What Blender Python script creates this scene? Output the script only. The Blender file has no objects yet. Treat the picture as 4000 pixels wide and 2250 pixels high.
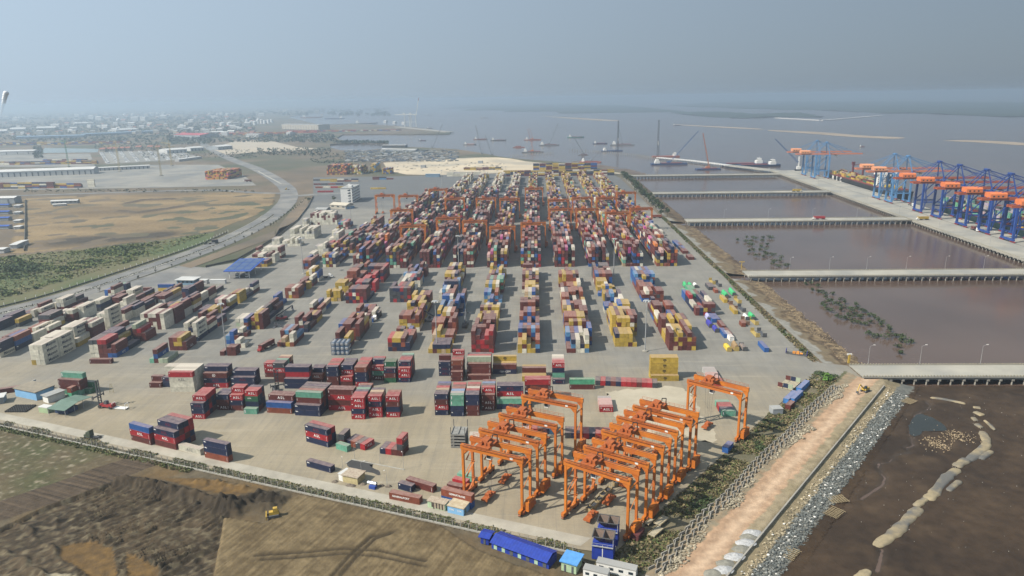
import bpy, math, random
from mathutils import Vector, Matrix
R_ = math.radians
SC = bpy.context.scene
COL = SC.collection
# ---------------------------------------------------------------- camera
FPX, TH, PSI, ROLL, CH = 2774.0, R_(15.0), R_(2.08), R_(0.89), 138.7
_fw = Vector((-math.sin(PSI)*math.cos(TH), math.cos(PSI)*math.cos(TH), -math.sin(TH)))
_rt = Vector((math.cos(PSI), math.sin(PSI), 0))
_dn = _fw.cross(_rt)
_r2 = math.cos(ROLL)*_rt + math.sin(ROLL)*_dn
_d2 = -math.sin(ROLL)*_rt + math.cos(ROLL)*_dn
cd = bpy.data.cameras.new('camera'); cam = bpy.data.objects.new('camera', cd); COL.objects.link(cam)
cd.sensor_width = 36; cd.lens = 36*FPX/4000; cd.clip_start = 1; cd.clip_end = 90000
m = Matrix((( _r2.x, -_d2.x, -_fw.x, 0), (_r2.y, -_d2.y, -_fw.y, 0), (_r2.z, -_d2.z, -_fw.z, CH), (0, 0, 0, 1)))
cam.matrix_world = m
SC.camera = cam
# ---------------------------------------------------------------- sky, sun, exposure
SUN_EL, SUN_AZ = R_(43.5), R_(203)            # direction the light comes from, measured from +X
sdir = Vector((math.cos(SUN_AZ)*math.cos(SUN_EL), math.sin(SUN_AZ)*math.cos(SUN_EL), math.sin(SUN_EL)))
SKY_STR, VEIL_MIX, VEIL = 0.060, 0.90, (6.5, 8.15, 9.9)
w = bpy.data.worlds.new('World'); SC.world = w; w.use_nodes = True
nt = w.node_tree; bg = nt.nodes['Background']
sky = nt.nodes.new('ShaderNodeTexSky'); sky.sky_type = 'NISHITA'; sky.sun_disc = False
sky.sun_elevation = SUN_EL; sky.sun_rotation = math.atan2(sdir.x, sdir.y)
sky.altitude = 0; sky.air_density = 1.0; sky.dust_density = 1.2; sky.ozone_density = 3.5
# hazy daylight: the clear sky veiled by a pale aerosol glow that falls off smoothly with the angle from the sun
tc = nt.nodes.new('ShaderNodeTexCoord'); dp = nt.nodes.new('ShaderNodeVectorMath'); dp.operation = 'DOT_PRODUCT'; dp.inputs[1].default_value = sdir
nt.links.new(tc.outputs['Generated'], dp.inputs[0])
m1 = nt.nodes.new('ShaderNodeMath'); m1.operation = 'MULTIPLY_ADD'; m1.inputs[1].default_value = .5; m1.inputs[2].default_value = .62; nt.links.new(dp.outputs['Value'], m1.inputs[0])
m2 = m1
vs_ = nt.nodes.new('ShaderNodeVectorMath'); vs_.operation = 'SCALE'; vs_.inputs[0].default_value = VEIL; nt.links.new(m2.outputs[0], vs_.inputs[3])
mv = nt.nodes.new('ShaderNodeMix'); mv.data_type = 'RGBA'; mv.inputs[0].default_value = VEIL_MIX
nt.links.new(sky.outputs[0], mv.inputs[6]); nt.links.new(vs_.outputs[0], mv.inputs[7])
nt.links.new(mv.outputs[2], bg.inputs[0]); bg.inputs[1].default_value = SKY_STR
sl = bpy.data.lights.new('sun', 'SUN'); sl.energy = 5.0; sl.angle = R_(0.6); sl.color = (1, .93, .82)
so = bpy.data.objects.new('sun', sl); COL.objects.link(so)
so.rotation_euler = sdir.to_track_quat('Z', 'Y').to_euler()
SC.view_settings.view_transform = 'Standard'; SC.view_settings.look = 'None'
SC.view_settings.exposure = 0.80; SC.view_settings.gamma = 1.0
SC.render.engine = 'CYCLES'
cy = SC.cycles
cy.use_denoising = True; cy.max_bounces = 5; cy.diffuse_bounces = 3; cy.glossy_bounces = 2
cy.transparent_max_bounces = 8; cy.volume_bounces = 1; cy.caustics_reflective = False; cy.caustics_refractive = False
cy.sample_clamp_indirect = 6
random.seed(7)
# ---------------------------------------------------------------- helpers
def G(px, py, z=0.0):
    """ground point seen at photograph position (px,py)"""
    D = _fw + _r2*((px-2000)/FPX) + _d2*((py-1125)/FPX)
    t = (z-CH)/D.z
    if t < 0 or t*D.length > 40000: t = 40000/D.length
    return Vector((D.x*t, D.y*t, z))
def crop(ox, oy, s=2.415):
    return lambda x, y, z=0.0: G(ox+x/s, oy+y/s, z)
Q00, Q10, Q20, Q30 = crop(0, 300), crop(1000, 350), crop(2000, 350), crop(3000, 350)
Q01, Q11, Q21, Q31 = crop(0, 900), crop(1000, 900), crop(2000, 900), crop(3000, 900)
Q02, Q12, Q22, Q32 = crop(0, 1350), crop(1000, 1350), crop(2000, 1350), crop(3000, 1350)
Q03, Q13, Q23, Q33 = crop(0, 1650), crop(1000, 1650), crop(2000, 1650), crop(3000, 1650)

def srgb(r, g, b):
    f = lambda c: (c/255/12.92) if c <= 10 else ((c/255+.055)/1.055)**2.4
    return (f(r), f(g), f(b))
ALB = 0.80
def mat(name, c1, c2=None, scale=.2, rough=.75, bump=0.0, metal=0.0, bscale=None, detail=6, spec=.3, c3=None, s3=.02):
    """procedural paint / soil / concrete: two or three tones mixed by noise in world space, optional fine relief"""
    m = bpy.data.materials.new(name); m.use_nodes = True
    n = m.node_tree; b = n.nodes['Principled BSDF']
    b.inputs['Roughness'].default_value = rough; b.inputs['Metallic'].default_value = metal
    b.inputs['Specular IOR Level'].default_value = spec
    if c2 is None: c2 = tuple(v*.78 for v in c1)
    c1, c2 = tuple(v*ALB for v in c1), tuple(v*ALB for v in c2); c3 = tuple(v*ALB for v in c3) if c3 else None
    geo = n.nodes.new('ShaderNodeNewGeometry')
    no = n.nodes.new('ShaderNodeTexNoise'); no.inputs['Scale'].default_value = scale; no.inputs['Detail'].default_value = detail
    no.inputs['Roughness'].default_value = .65
    n.links.new(geo.outputs['Position'], no.inputs['Vector'])
    rp = n.nodes.new('ShaderNodeValToRGB'); rp.color_ramp.elements[0].position = .35; rp.color_ramp.elements[1].position = .66
    rp.color_ramp.elements[0].color = (*c2, 1); rp.color_ramp.elements[1].color = (*c1, 1)
    n.links.new(no.outputs['Fac'], rp.inputs[0]); out = rp.outputs[0]
    if c3:
        n3 = n.nodes.new('ShaderNodeTexNoise'); n3.inputs['Scale'].default_value = s3; n3.inputs['Detail'].default_value = 5
        n.links.new(geo.outputs['Position'], n3.inputs['Vector'])
        r3 = n.nodes.new('ShaderNodeValToRGB'); r3.color_ramp.elements[0].position = .45; r3.color_ramp.elements[1].position = .62
        n.links.new(n3.outputs['Fac'], r3.inputs[0])
        mx = n.nodes.new('ShaderNodeMix'); mx.data_type = 'RGBA'
        n.links.new(r3.outputs[0], mx.inputs[0]); n.links.new(out, mx.inputs[6]); mx.inputs[7].default_value = (*c3, 1)
        out = mx.outputs[2]
    n.links.new(out, b.inputs['Base Color'])
    if bump:
        nb = n.nodes.new('ShaderNodeTexNoise'); nb.inputs['Scale'].default_value = bscale or scale*4; nb.inputs['Detail'].default_value = 5
        n.links.new(geo.outputs['Position'], nb.inputs['Vector'])
        bp = n.nodes.new('ShaderNodeBump'); bp.inputs['Strength'].default_value = bump; bp.inputs['Distance'].default_value = .3
        n.links.new(nb.outputs['Fac'], bp.inputs['Height']); n.links.new(bp.outputs[0], b.inputs['Normal'])
    return m
def mat_attr(name, rough=.8, vary=.25, scale=.5, bump=0, bscale=2., spec=.3, fade=0.0):
    """colour from the mesh attribute 'tone', mottled by noise; fade = sun-bleached, dusty upper faces"""
    m = bpy.data.materials.new(name); m.use_nodes = True
    n = m.node_tree; b = n.nodes['Principled BSDF']; b.inputs['Roughness'].default_value = rough
    b.inputs['Specular IOR Level'].default_value = spec
    at = n.nodes.new('ShaderNodeAttribute'); at.attribute_name = 'tone'
    _paint(n, b, at.outputs['Color'], vary, scale, bump, bscale, fade)
    return m
def _paint(n, b, col, vary, scale, bump, bscale, fade):
    geo = n.nodes.new('ShaderNodeNewGeometry')
    no = n.nodes.new('ShaderNodeTexNoise'); no.inputs['Scale'].default_value = scale; no.inputs['Detail'].default_value = 6
    n.links.new(geo.outputs['Position'], no.inputs['Vector'])
    mr = n.nodes.new('ShaderNodeMapRange'); mr.inputs[1].default_value = .3; mr.inputs[2].default_value = .7
    mr.inputs[3].default_value = ALB*(1-vary); mr.inputs[4].default_value = ALB*(1+vary)
    n.links.new(no.outputs['Fac'], mr.inputs[0])
    mx = n.nodes.new('ShaderNodeVectorMath'); mx.operation = 'SCALE'
    n.links.new(col, mx.inputs[0]); n.links.new(mr.outputs[0], mx.inputs[3]); out = mx.outputs[0]
    if fade:
        sp = n.nodes.new('ShaderNodeSeparateXYZ'); n.links.new(geo.outputs['Normal'], sp.inputs[0])
        m2 = n.nodes.new('ShaderNodeMapRange'); m2.inputs[1].default_value = .6; m2.inputs[2].default_value = .9; m2.inputs[4].default_value = fade*2
        n.links.new(sp.outputs[2], m2.inputs[0])
        mm = n.nodes.new('ShaderNodeMath'); mm.operation = 'MULTIPLY'; n.links.new(m2.outputs[0], mm.inputs[0]); n.links.new(no.outputs['Fac'], mm.inputs[1])
        mi = n.nodes.new('ShaderNodeMix'); mi.data_type = 'RGBA'; n.links.new(mm.outputs[0], mi.inputs[0])
        n.links.new(out, mi.inputs[6]); mi.inputs[7].default_value = (.235, .17, .145, 1); out = mi.outputs[2]
    n.links.new(out, b.inputs['Base Color'])
    if bump:
        nb = n.nodes.new('ShaderNodeTexNoise'); nb.inputs['Scale'].default_value = bscale; nb.inputs['Detail'].default_value = 5
        n.links.new(geo.outputs['Position'], nb.inputs['Vector'])
        bp = n.nodes.new('ShaderNodeBump'); bp.inputs['Strength'].default_value = bump; bp.inputs['Distance'].default_value = .3
        n.links.new(nb.outputs['Fac'], bp.inputs['Height']); n.links.new(bp.outputs[0], b.inputs['Normal'])
class MB:
    """collects faces; build() links them as one mesh object"""
    def __init__(s): s.v = []; s.f = []; s.mi = []; s.tone = []; s.cur = 0; s.ct = None; s.sm = False
    def add(s, vs, fs):
        o = len(s.v); s.v += [tuple(p) for p in vs]
        for f in fs:
            s.f.append(tuple(i+o for i in f)); s.mi.append(s.cur); s.tone.append(s.ct)
        return s
    def box(s, x0, x1, y0, y1, z0, z1, top=None, bottom=True):
        """top=(dx,dy) insets the top face"""
        dx, dy = top or (0, 0)
        vs = [(x0, y0, z0), (x1, y0, z0), (x1, y1, z0), (x0, y1, z0), (x0+dx, y0+dy, z1), (x1-dx, y0+dy, z1), (x1-dx, y1-dy, z1), (x0+dx, y1-dy, z1)]
        fs = [(4, 5, 6, 7), (0, 1, 5, 4), (1, 2, 6, 5), (2, 3, 7, 6), (3, 0, 4, 7)]
        if bottom: fs.append((3, 2, 1, 0))
        return s.add(vs, fs)
    def obox(s, c, ang, L, W, z0, z1):
        ca, sa = math.cos(ang), math.sin(ang); P = []
        for z in (z0, z1):
            for a, b in ((-L/2, -W/2), (L/2, -W/2), (L/2, W/2), (-L/2, W/2)): P.append((c[0]+a*ca-b*sa, c[1]+a*sa+b*ca, z))
        return s.add(P, [(4, 5, 6, 7), (0, 1, 5, 4), (1, 2, 6, 5), (2, 3, 7, 6), (3, 0, 4, 7), (3, 2, 1, 0)])
    def bar(s, a, b, w, h=None, w2=None):
        """square bar from a to b"""
        a, b = Vector(a), Vector(b); d = b-a
        if d.length < 1e-6: return s
        d.normalize(); h = h or w; k = (w2 or w)/w
        up = Vector((0, 0, 1)) if abs(d.z) < .95 else Vector((0, 1, 0))
        x = d.cross(up).normalized(); y = x.cross(d)
        P = [a+x*i*w/2+y*j*h/2 for i, j in ((-1, -1), (1, -1), (1, 1), (-1, 1))]+[b+x*i*w*k/2+y*j*h*k/2 for i, j in ((-1, -1), (1, -1), (1, 1), (-1, 1))]
        return s.add(P, [(0, 1, 5, 4), (1, 2, 6, 5), (2, 3, 7, 6), (3, 0, 4, 7), (4, 5, 6, 7), (3, 2, 1, 0)])
    def tube(s, a, b, r, n=8, r2=None, cap=True):
        a, b = Vector(a), Vector(b); d = (b-a).normalized(); r2 = r if r2 is None else r2
        up = Vector((0, 0, 1)) if abs(d.z) < .95 else Vector((0, 1, 0))
        x = d.cross(up).normalized(); y = x.cross(d)
        c = [(math.cos(2*math.pi*i/n), math.sin(2*math.pi*i/n)) for i in range(n)]
        P = [a+(x*p+y*q)*r for p, q in c]+[b+(x*p+y*q)*r2 for p, q in c]
        F = [((i+1) % n, i, n+i, n+(i+1) % n) for i in range(n)]
        if cap: F += [tuple(range(n)), tuple(range(2*n-1, n-1, -1))]
        return s.add(P, F)
    def lathe(s, c, prof, n=12, cap=True):
        P = []
        for r, z in prof: P += [(c[0]+r*math.cos(2*math.pi*i/n), c[1]+r*math.sin(2*math.pi*i/n), c[2]+z) for i in range(n)]
        F = [(k*n+i, k*n+(i+1) % n, (k+1)*n+(i+1) % n, (k+1)*n+i) for k in range(len(prof)-1) for i in range(n)]
        if cap: F.append(tuple((len(prof)-1)*n+i for i in range(n)))
        return s.add(P, F)
    def prism(s, poly, z0, z1, cap=True):
        n = len(poly); P = [(p[0], p[1], z0) for p in poly]+[(p[0], p[1], z1) for p in poly]
        F = [(i, (i+1) % n, n+(i+1) % n, n+i) for i in range(n)]
        if cap: F.append(tuple(range(n, 2*n)))
        return s.add(P, F)
    def gable(s, x0, x1, y0, y1, z0, h, over=.3, axis='x'):
        if axis == 'x':
            ym = (y0+y1)/2; x0 -= over; x1 += over; y0 -= over; y1 += over; t = .25
            P = [(x0, y0, z0), (x1, y0, z0), (x1, ym, z0+h), (x0, ym, z0+h), (x1, y1, z0), (x0, y1, z0)]
        else:
            xm = (x0+x1)/2; x0 -= over; x1 += over; y0 -= over; y1 += over; t = .25
            P = [(x0, y1, z0), (x0, y0, z0), (xm, y0, z0+h), (xm, y1, z0+h), (x1, y0, z0), (x1, y1, z0)]
        P += [(p[0], p[1], p[2]-t) for p in P]
        return s.add(P, [(0, 1, 2, 3), (3, 2, 4, 5), (7, 6, 9, 8), (8, 9, 11, 10), (1, 0, 6, 7), (5, 4, 10, 11), (0, 3, 9, 6), (3, 5, 11, 9), (2, 1, 7, 8), (4, 2, 8, 10)])
    def mesh(s, name, mats, smooth=False):
        me = bpy.data.meshes.new(name); me.from_pydata(s.v, [], s.f)
        for m in (mats if isinstance(mats, (list, tuple)) else [mats]): me.materials.append(m)
        if any(s.mi): me.polygons.foreach_set('material_index', s.mi)
        if any(t is not None for t in s.tone):
            at = me.attributes.new('tone', 'FLOAT_COLOR', 'CORNER'); d = []
            for f, t in zip(s.f, s.tone): d += list((*(t or (.5, .5, .5)), 1))*len(f)
            at.data.foreach_set('color', d)
        if smooth: me.polygons.foreach_set('use_smooth', [True]*len(s.f))
        me.update(); return me
    def build(s, name, mats, parent=None, smooth=False, loc=None, rz=0):
        return link(name, s.mesh(name, mats, smooth), parent, loc, rz)
def link(name, data, parent=None, loc=None, rz=0):
    o = bpy.data.objects.new(name, data); COL.objects.link(o)
    if parent: o.parent = parent
    if loc is not None: o.location = loc
    if rz: o.rotation_euler.z = rz
    return o
def tag(o, label=None, cat=None, group=None, kind=None):
    if label: o['label'] = label
    if cat: o['category'] = cat
    if group: o['group'] = group
    if kind: o['kind'] = kind
    return o
def thing(name, label, cat, loc=(0, 0, 0), rz=0, group=None):
    return tag(link(name, None, None, loc, rz), label, cat, group)
def copy_tree(o, parent=None):
    c = o.copy(); COL.objects.link(c); c.parent = parent
    for ch in o.children: copy_tree(ch, c)
    return c
def place(proto, used, loc, rz=0, label=None, group=None, scale=None):
    """first call moves the prototype itself, later ones copy it with all its parts"""
    if used[0] == 0: o = proto
    else: o = copy_tree(proto)
    used[0] += 1
    o.location = loc; o.rotation_euler.z = rz
    if scale: o.scale = (scale,)*3
    return tag(o, label, None, group)
ORD = ['first', 'second', 'third', 'fourth', 'fifth', 'sixth', 'seventh', 'eighth', 'ninth', 'tenth', 'eleventh', 'twelfth', 'thirteenth', 'fourteenth', 'fifteenth', 'sixteenth', 'seventeenth', 'eighteenth', 'nineteenth', 'twentieth',
       'twenty-first', 'twenty-second', 'twenty-third', 'twenty-fourth', 'twenty-fifth', 'twenty-sixth', 'twenty-seventh', 'twenty-eighth', 'twenty-ninth', 'thirtieth'] + ['thirty-%s' % x for x in 'first second third fourth fifth sixth seventh eighth ninth'.split()] + ['fortieth'] + ['forty-%s' % x for x in 'first second third fourth fifth sixth seventh eighth ninth'.split()]
def rnd(a, b): return random.uniform(a, b)
def poly_in(p, poly):
    x, y = p[0], p[1]; c = False; j = len(poly)-1
    for i in range(len(poly)):
        xi, yi, xj, yj = poly[i][0], poly[i][1], poly[j][0], poly[j][1]
        if (yi > y) != (yj > y) and x < (xj-xi)*(y-yi)/(yj-yi)+xi: c = not c
        j = i
    return c
def sheet(name, pts, z, m, th=0, kind='structure', label=None, parent=None):
    """a flat patch of ground; th > 0 gives it an edge"""
    import bmesh
    bm = bmesh.new(); vs = [bm.verts.new((p[0], p[1], z)) for p in pts]; f = bm.faces.new(vs)
    if f.normal.z < 0 or sum((pts[i][0]*pts[(i+1) % len(pts)][1]-pts[(i+1) % len(pts)][0]*pts[i][1]) for i in range(len(pts))) < 0: f.normal_flip()
    if th:
        r = bmesh.ops.extrude_face_region(bm, geom=[f]); vv = [e for e in r['geom'] if isinstance(e, bmesh.types.BMVert)]
        for v in vs: v.co.z = z-th
        bmesh.ops.recalc_face_normals(bm, faces=bm.faces[:])
    bmesh.ops.triangulate(bm, faces=bm.faces[:])
    me = bpy.data.meshes.new(name); bm.to_mesh(me); bm.free(); me.materials.append(m)
    if m.name.startswith('@'): pass
    o = link(name, me, parent)
    if kind and not parent: o['kind'] = kind
    return o
def along(pts, step):
    """points every step metres along a polyline, with directions"""
    out = []; rest = 0.0
    for a, b in zip(pts, pts[1:]):
        a, b = Vector(a[:2]), Vector(b[:2]); d = b-a; L = d.length
        if L < 1e-6: continue
        d /= L; t = rest
        while t < L: out.append((a+d*t, math.atan2(d.y, d.x))); t += step
        rest = t-L
    return out
def smooth_line(pts, n=3):
    p = [Vector(q[:2]) for q in pts]
    for _ in range(n):
        q = [p[0]]
        for a, b in zip(p, p[1:]): q += [a*.75+b*.25, a*.25+b*.75]
        p = q+[p[-1]]
    return p
def offset_line(pts, d):
    out = []
    for i, p in enumerate(pts):
        a = pts[max(i-1, 0)]; b = pts[min(i+1, len(pts)-1)]; t = (Vector(b[:2])-Vector(a[:2])).normalized()
        out.append(Vector((p[0]-t.y*d, p[1]+t.x*d)))
    return out
def ribbon(name, pts, w0, w1, z, m, kind='structure', parent=None):
    """strip between offsets w0 (right) and w1 (left) of a line"""
    a, b = offset_line(pts, w0), offset_line(pts, w1); n = len(pts)
    mb = MB(); mb.add([(p.x, p.y, z) for p in a]+[(p.x, p.y, z) for p in b], [(i, i+1, n+i+1, n+i) if w1 > w0 else (n+i, n+i+1, i+1, i) for i in range(n-1)])
    o = mb.build(name, m, parent)
    if kind and not parent: o['kind'] = kind
    return o
# ================================================================ THE SETTING
from mathutils import noise as NZ
def fbm(x, y, s=1.0, o=4, z=0.0): return NZ.fractal(Vector((x*s, y*s, z)), 1.0, 2.0, o)
def PX(x, y, z=0.0):
    p = Vector((x, y, z-CH)); d = p.dot(_fw)
    return 2000+FPX*p.dot(_r2)/d, 1125+FPX*p.dot(_d2)/d
# --- materials of the setting
def mat_water():
    m = bpy.data.materials.new('muddy_water'); m.use_nodes = True; n = m.node_tree; b = n.nodes['Principled BSDF']
    b.inputs['Roughness'].default_value = .16; b.inputs['IOR'].default_value = 1.33
    geo = n.nodes.new('ShaderNodeNewGeometry')
    no = n.nodes.new('ShaderNodeTexNoise'); no.inputs['Scale'].default_value = .012; no.inputs['Detail'].default_value = 6
    n.links.new(geo.outputs['Position'], no.inputs['Vector'])
    rp = n.nodes.new('ShaderNodeValToRGB'); rp.color_ramp.elements[0].position = .35; rp.color_ramp.elements[1].position = .7
    rp.color_ramp.elements[0].color = (.060, .040, .030, 1); rp.color_ramp.elements[1].color = (.085, .058, .044, 1)
    n.links.new(no.outputs['Fac'], rp.inputs[0]); n.links.new(rp.outputs[0], b.inputs['Base Color'])
    nb = n.nodes.new('ShaderNodeTexNoise'); nb.inputs['Scale'].default_value = .45; nb.inputs['Detail'].default_value = 4
    n.links.new(geo.outputs['Position'], nb.inputs['Vector'])
    bp = n.nodes.new('ShaderNodeBump'); bp.inputs['Strength'].default_value = .16; bp.inputs['Distance'].default_value = .25
    n.links.new(nb.outputs['Fac'], bp.inputs['Height']); n.links.new(bp.outputs[0], b.inputs['Normal'])
    return m
WATER = mat_water()
SOIL = mat('dry_earth', (.16, .118, .075), (.09, .07, .045), .01, .95, .3, bscale=.5, c3=(.06, .066, .034), s3=.004)
def mat_yard():
    m = bpy.data.materials.new('yard_concrete'); m.use_nodes = True; n = m.node_tree; b = n.nodes['Principled BSDF']
    b.inputs['Roughness'].default_value = .85; b.inputs['Specular IOR Level'].default_value = .25
    geo = n.nodes.new('ShaderNodeNewGeometry'); L = n.links
    def noise(s, d=6, vec=None, r=.6):
        t = n.nodes.new('ShaderNodeTexNoise'); t.inputs['Scale'].default_value = s; t.inputs['Detail'].default_value = d; t.inputs['Roughness'].default_value = r
        L.new(vec or geo.outputs['Position'], t.inputs['Vector']); return t.outputs['Fac']
    def ramp(f, a, b_, ca, cb):
        r = n.nodes.new('ShaderNodeValToRGB'); r.color_ramp.elements[0].position = a; r.color_ramp.elements[1].position = b_
        r.color_ramp.elements[0].color = (*ca, 1); r.color_ramp.elements[1].color = (*cb, 1); L.new(f, r.inputs[0]); return r.outputs[0]
    def mix(f, a, c, blend='MIX'):
        x = n.nodes.new('ShaderNodeMix'); x.data_type = 'RGBA'; x.blend_type = blend
        if isinstance(f, float): x.inputs[0].default_value = f
        else: L.new(f, x.inputs[0])
        L.new(a, x.inputs[6])
        if isinstance(c, tuple): x.inputs[7].default_value = (*c, 1)
        else: L.new(c, x.inputs[7])
        return x.outputs[2]
    grey = ramp(noise(.05), .3, .7, (.165, .158, .14), (.235, .224, .195))
    sand = ramp(noise(.045), .3, .7, (.235, .197, .132), (.315, .268, .188))
    # dusty zone of the near yard, ragged border
    sp = n.nodes.new('ShaderNodeSeparateXYZ'); L.new(geo.outputs['Position'], sp.inputs[0])
    ma = n.nodes.new('ShaderNodeMath'); ma.operation = 'MULTIPLY_ADD'; L.new(noise(.012, 5), ma.inputs[0]); ma.inputs[1].default_value = 260; L.new(sp.outputs[1], ma.inputs[2])
    mr = n.nodes.new('ShaderNodeMapRange'); mr.inputs[1].default_value = 420; mr.inputs[2].default_value = 500; mr.inputs[3].default_value = 1; mr.inputs[4].default_value = 0
    L.new(ma.outputs[0], mr.inputs[0])
    base = mix(mr.outputs[0], grey, sand)
    mr2 = n.nodes.new('ShaderNodeMapRange'); mr2.inputs[1].default_value = 1060; mr2.inputs[2].default_value = 1130; L.new(ma.outputs[0], mr2.inputs[0])
    base = mix(mr2.outputs[0], base, (.105, .11, .113))
    # wheel-worn streaks along the lanes, pale scuffs, dark oil spots, slab joints
    mp = n.nodes.new('ShaderNodeMapping'); mp.inputs['Scale'].default_value = (.35, .04, 1); L.new(geo.outputs['Position'], mp.inputs[0])
    base = mix(ramp(noise(1., 5, mp.outputs[0]), .46, .72, (0, 0, 0), (.34, .34, .34)), base, (.115, .112, .102))
    mp2 = n.nodes.new('ShaderNodeMapping'); mp2.inputs['Scale'].default_value = (.02, .3, 1); mp2.inputs['Rotation'].default_value = (0, 0, .3); L.new(geo.outputs['Position'], mp2.inputs[0])
    base = mix(ramp(noise(1., 5, mp2.outputs[0]), .55, .75, (0, 0, 0), (.42, .42, .42)), base, (.38, .345, .27))
    base = mix(ramp(noise(.11, 7, r=.75), .62, .72, (0, 0, 0), (.55, .55, .55)), base, (.08, .076, .066))
    base = mix(ramp(noise(.9, 3), .3, .8, (0, 0, 0), (.28, .28, .28)), base, (.14, .132, .112))
    br = n.nodes.new('ShaderNodeTexBrick'); br.inputs['Scale'].default_value = .1; br.inputs['Mortar Size'].default_value = .006; br.offset = 0
    br.inputs['Brick Width'].default_value = .6; br.inputs['Row Height'].default_value = .6
    L.new(geo.outputs['Position'], br.inputs['Vector'])
    fj = n.nodes.new('ShaderNodeMath'); fj.operation = 'MULTIPLY'; fj.inputs[1].default_value = .38; L.new(br.outputs['Fac'], fj.inputs[0])
    base = mix(fj.outputs[0], base, (.10, .10, .09))
    sc_ = n.nodes.new('ShaderNodeVectorMath'); sc_.operation = 'SCALE'; sc_.inputs[3].default_value = ALB; L.new(base, sc_.inputs[0])
    L.new(sc_.outputs[0], b.inputs['Base Color'])
    return m
YARD = mat_yard()
PATH = mat('pale_concrete', (.38, .35, .285), (.26, .24, .195), .09, .85, .1)
SAND = mat('white_sand', (.42, .375, .285), (.31, .275, .205), .05, .95, .2)
ROADM = mat('grey_asphalt', (.165, .165, .158), (.115, .115, .112), .05, .85, .05, c3=(.21, .20, .18), s3=.03)
KERB = mat('kerb_concrete', (.36, .345, .30), (.26, .25, .22), .5, .8)
CONC = mat('weathered_concrete', (.32, .30, .255), (.22, .205, .175), .15, .85, .1)
DCONC = mat('dark_wet_concrete', (.13, .125, .11), (.07, .07, .06), .4, .8)
SCRUBG = mat('scrub_ground', (.085, .098, .035), (.125, .105, .055), .03, .95, .4, bscale=.6, c3=(.065, .088, .03), s3=.012)
BROWNF = mat('bare_brown_field', (.235, .175, .11), (.13, .10, .068), .018, .95, .5, bscale=.2, c3=(.095, .08, .06), s3=.009)
MUDM = mat_attr('tidal_mud', .7, .22, .25, .35, .8, spec=.18)
EARTHM = mat_attr('turned_earth', .95, .2, .35, .5, 1.2, spec=.15)
LEAF = mat_attr('foliage', .75, .3, .8, spec=.2)
BARK = mat('bark', (.12, .09, .06), (.07, .05, .035), 1.5, .95)
STONE = mat_attr('rubble_stone', .9, .25, 1.2, .3, 3., spec=.2)
METALG = mat('galvanised_steel', (.42, .43, .43), (.33, .34, .34), .8, .5, metal=.3)
DARKM = mat('dark_steel', (.05, .05, .052), (.03, .03, .032), .8, .6)
RUBBER = mat('rubber', (.025, .025, .025), (.04, .038, .035), .8, .9)
GLASS = mat('dark_glass', (.03, .045, .055), (.02, .03, .04), .5, .1, spec=.6)
WHITEP = mat('white_paint', (.74, .73, .69), (.60, .59, .55), .6, .5)
# --- river, land
WZ = -4.0
def ragged(pts, n, amp=2.2):
    L = smooth_line(list(pts)+[pts[0]], n+1)[:-1]
    return [p+Vector((fbm(p.x, p.y, .35), fbm(p.y, p.x, .35)))*amp for p in L]
rv = MB(); rv.add([(-40000, -400, WZ), (40000, -400, WZ), (40000, 40000, WZ), (-40000, 40000, WZ)], [(0, 1, 2, 3)])
tag(rv.build('river', WATER), kind='structure')
TO, TD = Vector((76.3, 210.1)), Vector((math.cos(R_(51.9)), math.sin(R_(51.9)))); TN = Vector((TD.y, -TD.x))
def CW(t, s):                                   # causeway frame: t along, s to its seaward side
    p = TO+TD*t+TN*s; return (p.x, p.y)
coast = [Q20(1150, 800), Q20(850, 745), Q20(590, 695), Q20(0, 645), Q10(2300, 630), Q10(2100, 592), Q10(1900, 562), Q10(1640, 548), Q10(1400, 538), Q10(1150, 560), Q10(1000, 575),
         Q10(800, 572), Q10(700, 545), Q10(700, 512), Q10(1000, 497), Q10(1250, 497), Q10(1150, 486), Q10(800, 480), Q10(760, 455), Q10(820, 420), Q10(1200, 416), Q10(1480, 418), Q10(1830, 414), Q10(1835, 396), Q10(1510, 357), Q10(1330, 342),
         Q10(1100, 330), Q10(960, 320), Q10(590, 331), Q10(430, 292), Q10(300, 258), Q10(430, 237), Q10(600, 197), Q10(760, 152), Q10(900, 115)]
FENCE_A, FENCE_B = Vector((-255, 289.1)), Vector((12, 194.4))
fd = (FENCE_B-FENCE_A).normalized(); fn = Vector((-fd.y, fd.x))        # fn points into the yard
land = [(-40000, 330), (-420, 347), (FENCE_A-fn*.4), (FENCE_B-fn*.4), (16, 187), (34, 150), CW(-110, -24), CW(-110, 0), CW(150, 0), (164, 336), (164, 357), (152, 360), (152, 1268)]+[(p.x, p.y) for p in coast]+[(-3000, 39000), (-40000, 39000)]
sheet('ground', land, -.25, SOIL, th=5)
yard = [FENCE_A+fn*2+fd*-60, FENCE_A+fn*2, FENCE_B+fn*2.5, CW(-45, -32), CW(110, -32), (128, 333), (163, 337.5), (163, 355.5), (147, 361), (147, 1262), Q20(860, 760), Q20(700, 745), Q10(2350, 790), Q10(1480, 815), Q10(540, 828),
        Q10(540, 1000), Q10(470, 1120), Q10(380, 1260), Q10(180, 1420), Q01(2240, 300), Q01(1930, 350), Q01(1650, 470), Q01(1000, 570), Q01(600, 650), Q01(0, 850), G(-500, 1400)]
sheet('container_yard', yard, 0.0, YARD)
sheet('perimeter_path', [FENCE_A+fn*4.2+fd*-60, FENCE_B+fn*4.2, FENCE_B+fn*9.5+fd*2, FENCE_A+fn*9.5+fd*-60], .02, PATH)
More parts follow.
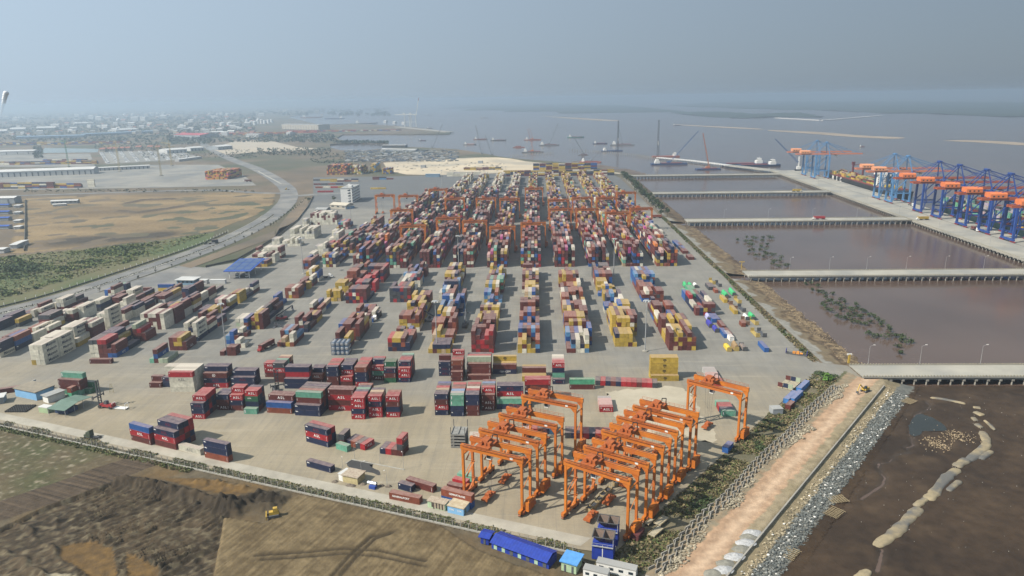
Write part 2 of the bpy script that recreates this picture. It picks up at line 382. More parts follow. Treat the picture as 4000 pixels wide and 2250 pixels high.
SANDP = sheet('sand_patch', ragged([Q22(900, 440), Q22(1250, 400), Q22(1620, 370), Q22(1760, 560), Q22(1800, 700), Q22(1950, 870), Q22(1850, 920), Q22(1500, 800), Q22(1200, 850), Q22(1000, 700), Q22(930, 560)], 2), .012, SAND)
# --- roads
MED = smooth_line([G(-900, 1470), G(-400, 1335), Q01(0, 790), Q01(600, 640), Q01(1100, 470), Q01(1600, 300), Q01(2100, 120), Q10(0, 1290), Q10(120, 1220), Q10(230, 1130), Q10(290, 1065)], 2)
EXT = smooth_line([Q10(290, 1065), Q10(320, 1000), Q10(300, 930), Q10(180, 840), Q10(0, 740), Q00(2230, 800), Q00(2100, 740), Q00(1950, 660), Q00(1880, 600), Q00(1700, 560)], 2)
ribbon('road', MED+EXT[1:], -13, 13, .03, ROADM)
CROSS = smooth_line([Q10(300, 980), Q10(0, 975), Q00(2000, 1062), Q00(1000, 1095), Q00(180, 1120), Q00(-900, 1170)], 2)
ribbon('service_road', CROSS, -7, 7, .05, ROADM)
ribbon('gate_road', [Q10(300, 1010), Q10(540, 990), Q10(860, 975)], -9, 9, .045, ROADM)
sheet('gate_apron', [Q01(1000, 560), Q01(1690, 330), Q01(2050, 360), Q01(2415, 420), Q01(2415, 470), Q01(1500, 520)], .06, ROADM)
def kerbed(name, line, w, h, m=None):
    a = MB(); L, Rr = offset_line(line, w/2), offset_line(line, -w/2); n = len(line)
    P = [(p.x, p.y, 0) for p in L]+[(p.x, p.y, h) for p in L]+[(p.x, p.y, h) for p in Rr]+[(p.x, p.y, 0) for p in Rr]
    F = [(k*n+i, k*n+i+1, (k+1)*n+i+1, (k+1)*n+i) for k in range(3) for i in range(n-1)]
    a.add(P, F); return tag(a.build(name, m or KERB), kind='structure')
kerbed('road_median', MED[:-8], 3.2, .22)
kerbed('road_median', smooth_line([Q10(20, 770), Q10(120, 825), Q10(240, 890)], 2), 3, .22)
kerbed('road_kerb', offset_line(MED[:-8], 13.4), .7, .2)
# --- fields on the left
sheet('scrub_field', [Q01(-400, 300), Q01(0, 255), Q01(700, 180), Q01(1400, 115), Q01(2030, 15)]+[(p.x, p.y) for p in reversed(offset_line(MED, 17)) if PX(p.x, p.y)[0] < 860], -.1, SCRUBG)
BF = [Q01(110, 215), Q01(700, 165), Q01(1400, 98), Q01(2030, 0), Q10(0, 1170), Q10(140, 1085), Q10(160, 985), Q10(0, 962), Q00(1500, 1105), Q00(700, 1125), Q00(245, 1150)]
def terrain(name, poly, step, hf, tf, m, z, smooth=True, kind='structure', label=None, parent=None, rot=0):
    """height field clipped to a polygon; tone gives the soil colour"""
    xs = [p[0] for p in poly]; ys = [p[1] for p in poly]; x0, x1, y0, y1 = min(xs), max(xs), min(ys), max(ys)
    nx, ny = int((x1-x0)/step)+2, int((y1-y0)/step)+2; idx = {}; V = []; F = []; T = []
    ins = [[poly_in((x0+i*step, y0+j*step), poly) for i in range(nx)] for j in range(ny)]
    def vid(i, j):
        k = idx.get((i, j))
        if k is None:
            x, y = x0+i*step, y0+j*step; k = idx[(i, j)] = len(V); V.append((x, y, z+hf(x, y))); T.append(tf(x, y))
        return k
    for j in range(ny-1):
        for i in range(nx-1):
            if ins[j][i] or ins[j+1][i] or ins[j][i+1] or ins[j+1][i+1]: F.append((vid(i, j), vid(i+1, j), vid(i+1, j+1), vid(i, j+1)))
    me = bpy.data.meshes.new(name); me.from_pydata(V, [], F); me.materials.append(m)
    at = me.attributes.new('tone', 'FLOAT_COLOR', 'POINT'); d = []
    for t in T: d += [*t, 1]
    at.data.foreach_set('color', d)
    if smooth: me.polygons.foreach_set('use_smooth', [True]*len(F))
    me.update(); o = link(name, me, parent)
    if not parent: o['kind'] = kind
    return o
def lerp3(a, b, t): t = max(0, min(1, t)); return tuple(p+(q-p)*t for p, q in zip(a, b))
def seg_d(p, a, b):
    a, b, p = Vector(a[:2]), Vector(b[:2]), Vector(p[:2]); d = b-a; t = max(0, min(1, (p-a).dot(d)/d.length_squared)); return (p-a-d*t).length
def line_d(p, L): return min(seg_d(p, a, b) for a, b in zip(L, L[1:]))
_mounds = [[Q00(1190, 1195), Q00(1350, 1165), Q00(1640, 1155)], [Q00(1130, 1270), Q00(1300, 1285), Q00(1720, 1225)]]
_darkband = [Q01(650, 100), Q01(1000, 85), Q01(1500, 40)]
def bf_h(x, y):
    d = min(line_d((x, y), L) for L in _mounds); return .5*fbm(x, y, .03)+2.2*math.exp(-(d/4.5)**2)*(1+.4*fbm(x, y, .25))
def bf_t(x, y):
    t = lerp3((.135, .098, .056), (.275, .2, .105), .5+.55*fbm(x*.5, y*1.6, .012))
    d = min(line_d((x, y), L) for L in _mounds)
    t = lerp3(t, (.085, .07, .055), 1.2*math.exp(-(d/7)**2))
    t = lerp3(t, (.06, .05, .038), 1.3*math.exp(-(line_d((x, y), _darkband)/26)**2)+.25*fbm(x, y, .05))
    return t
terrain('brown_field', BF, 4, bf_h, bf_t, EARTHM, -.15)
# --- near building plot outside the fence (dug, tracked and graded earth)
_road = [Q03(1375, 350), Q03(900, 520), Q03(300, 730), Q03(0, 830), Q03(-300, 930)]
_road = [(p.x, p.y) for p in _road]
_berm = [Q03(1040, 540), Q03(1300, 570), Q03(1500, 610), Q03(1800, 690), Q03(2090, 770), Q03(2200, 850)]
_spoil = [Q03(2150, 800), Q03(2415, 740), Q13(150, 760)]
_ridge2 = [Q03(1860, 550), Q03(2100, 570), Q03(2330, 630)]
_pit = [(1060, 560), (1500, 620), (2090, 790), (2300, 1000), (2100, 1449), (-200, 1449), (-200, 1080), (0, 1000), (400, 800), (900, 590)]
_puddle = [[(560, 1120), (880, 1080), (1060, 1150), (1100, 1449), (880, 1449), (700, 1300), (560, 1240)], [(1180, 1180), (1500, 1330), (1450, 1449), (1200, 1449)], [(1500, 520), (1900, 520), (2350, 640), (2250, 700), (1750, 600)]]
_pale = [(430, 1400), (600, 1385), (860, 1440), (900, 1500), (430, 1500)]
_grad = [(430, 680), (800, 760), (1450, 910), (1750, 980), (1870, 1060), (2050, 1190), (2415, 1330), (3200, 1600), (-200, 1600), (-100, 1449), (100, 960), (330, 720)]
td1 = Vector((Q03(1500, 1100)-Q03(2100, 860))[:2]).normalized(); td2 = Vector((Q03(250, 850)-Q03(420, 960))[:2]).normalized(); td3 = Vector((Q13(1130, 1080)-Q13(760, 1449))[:2]).normalized()
def ruts(x, y, d, w): return (x*-d.y+y*d.x)/w
def lot_q(x, y):
    px, py = PX(x, y); return px*2.415, (py-1650)*2.415                 # plan sketch units
_tr1 = [Q13(720, 1449), Q13(900, 1250), Q13(1090, 1085), Q13(1300, 1040)]; _tr2 = [Q13(0, 1260), Q13(500, 1225), Q13(800, 1195), Q13(1150, 1215), Q13(1600, 1310)]
_tr3 = [Q13(60, 1300), Q13(500, 1270), Q13(850, 1240), Q13(1150, 1270), Q13(1600, 1360)]; _tr4 = [Q13(800, 1449), Q13(960, 1265), Q13(1130, 1100), Q13(1280, 1050)]
def lot_h(x, y):
    u, v = lot_q(x, y); n1 = fbm(x, y, .08); n2 = fbm(x, y, .35)
    h = .25*n1+.12*n2
    if line_d((x, y), _road) < 9: return h*.6+.35*abs(math.sin(ruts(x, y, Vector((_road[1][0]-_road[0][0], _road[1][1]-_road[0][1])).normalized(), .9)*1.6))*(.6+n1)
    if poly_in((u-2415, v), _grad) or poly_in((u-2415, v), [(-300, 900), (100, 960), (-100, 1449), (-400, 1449)]):
        h += .16*math.sin(ruts(x, y, td3, .2)+3*n1)*(.5+n1)+.12*fbm(ruts(x, y, td3, 1.)*1.1, (x*td3.x+y*td3.y)*.06, 1., 3)
        d = min(line_d((x, y), L) for L in (_tr1, _tr2, _tr3, _tr4)); h -= .42*math.exp(-(d/.55)**2)-.2*math.exp(-((d-1)/.5)**2)
        return h+.5
    if poly_in((u, v), _pit):
        e = min(1, line_d((x, y), _berm+[Q03(2415, 1449)])/9)
        a = ruts(x, y, td1, 1.0)+2.2*n1; b = ruts(x, y, td2, 1.7)+2*n1
        k = .5+.5*math.tanh((u-700)/260)
        h += -1.3+(.75*k*(1-2*abs(math.sin(a*1.35)))+.7*(1-k)*(max(0, math.sin(b*1.25))**4*1.5))*(.8+.9*n1)+.35*n2
        if any(poly_in((u, v), p) for p in _puddle): h = -1.75+.1*n2
    h += 2.3*math.exp(-(line_d((x, y), _berm)/2.6)**2)*(1+.7*n2)
    h += 2.6*math.exp(-(line_d((x, y), _spoil)/5)**2)*(1+.9*n2)
    h += .9*math.exp(-(line_d((x, y), _ridge2)/1.6)**2)*(1+1.4*n2)
    return h
def lot_t(x, y):
    u, v = lot_q(x, y); n1 = fbm(x, y, .05); n2 = fbm(x, y, .4)
    d = line_d((x, y), _road)
    if d < 8: return lerp3((.11, .08, .053), (.03, .024, .018), .5+.8*fbm(ruts(x, y, fd, 1)*.9, 0, 1.))
    if u < 1400 and v < 345+(1375-u)*.36: return lerp3(lerp3((.095, .075, .044), (.062, .066, .03), .45+1.0*n1), (.22, .19, .135), 2.2*(n2-.22)*(1 if 500 > u-200 > -300 or n1 > .1 else .4))
    if poly_in((u-2415, v), _grad) or poly_in((u-2415, v), [(-300, 900), (100, 960), (-100, 1449), (-400, 1449)]):
        t = lerp3((.088, .064, .034), (.165, .124, .068), .5+.7*n1+.3*n2+.75*fbm(ruts(x, y, td3, 1.)*1.0, (x*td3.x+y*td3.y)*.04, 1., 3))
        dd = min(line_d((x, y), L) for L in (_tr1, _tr2, _tr3, _tr4)); return lerp3(t, (.036, .028, .018), .9*math.exp(-(dd/.8)**2))
    if poly_in((u, v), _pale): return (.27, .235, .16)
    if any(poly_in((u, v), p) for p in _puddle): return lerp3((.135, .082, .03), (.09, .058, .027), .5+n2)
    t = lerp3((.082, .06, .036), (.03, .0235, .016), .5+.6*n1+.8*fbm(ruts(x, y, td1, 1.)*.9, (x*td1.x+y*td1.y)*.05, 1., 3))
    if not poly_in((u, v), _pit): t = lerp3((.098, .08, .053), (.13, .085, .038), .3+1.2*n1)
    else: t = lerp3(t, (.14, .115, .073), 1.4*n2)
    t = lerp3(t, (.036, .028, .02), 1.0*math.exp(-(line_d((x, y), _berm)/4.5)**2)*.8)
    return lerp3(t, (.03, .024, .017), math.exp(-(line_d((x, y), _spoil)/6)**2))
lot = [FENCE_A-fn*1.0+fd*-60, FENCE_B-fn*1.0+fd*-2, (18, 184), (30, 150), (-230, 150), (-420, 330)]
terrain('building_plot', lot, .6, lot_h, lot_t, EARTHM, -.2)
# --- causeway bank, mud flat
def cw_q(x, y):
    p = Vector((x, y))-TO; return p.dot(TD), p.dot(TN)
def cw_h(x, y):
    t, s = cw_q(x, y); n = fbm(x, y, .15)
    if s < -13: return .12+.1*n
    if s < -.2: return .30+.05*n-.12*math.exp(-((s+9)/1.2)**2)-.1*math.exp(-((s+6)/1.2)**2)
    if s < 4.5: return -.35-s*.33+.12*n
    if s < 10.5: return -1.85-(s-4.5)*.26+.2*n
    return -3.4-.1*min(1, (s-10.5)/6)+.12*n
def cw_t(x, y):
    t, s = cw_q(x, y); n = fbm(x, y, .06); n2 = fbm(x, y, .35); s += n2*1.2
    if s < -19: return lerp3((.15, .125, .08), (.09, .095, .05), .5+n)
    if s < -13.5: return lerp3((.19, .165, .115), (.26, .19, .12), .5+n2)
    if s < -4.2: return lerp3(lerp3((.36, .24, .152), (.285, .19, .122), .5+1.1*fbm(t*.03, s*.7, 1., 3)), (.43, .31, .21), 1.0*math.exp(-((s+8)/2.2)**2))
    if s < -.1: return lerp3((.27, .22, .145), (.20, .165, .10), .5+1.1*n)
    if s < 4.6: return lerp3((.25, .20, .122), (.18, .152, .095), .5+1.2*n)
    if s < 10.5: return lerp3((.15, .15, .132), (.10, .104, .094), .5+n2)
    return MUDT(x, y)
def MUDT(x, y):
    n = fbm(x, y, .02); n2 = fbm(x, y, .09)
    return lerp3(lerp3((.046, .030, .018), (.026, .0175, .0115), .5+1.1*n), (.066, .044, .026), .9*n2)
bank = [CW(-115, -19.8), CW(158, -19.8), (163, 336), CW(168, 12), CW(-115, 16)]
terrain('causeway', bank, .9, cw_h, cw_t, EARTHM, 0)
_pool = [Q32(1330, 760, -3.6), Q32(1380, 650, -3.6), Q32(1460, 640, -3.6), Q32(1560, 680, -3.6), Q32(1640, 730, -3.6), Q32(1710, 800, -3.6), Q32(1580, 808, -3.6), Q32(1460, 800, -3.6), Q32(1440, 840, -3.6), Q32(1380, 855, -3.6), Q32(1330, 830, -3.6)]
_chan = [[Q32(1350, 860, -3.6), Q32(1370, 940, -3.6), Q32(1290, 960, -3.6), Q32(1340, 1000, -3.6), Q32(1190, 1030, -3.6), Q32(1150, 1090, -3.6), Q32(1040, 1110, -3.6), Q32(1045, 1160, -3.6), Q32(1105, 1240, -3.6), Q32(1080, 1310, -3.6), Q32(880, 1440, -3.6)],
         [Q32(1390, 650, -3.6), Q32(1500, 600, -3.6), Q32(1530, 560, -3.6), Q32(1490, 520, -3.6)], [Q33(1030, 1400, -3.6), Q33(1060, 1300, -3.6), Q33(1080, 1190, -3.6)]]
def mud_h(x, y):
    h = -3.62+.22*fbm(x, y, .03)+.07*fbm(x, y, .3)
    for c in _chan:
        d = line_d((x, y), c)
        if d < 6: h += -.55*math.exp(-(d/.9)**2)+.16*math.exp(-((d-2)/1.)**2)
    if poly_in((x, y), _pool): h = -4.3
    return h
def mud_t(x, y):
    t = MUDT(x, y)
    for c in _chan:
        d = line_d((x, y), c)
        if d < 6: t = lerp3(t, (.04, .031, .024), .8*math.exp(-(d/1.1)**2))
    return t
mudp = [CW(-115, 10.8), CW(160, 10.8), (190, 336), (330, 336), (330, 120), (60, 110)]
terrain('mud_flat', mudp, 1.1, mud_h, mud_t, MUDM, 0)
POOLM = mat('standing_water', (.028, .032, .028), (.02, .023, .02), .1, .25)
sheet('mud_pool', ragged(_pool, 1, .8), -3.72, POOLM)
# --- sloping bank of the yard towards the ponds
def pb_h(x, y):
    d = x-150; k = min(1, max(0, d/32)); return -.15-4.4*k**.8+.25*fbm(x, y, .12)
def pb_t(x, y):
    n = fbm(x, y, .05); d = x-150+8*n
    t = (.235, .225, .195) if d < 7 else (.15, .118, .075) if d < 13 else (.07, .05, .034)
    st = math.exp(-((d-21)/6)**2)*(1 if y < 780 else .4)
    t = lerp3(t, (.21, .155, .09), 1.3*st*(.55+1.6*fbm(x, y, .3)))
    return lerp3(t, (.06, .042, .03), max(0, (d-27)/6))
for i, (ya, yb) in enumerate([(356, 544), (564, 795), (816, 1036), (1056, 1276)]):
    terrain('pond_bank', [(149, ya), (186, ya), (186, yb), (149, yb)], 1.5 if i < 2 else 3, pb_h, pb_t, EARTHM, 0)
terrain('river_beach', [Q20(1150, 802), Q20(850, 747), Q20(590, 697), Q20(500, 690), Q20(600, 660), Q20(800, 690), Q20(1100, 735), Q20(1300, 790)], 6, lambda x, y: -3.9+.2*fbm(x, y, .02), lambda x, y: lerp3((.13, .10, .075), (.10, .075, .058), .5+fbm(x, y, .03)), MUDM, 0)
# --- pale sand fill and works area behind the yard
sheet('sand_fill', smooth_line([Q10(1200, 690), Q10(1700, 655), Q10(2100, 640), Q10(2350, 640), Q20(200, 690), Q20(560, 700), Q20(650, 735), Q10(2350, 790), Q10(1480, 812), Q10(1250, 770)], 1), .04, mat('pale_sand_fill', (.55, .46, .32), (.42, .35, .25), .008, .95, c3=(.34, .30, .23), s3=.01))
sheet('sand_fill', [Q10(0, 480), Q10(120, 478), Q10(400, 545), Q10(600, 555), Q10(300, 580), Q10(0, 590), Q00(2130, 735), Q00(2000, 680), Q00(2200, 610)], .04, mat('tan_fill', (.42, .36, .27), (.36, .31, .24), .004, .95))
sheet('beach_road', smooth_line([Q20(590, 712), Q20(720, 735), Q20(900, 770), Q20(1060, 790), Q20(1050, 800), Q20(900, 785), Q20(700, 750)], 1), .05, SAND)
# --- far mangrove islands and bars
ISLM = mat('mangrove_canopy', (.030, .048, .030), (.018, .030, .02), .006, .9, .6, bscale=.03)
def island(name, pts, label, h=6, z=WZ):
    o = terrain(name, [(p[0], p[1]) for p in pts], max(25, (max(p[1] for p in pts)-min(p[1] for p in pts))/60), lambda x, y: h*max(0, .35+fbm(x, y, .004)+.5*fbm(x, y, .02)), lambda x, y: (0, 0, 0), ISLM, z+.3, kind='stuff')
    return tag(o, label, 'woodland', None, 'stuff')
island('mangrove_island', [Q10(1890, 135), Q10(2050, 165), Q20(0, 190), Q20(300, 195), Q20(700, 210), Q20(1000, 215), Q20(1300, 195), Q20(1100, 160), Q20(600, 145), Q20(200, 130), Q10(2300, 105), Q10(2000, 105)], 'dark wooded island lying across the far river mouth')
island('mangrove_island', [Q20(1500, 215), Q20(1800, 250), Q20(2200, 265), Q30(0, 255), Q30(500, 255), Q30(300, 215), Q20(2300, 225), Q20(1900, 205)], 'low dark wooded shoal right of the long island')
island('mangrove_island', [Q30(-200, 175), Q30(600, 190), Q30(1300, 215), Q30(2500, 250), Q30(2500, 120), Q30(1200, 110), Q30(0, 110), Q20(1900, 120), Q20(1500, 150)], 'broad hazy wooded flat on the far right horizon')
MARSH = mat('drying_bar', (.33, .26, .18), (.24, .19, .135), .01, .9)
for i, (pts, lb) in enumerate([([Q30(0, 372), Q30(550, 392), Q30(900, 425), Q30(1340, 440), Q30(1200, 455), Q30(850, 440), Q30(400, 405), Q30(0, 380)], ''), ([Q20(1500, 318), Q20(1900, 338), Q20(2300, 355), Q20(2415, 372), Q20(2000, 352), Q20(1600, 330)], ''), ([Q30(1640, 470), Q30(1900, 462), Q30(2500, 490), Q30(2500, 520), Q30(2000, 485)], ''), ([Q20(250, 245), Q20(700, 265), Q20(1100, 290), Q20(900, 292), Q20(500, 265)], '')]):
    sheet('sand_bar', smooth_line(pts+[pts[0]], 1)[:-1], WZ+.25, MARSH)
BR = mat('breakwater', (.62, .60, .56), (.5, .48, .45), .02, .9)
bw = MB()
for a, b in zip([Q30(80, 262), Q30(500, 284), Q30(640, 276), Q30(1070, 240)], [Q30(500, 284), Q30(640, 276), Q30(1070, 240)]): bw.bar((a.x, a.y, WZ+1), (b.x, b.y, WZ+1), 22, 4)
tag(bw.build('breakwater', BR), 'long pale breakwater line in the far right water', 'breakwater')
# ================================================================ CONTAINERS
PAL = {'n': ((.014, .022, .058), 'navy'), 'k': ((.050, .055, .062), 'charcoal'), 'r': ((.31, .018, .024), 'red'), 'b': ((.105, .026, .022), 'maroon'), 'o': ((.20, .055, .03), 'rust-brown'),
       'y': ((.40, .275, .045), 'yellow'), 'w': ((.56, .53, .43), 'cream white'), 'g': ((.12, .31, .22), 'teal'), 'G': ((.03, .12, .06), 'dark green'), 'h': ((.07, .28, .16), 'green'),
       'u': ((.02, .08, .25), 'blue'), 'U': ((.08, .21, .37), 'light blue'), 'c': ((.36, .35, .33), 'grey'), 'm': ((.45, .09, .24), 'magenta'), 't': ((.42, .31, .19), 'tan'), 'p': ((.52, .33, .30), 'faded pink'),
       'O': ((.55, .17, .04), 'orange'), 'L': ((.33, .38, .27), 'pale green'), 'e': ((.07, .46, .13), 'bright green')}
SIZE = {20: (6.058, 2.438, 2.591), 40: (12.192, 2.438, 2.62), 45: (13.716, 2.438, 2.896)}
def mat_container():
    m = bpy.data.materials.new('container_paint'); m.use_nodes = True; n = m.node_tree; b = n.nodes['Principled BSDF']
    b.inputs['Roughness'].default_value = .55; b.inputs['Specular IOR Level'].default_value = .3
    oi = n.nodes.new('ShaderNodeObjectInfo')
    _paint(n, b, oi.outputs['Color'], .22, .7, 0, 1, .5); return m
CPAINT = mat_container()
CSTUFF = mat_attr('container_paint_mass', .6, .18, .6, fade=.42)
LETW = mat('white_lettering', (.78, .77, .74), (.62, .60, .57), 1.2, .7)
LETN = mat('navy_lettering', (.022, .030, .075), (.03, .035, .07), 1.2, .7)
LETK = mat('black_lettering', (.015, .014, .014), (.03, .028, .026), 1.2, .7)
LETR = mat('faded_red_lettering', (.17, .022, .045), (.10, .016, .03), 1.2, .7)
LETG = mat('grey_lettering', (.16, .15, .14), (.24, .22, .2), 1.2, .7)
def container_mesh(s):
    L, W, H = SIZE[s]; a, b = L/2, W/2; m = MB(); p = .16; n = {20: 13, 40: 26, 45: 29}[s]
    for x in (-a, a-p):
        for y in (-b, b-p): m.box(x, x+p, y, y+p, 0, H)
    for y in (-b, b-.12): m.box(-a+p, a-p, y, y+.12, 0, .16); m.box(-a+p, a-p, y, y+.12, H-.12, H)
    for x in (-a, a-.12): m.box(x, x+.12, -b+p, b-p, 0, .16); m.box(x, x+.12, -b+p, b-p, H-.16, H)
    for sg in (-1, 1):                                            # corrugated side walls
        P = []; N = n*4; x0, x1 = -a+p, a-p
        for i in range(N+1):
            x = x0+(x1-x0)*i/N; d = (.02, .02, .085, .085)[i % 4]; y = sg*(b-d); P += [(x, y, .16), (x, y, H-.12)]
        m.add(P, [(2*i, 2*i+2, 2*i+3, 2*i+1) if sg < 0 else (2*i+1, 2*i+3, 2*i+2, 2*i) for i in range(N)])
    P = []; N = n*2                                                 # corrugated roof
    for i in range(N+1): x = -a+.12+(L-.24)*i/N; z = H-(.015, .05)[i % 2]; P += [(x, -b+.1, z), (x, b-.1, z)]
    m.add(P, [(2*i, 2*i+2, 2*i+3, 2*i+1) for i in range(N)])
    P = []                                                          # corrugated blind end (+X)
    for i in range(25): y = -b+p+(W-2*p)*i/24; d = (.02, .02, .08, .08)[i % 4]; P += [(a-d, y, .16), (a-d, y, H-.16)]
    m.add(P, [(2*i, 2*i+2, 2*i+3, 2*i+1) for i in range(24)])
    m.add([(-a+.14, -b+.1, .1), (-a+.14, b-.1, .1), (-a+.14, b-.1, H-.1), (-a+.14, -b+.1, H-.1)], [(0, 3, 2, 1)])
    return m.mesh('container_body_%d' % s, CPAINT)
def door_mesh(s, sg):
    L, W, H = SIZE[s]; a = L/2; m = MB(); y0, y1 = (-W/2+.17, -.01) if sg < 0 else (.01, W/2-.17)
    m.box(-a+.02, -a+.08, y0, y1, .17, H-.17)
    for t in (.3, .75): y = y0+(y1-y0)*t; m.bar((-a-.01, y, .12), (-a-.01, y, H-.12), .05)
    m.box(-a-.005, -a+.02, y0+.05, y1-.05, 1.15, 1.25); return m.mesh('container_door_%d%d' % (s, sg), CPAINT)
CM = {s: container_mesh(s) for s in SIZE}; DM = {(s, g): door_mesh(s, g) for s in SIZE for g in (-1, 1)}
_fontc = {}
def text_mesh(txt, h, mt, bold=.012, space=1.0, squash=1.0):
    k = (txt, h, mt.name, squash)
    if k in _fontc: return _fontc[k]
    cu = bpy.data.curves.new('t', 'FONT'); cu.body = txt; cu.size = h/.7; cu.offset = bold*h; cu.space_character = space; cu.align_x = 'CENTER'; cu.align_y = 'CENTER'; cu.resolution_u = 2; cu.extrude = .004
    o = bpy.data.objects.new('t', cu); COL.objects.link(o); dg = bpy.context.evaluated_depsgraph_get(); me = bpy.data.meshes.new_from_object(o.evaluated_get(dg)); bpy.data.objects.remove(o)
    for v in me.vertices: v.co.x *= squash; v.co = Vector((v.co.x, -v.co.z, v.co.y))
    me.materials.clear(); me.materials.append(mt); _fontc[k] = me; return me
def letter(o, s, txt, h, mt, x=0, z=None, space=1.0, squash=1.0, bold=.03):
    L, W, H = SIZE[s]; c = link('lettering', text_mesh(txt, h, mt, bold, space, squash), o); c.location = (x, -W/2-.012, H/2 if z is None else z); return c
_mk = {}
def marks(o, s, kind):
    """painted number blocks and logo panels that every box of a colour carries on its long side"""
    L, W, H = SIZE[s]
    if (s, kind) not in _mk:
        m = MB(); y = -W/2-.012; a = L/2
        def q(x0, x1, z0, z1): m.add([(x0, y, z0), (x1, y, z0), (x1, y, z1), (x0, y, z1)], [(0, 1, 2, 3)])
        if kind == 'n': q(-a+.45, -a+.45+.1*L, H-.85, H-.62); q(-a+.45, -a+.45+.07*L, H-.58, H-.4); [q(a-.65, a-.5, .5+i*.3, .68+i*.3) for i in range(5)]
        elif kind == 'r': q(-a+.4, -a+.85, H-.75, H-.35); [q(a-.75, a-.6, .45+i*.34, .66+i*.34) for i in range(5)]
        elif kind == 'g': q(-a+.4, -a+.75, .6, H-.5); [q(a-.75, a-.6, .5+i*.3, .68+i*.3) for i in range(5)]
        else: [q(a-.7, a-.52, .5+i*.32, .68+i*.32) for i in range(5)]; q(-a+.4, -a+.55, .9, H-.6)
        _mk[(s, kind)] = m.mesh('number_marks', LETW)
    link('number_marks', _mk[(s, kind)], o)['kind'] = 'stuff'
ARC = MB(); ARC.add([p for i in range(13) for r in (1., .88) for p in [(r*1.9*math.cos(R_(200+i*12)), -1.231, r*.85*math.sin(R_(200+i*12)))]], [(2*i, 2*i+1, 2*i+3, 2*i+2) for i in range(12)])
RNG = MB(); RNG.add([p for i in range(16) for r in (.8, .6) for p in [(r*math.cos(i*math.pi/8), -1.231, r*math.sin(i*math.pi/8))]], [(2*i, 2*i+1, (2*i+3) % 32, (2*i+2) % 32) for i in range(16)])
ARCm, RNGm = ARC.mesh('swoosh', LETW), RNG.mesh('ring', LETW)
def decorate(o, s, col, d):
    L, W, H = SIZE[s]; h = {20: 1.08, 40: 1.2, 45: 1.0}[s]
    if d == 'A': letter(o, s, 'ASL', h, LETW, .15, None, 1.35); marks(o, s, 'r')
    elif d == 'a': letter(o, s, 'ASL', h, LETR if col == 'n' else LETW, .15, None, 1.35); marks(o, s, 'n')
    elif d == 'B': letter(o, s, 'ASL', h, LETG, .1, None, 1.35)
    elif d == 'T': letter(o, s, 'Matson', 1.55, LETN, .3, 1.5, 1.04, 1.22, .035)
    elif d == 'Z': letter(o, s, 'T triton intl', .75, LETR, 0, 1.5)
    elif d == 'M': letter(o, s, 'm', 1.35, LETK, .1, 1.72, 1, 1.1, .05); letter(o, s, 'sc', .55, LETK, .1, .72, 1, 1.15, .05)
    elif d == 'C': letter(o, s, 'CMA CGM', .85, LETW, .3, 1.4); c = link('logo_swoosh', ARCm, o); c.location = (0, 0, 1.35)
    elif d == 'R': c = link('logo_ring', RNGm, o); c.location = (-.5, 0, 1.4); letter(o, s, 'K', .7, LETW, -.5, 1.4)
    elif d == 'W': marks(o, s, 'n')
    elif d == 'N': letter(o, s, 'NDL', .6, LETW, -.9, 1.5)
    elif d == 'S': letter(o, s, 'SITC', 1.1, LETW, 1.2, 1.2, 1.1)
    elif d == 'X': letter(o, s, 'GEMARTRANS', .72, LETW, .4, 1.5)
    elif d == 'V': letter(o, s, 'GLEV', 1.05, LETW, -3., 1.3)
    elif d == 'P': letter(o, s, 'GENERALPORT', .72, LETW, -1.4, 1.5)
    elif d == 'E': marks(o, s, 'r')
    else:
        if col in 'nk' : marks(o, s, 'n')
        elif col in 'gG': marks(o, s, 'g')
        elif col in 'bo': marks(o, s, 'b')
DWORD = {'A': 'white-lettered', 'a': 'faintly lettered', 'B': 'grey-lettered', 'T': 'navy-lettered', 'Z': 'red-lettered', 'M': 'black-lettered', 'C': 'white-lettered', 'R': 'ring-marked', 'S': 'white-lettered', 'X': 'white-lettered', 'V': 'white-lettered', 'P': 'white-lettered', 'N': 'white-lettered'}
def pick(p):
    r = random.random()*sum(w for _, w in p)
    for c, w in p:
        r -= w
        if r <= 0: return c
    return p[-1][0]
BOXES = []       # every near box: centre, heading, size, colour, decal, tier, tiers, row, rows, phrase, kind of run
def addbox(c, rz, s, code, tier, ntier, row, nrow, phrase, run, exposed): BOXES.append((c, rz, s, code, tier, ntier, row, nrow, phrase, run, exposed))
def st(phrase, a, rows, s=20, ang=0.0, b=None, step=2.52):
    """long sides towards the camera; rows listed from the front back"""
    if b is not None: ang = math.atan2(b.y-a.y, b.x-a.x)
    else: ang = R_(ang)
    L, W, H = SIZE[s]; d = Vector((math.cos(ang), math.sin(ang))); p = Vector((-d.y, d.x)); T = [r.split() for r in rows]
    for i, t in enumerate(T):
        c = Vector((a.x, a.y))+d*L/2+p*(W/2+i*step)
        for k, code in enumerate(t):
            if code == '-': continue
            fr = L*H if i == 0 or len(T[i-1]) <= k else 0; tp = L*W*.4 if k == len(t)-1 else 0
            addbox((c.x+rnd(-.08, .08), c.y+rnd(-.04, .04), k*H), ang, s, code, k, len(t), i, len(T), phrase, 'row', fr+tp+W*H*.25)
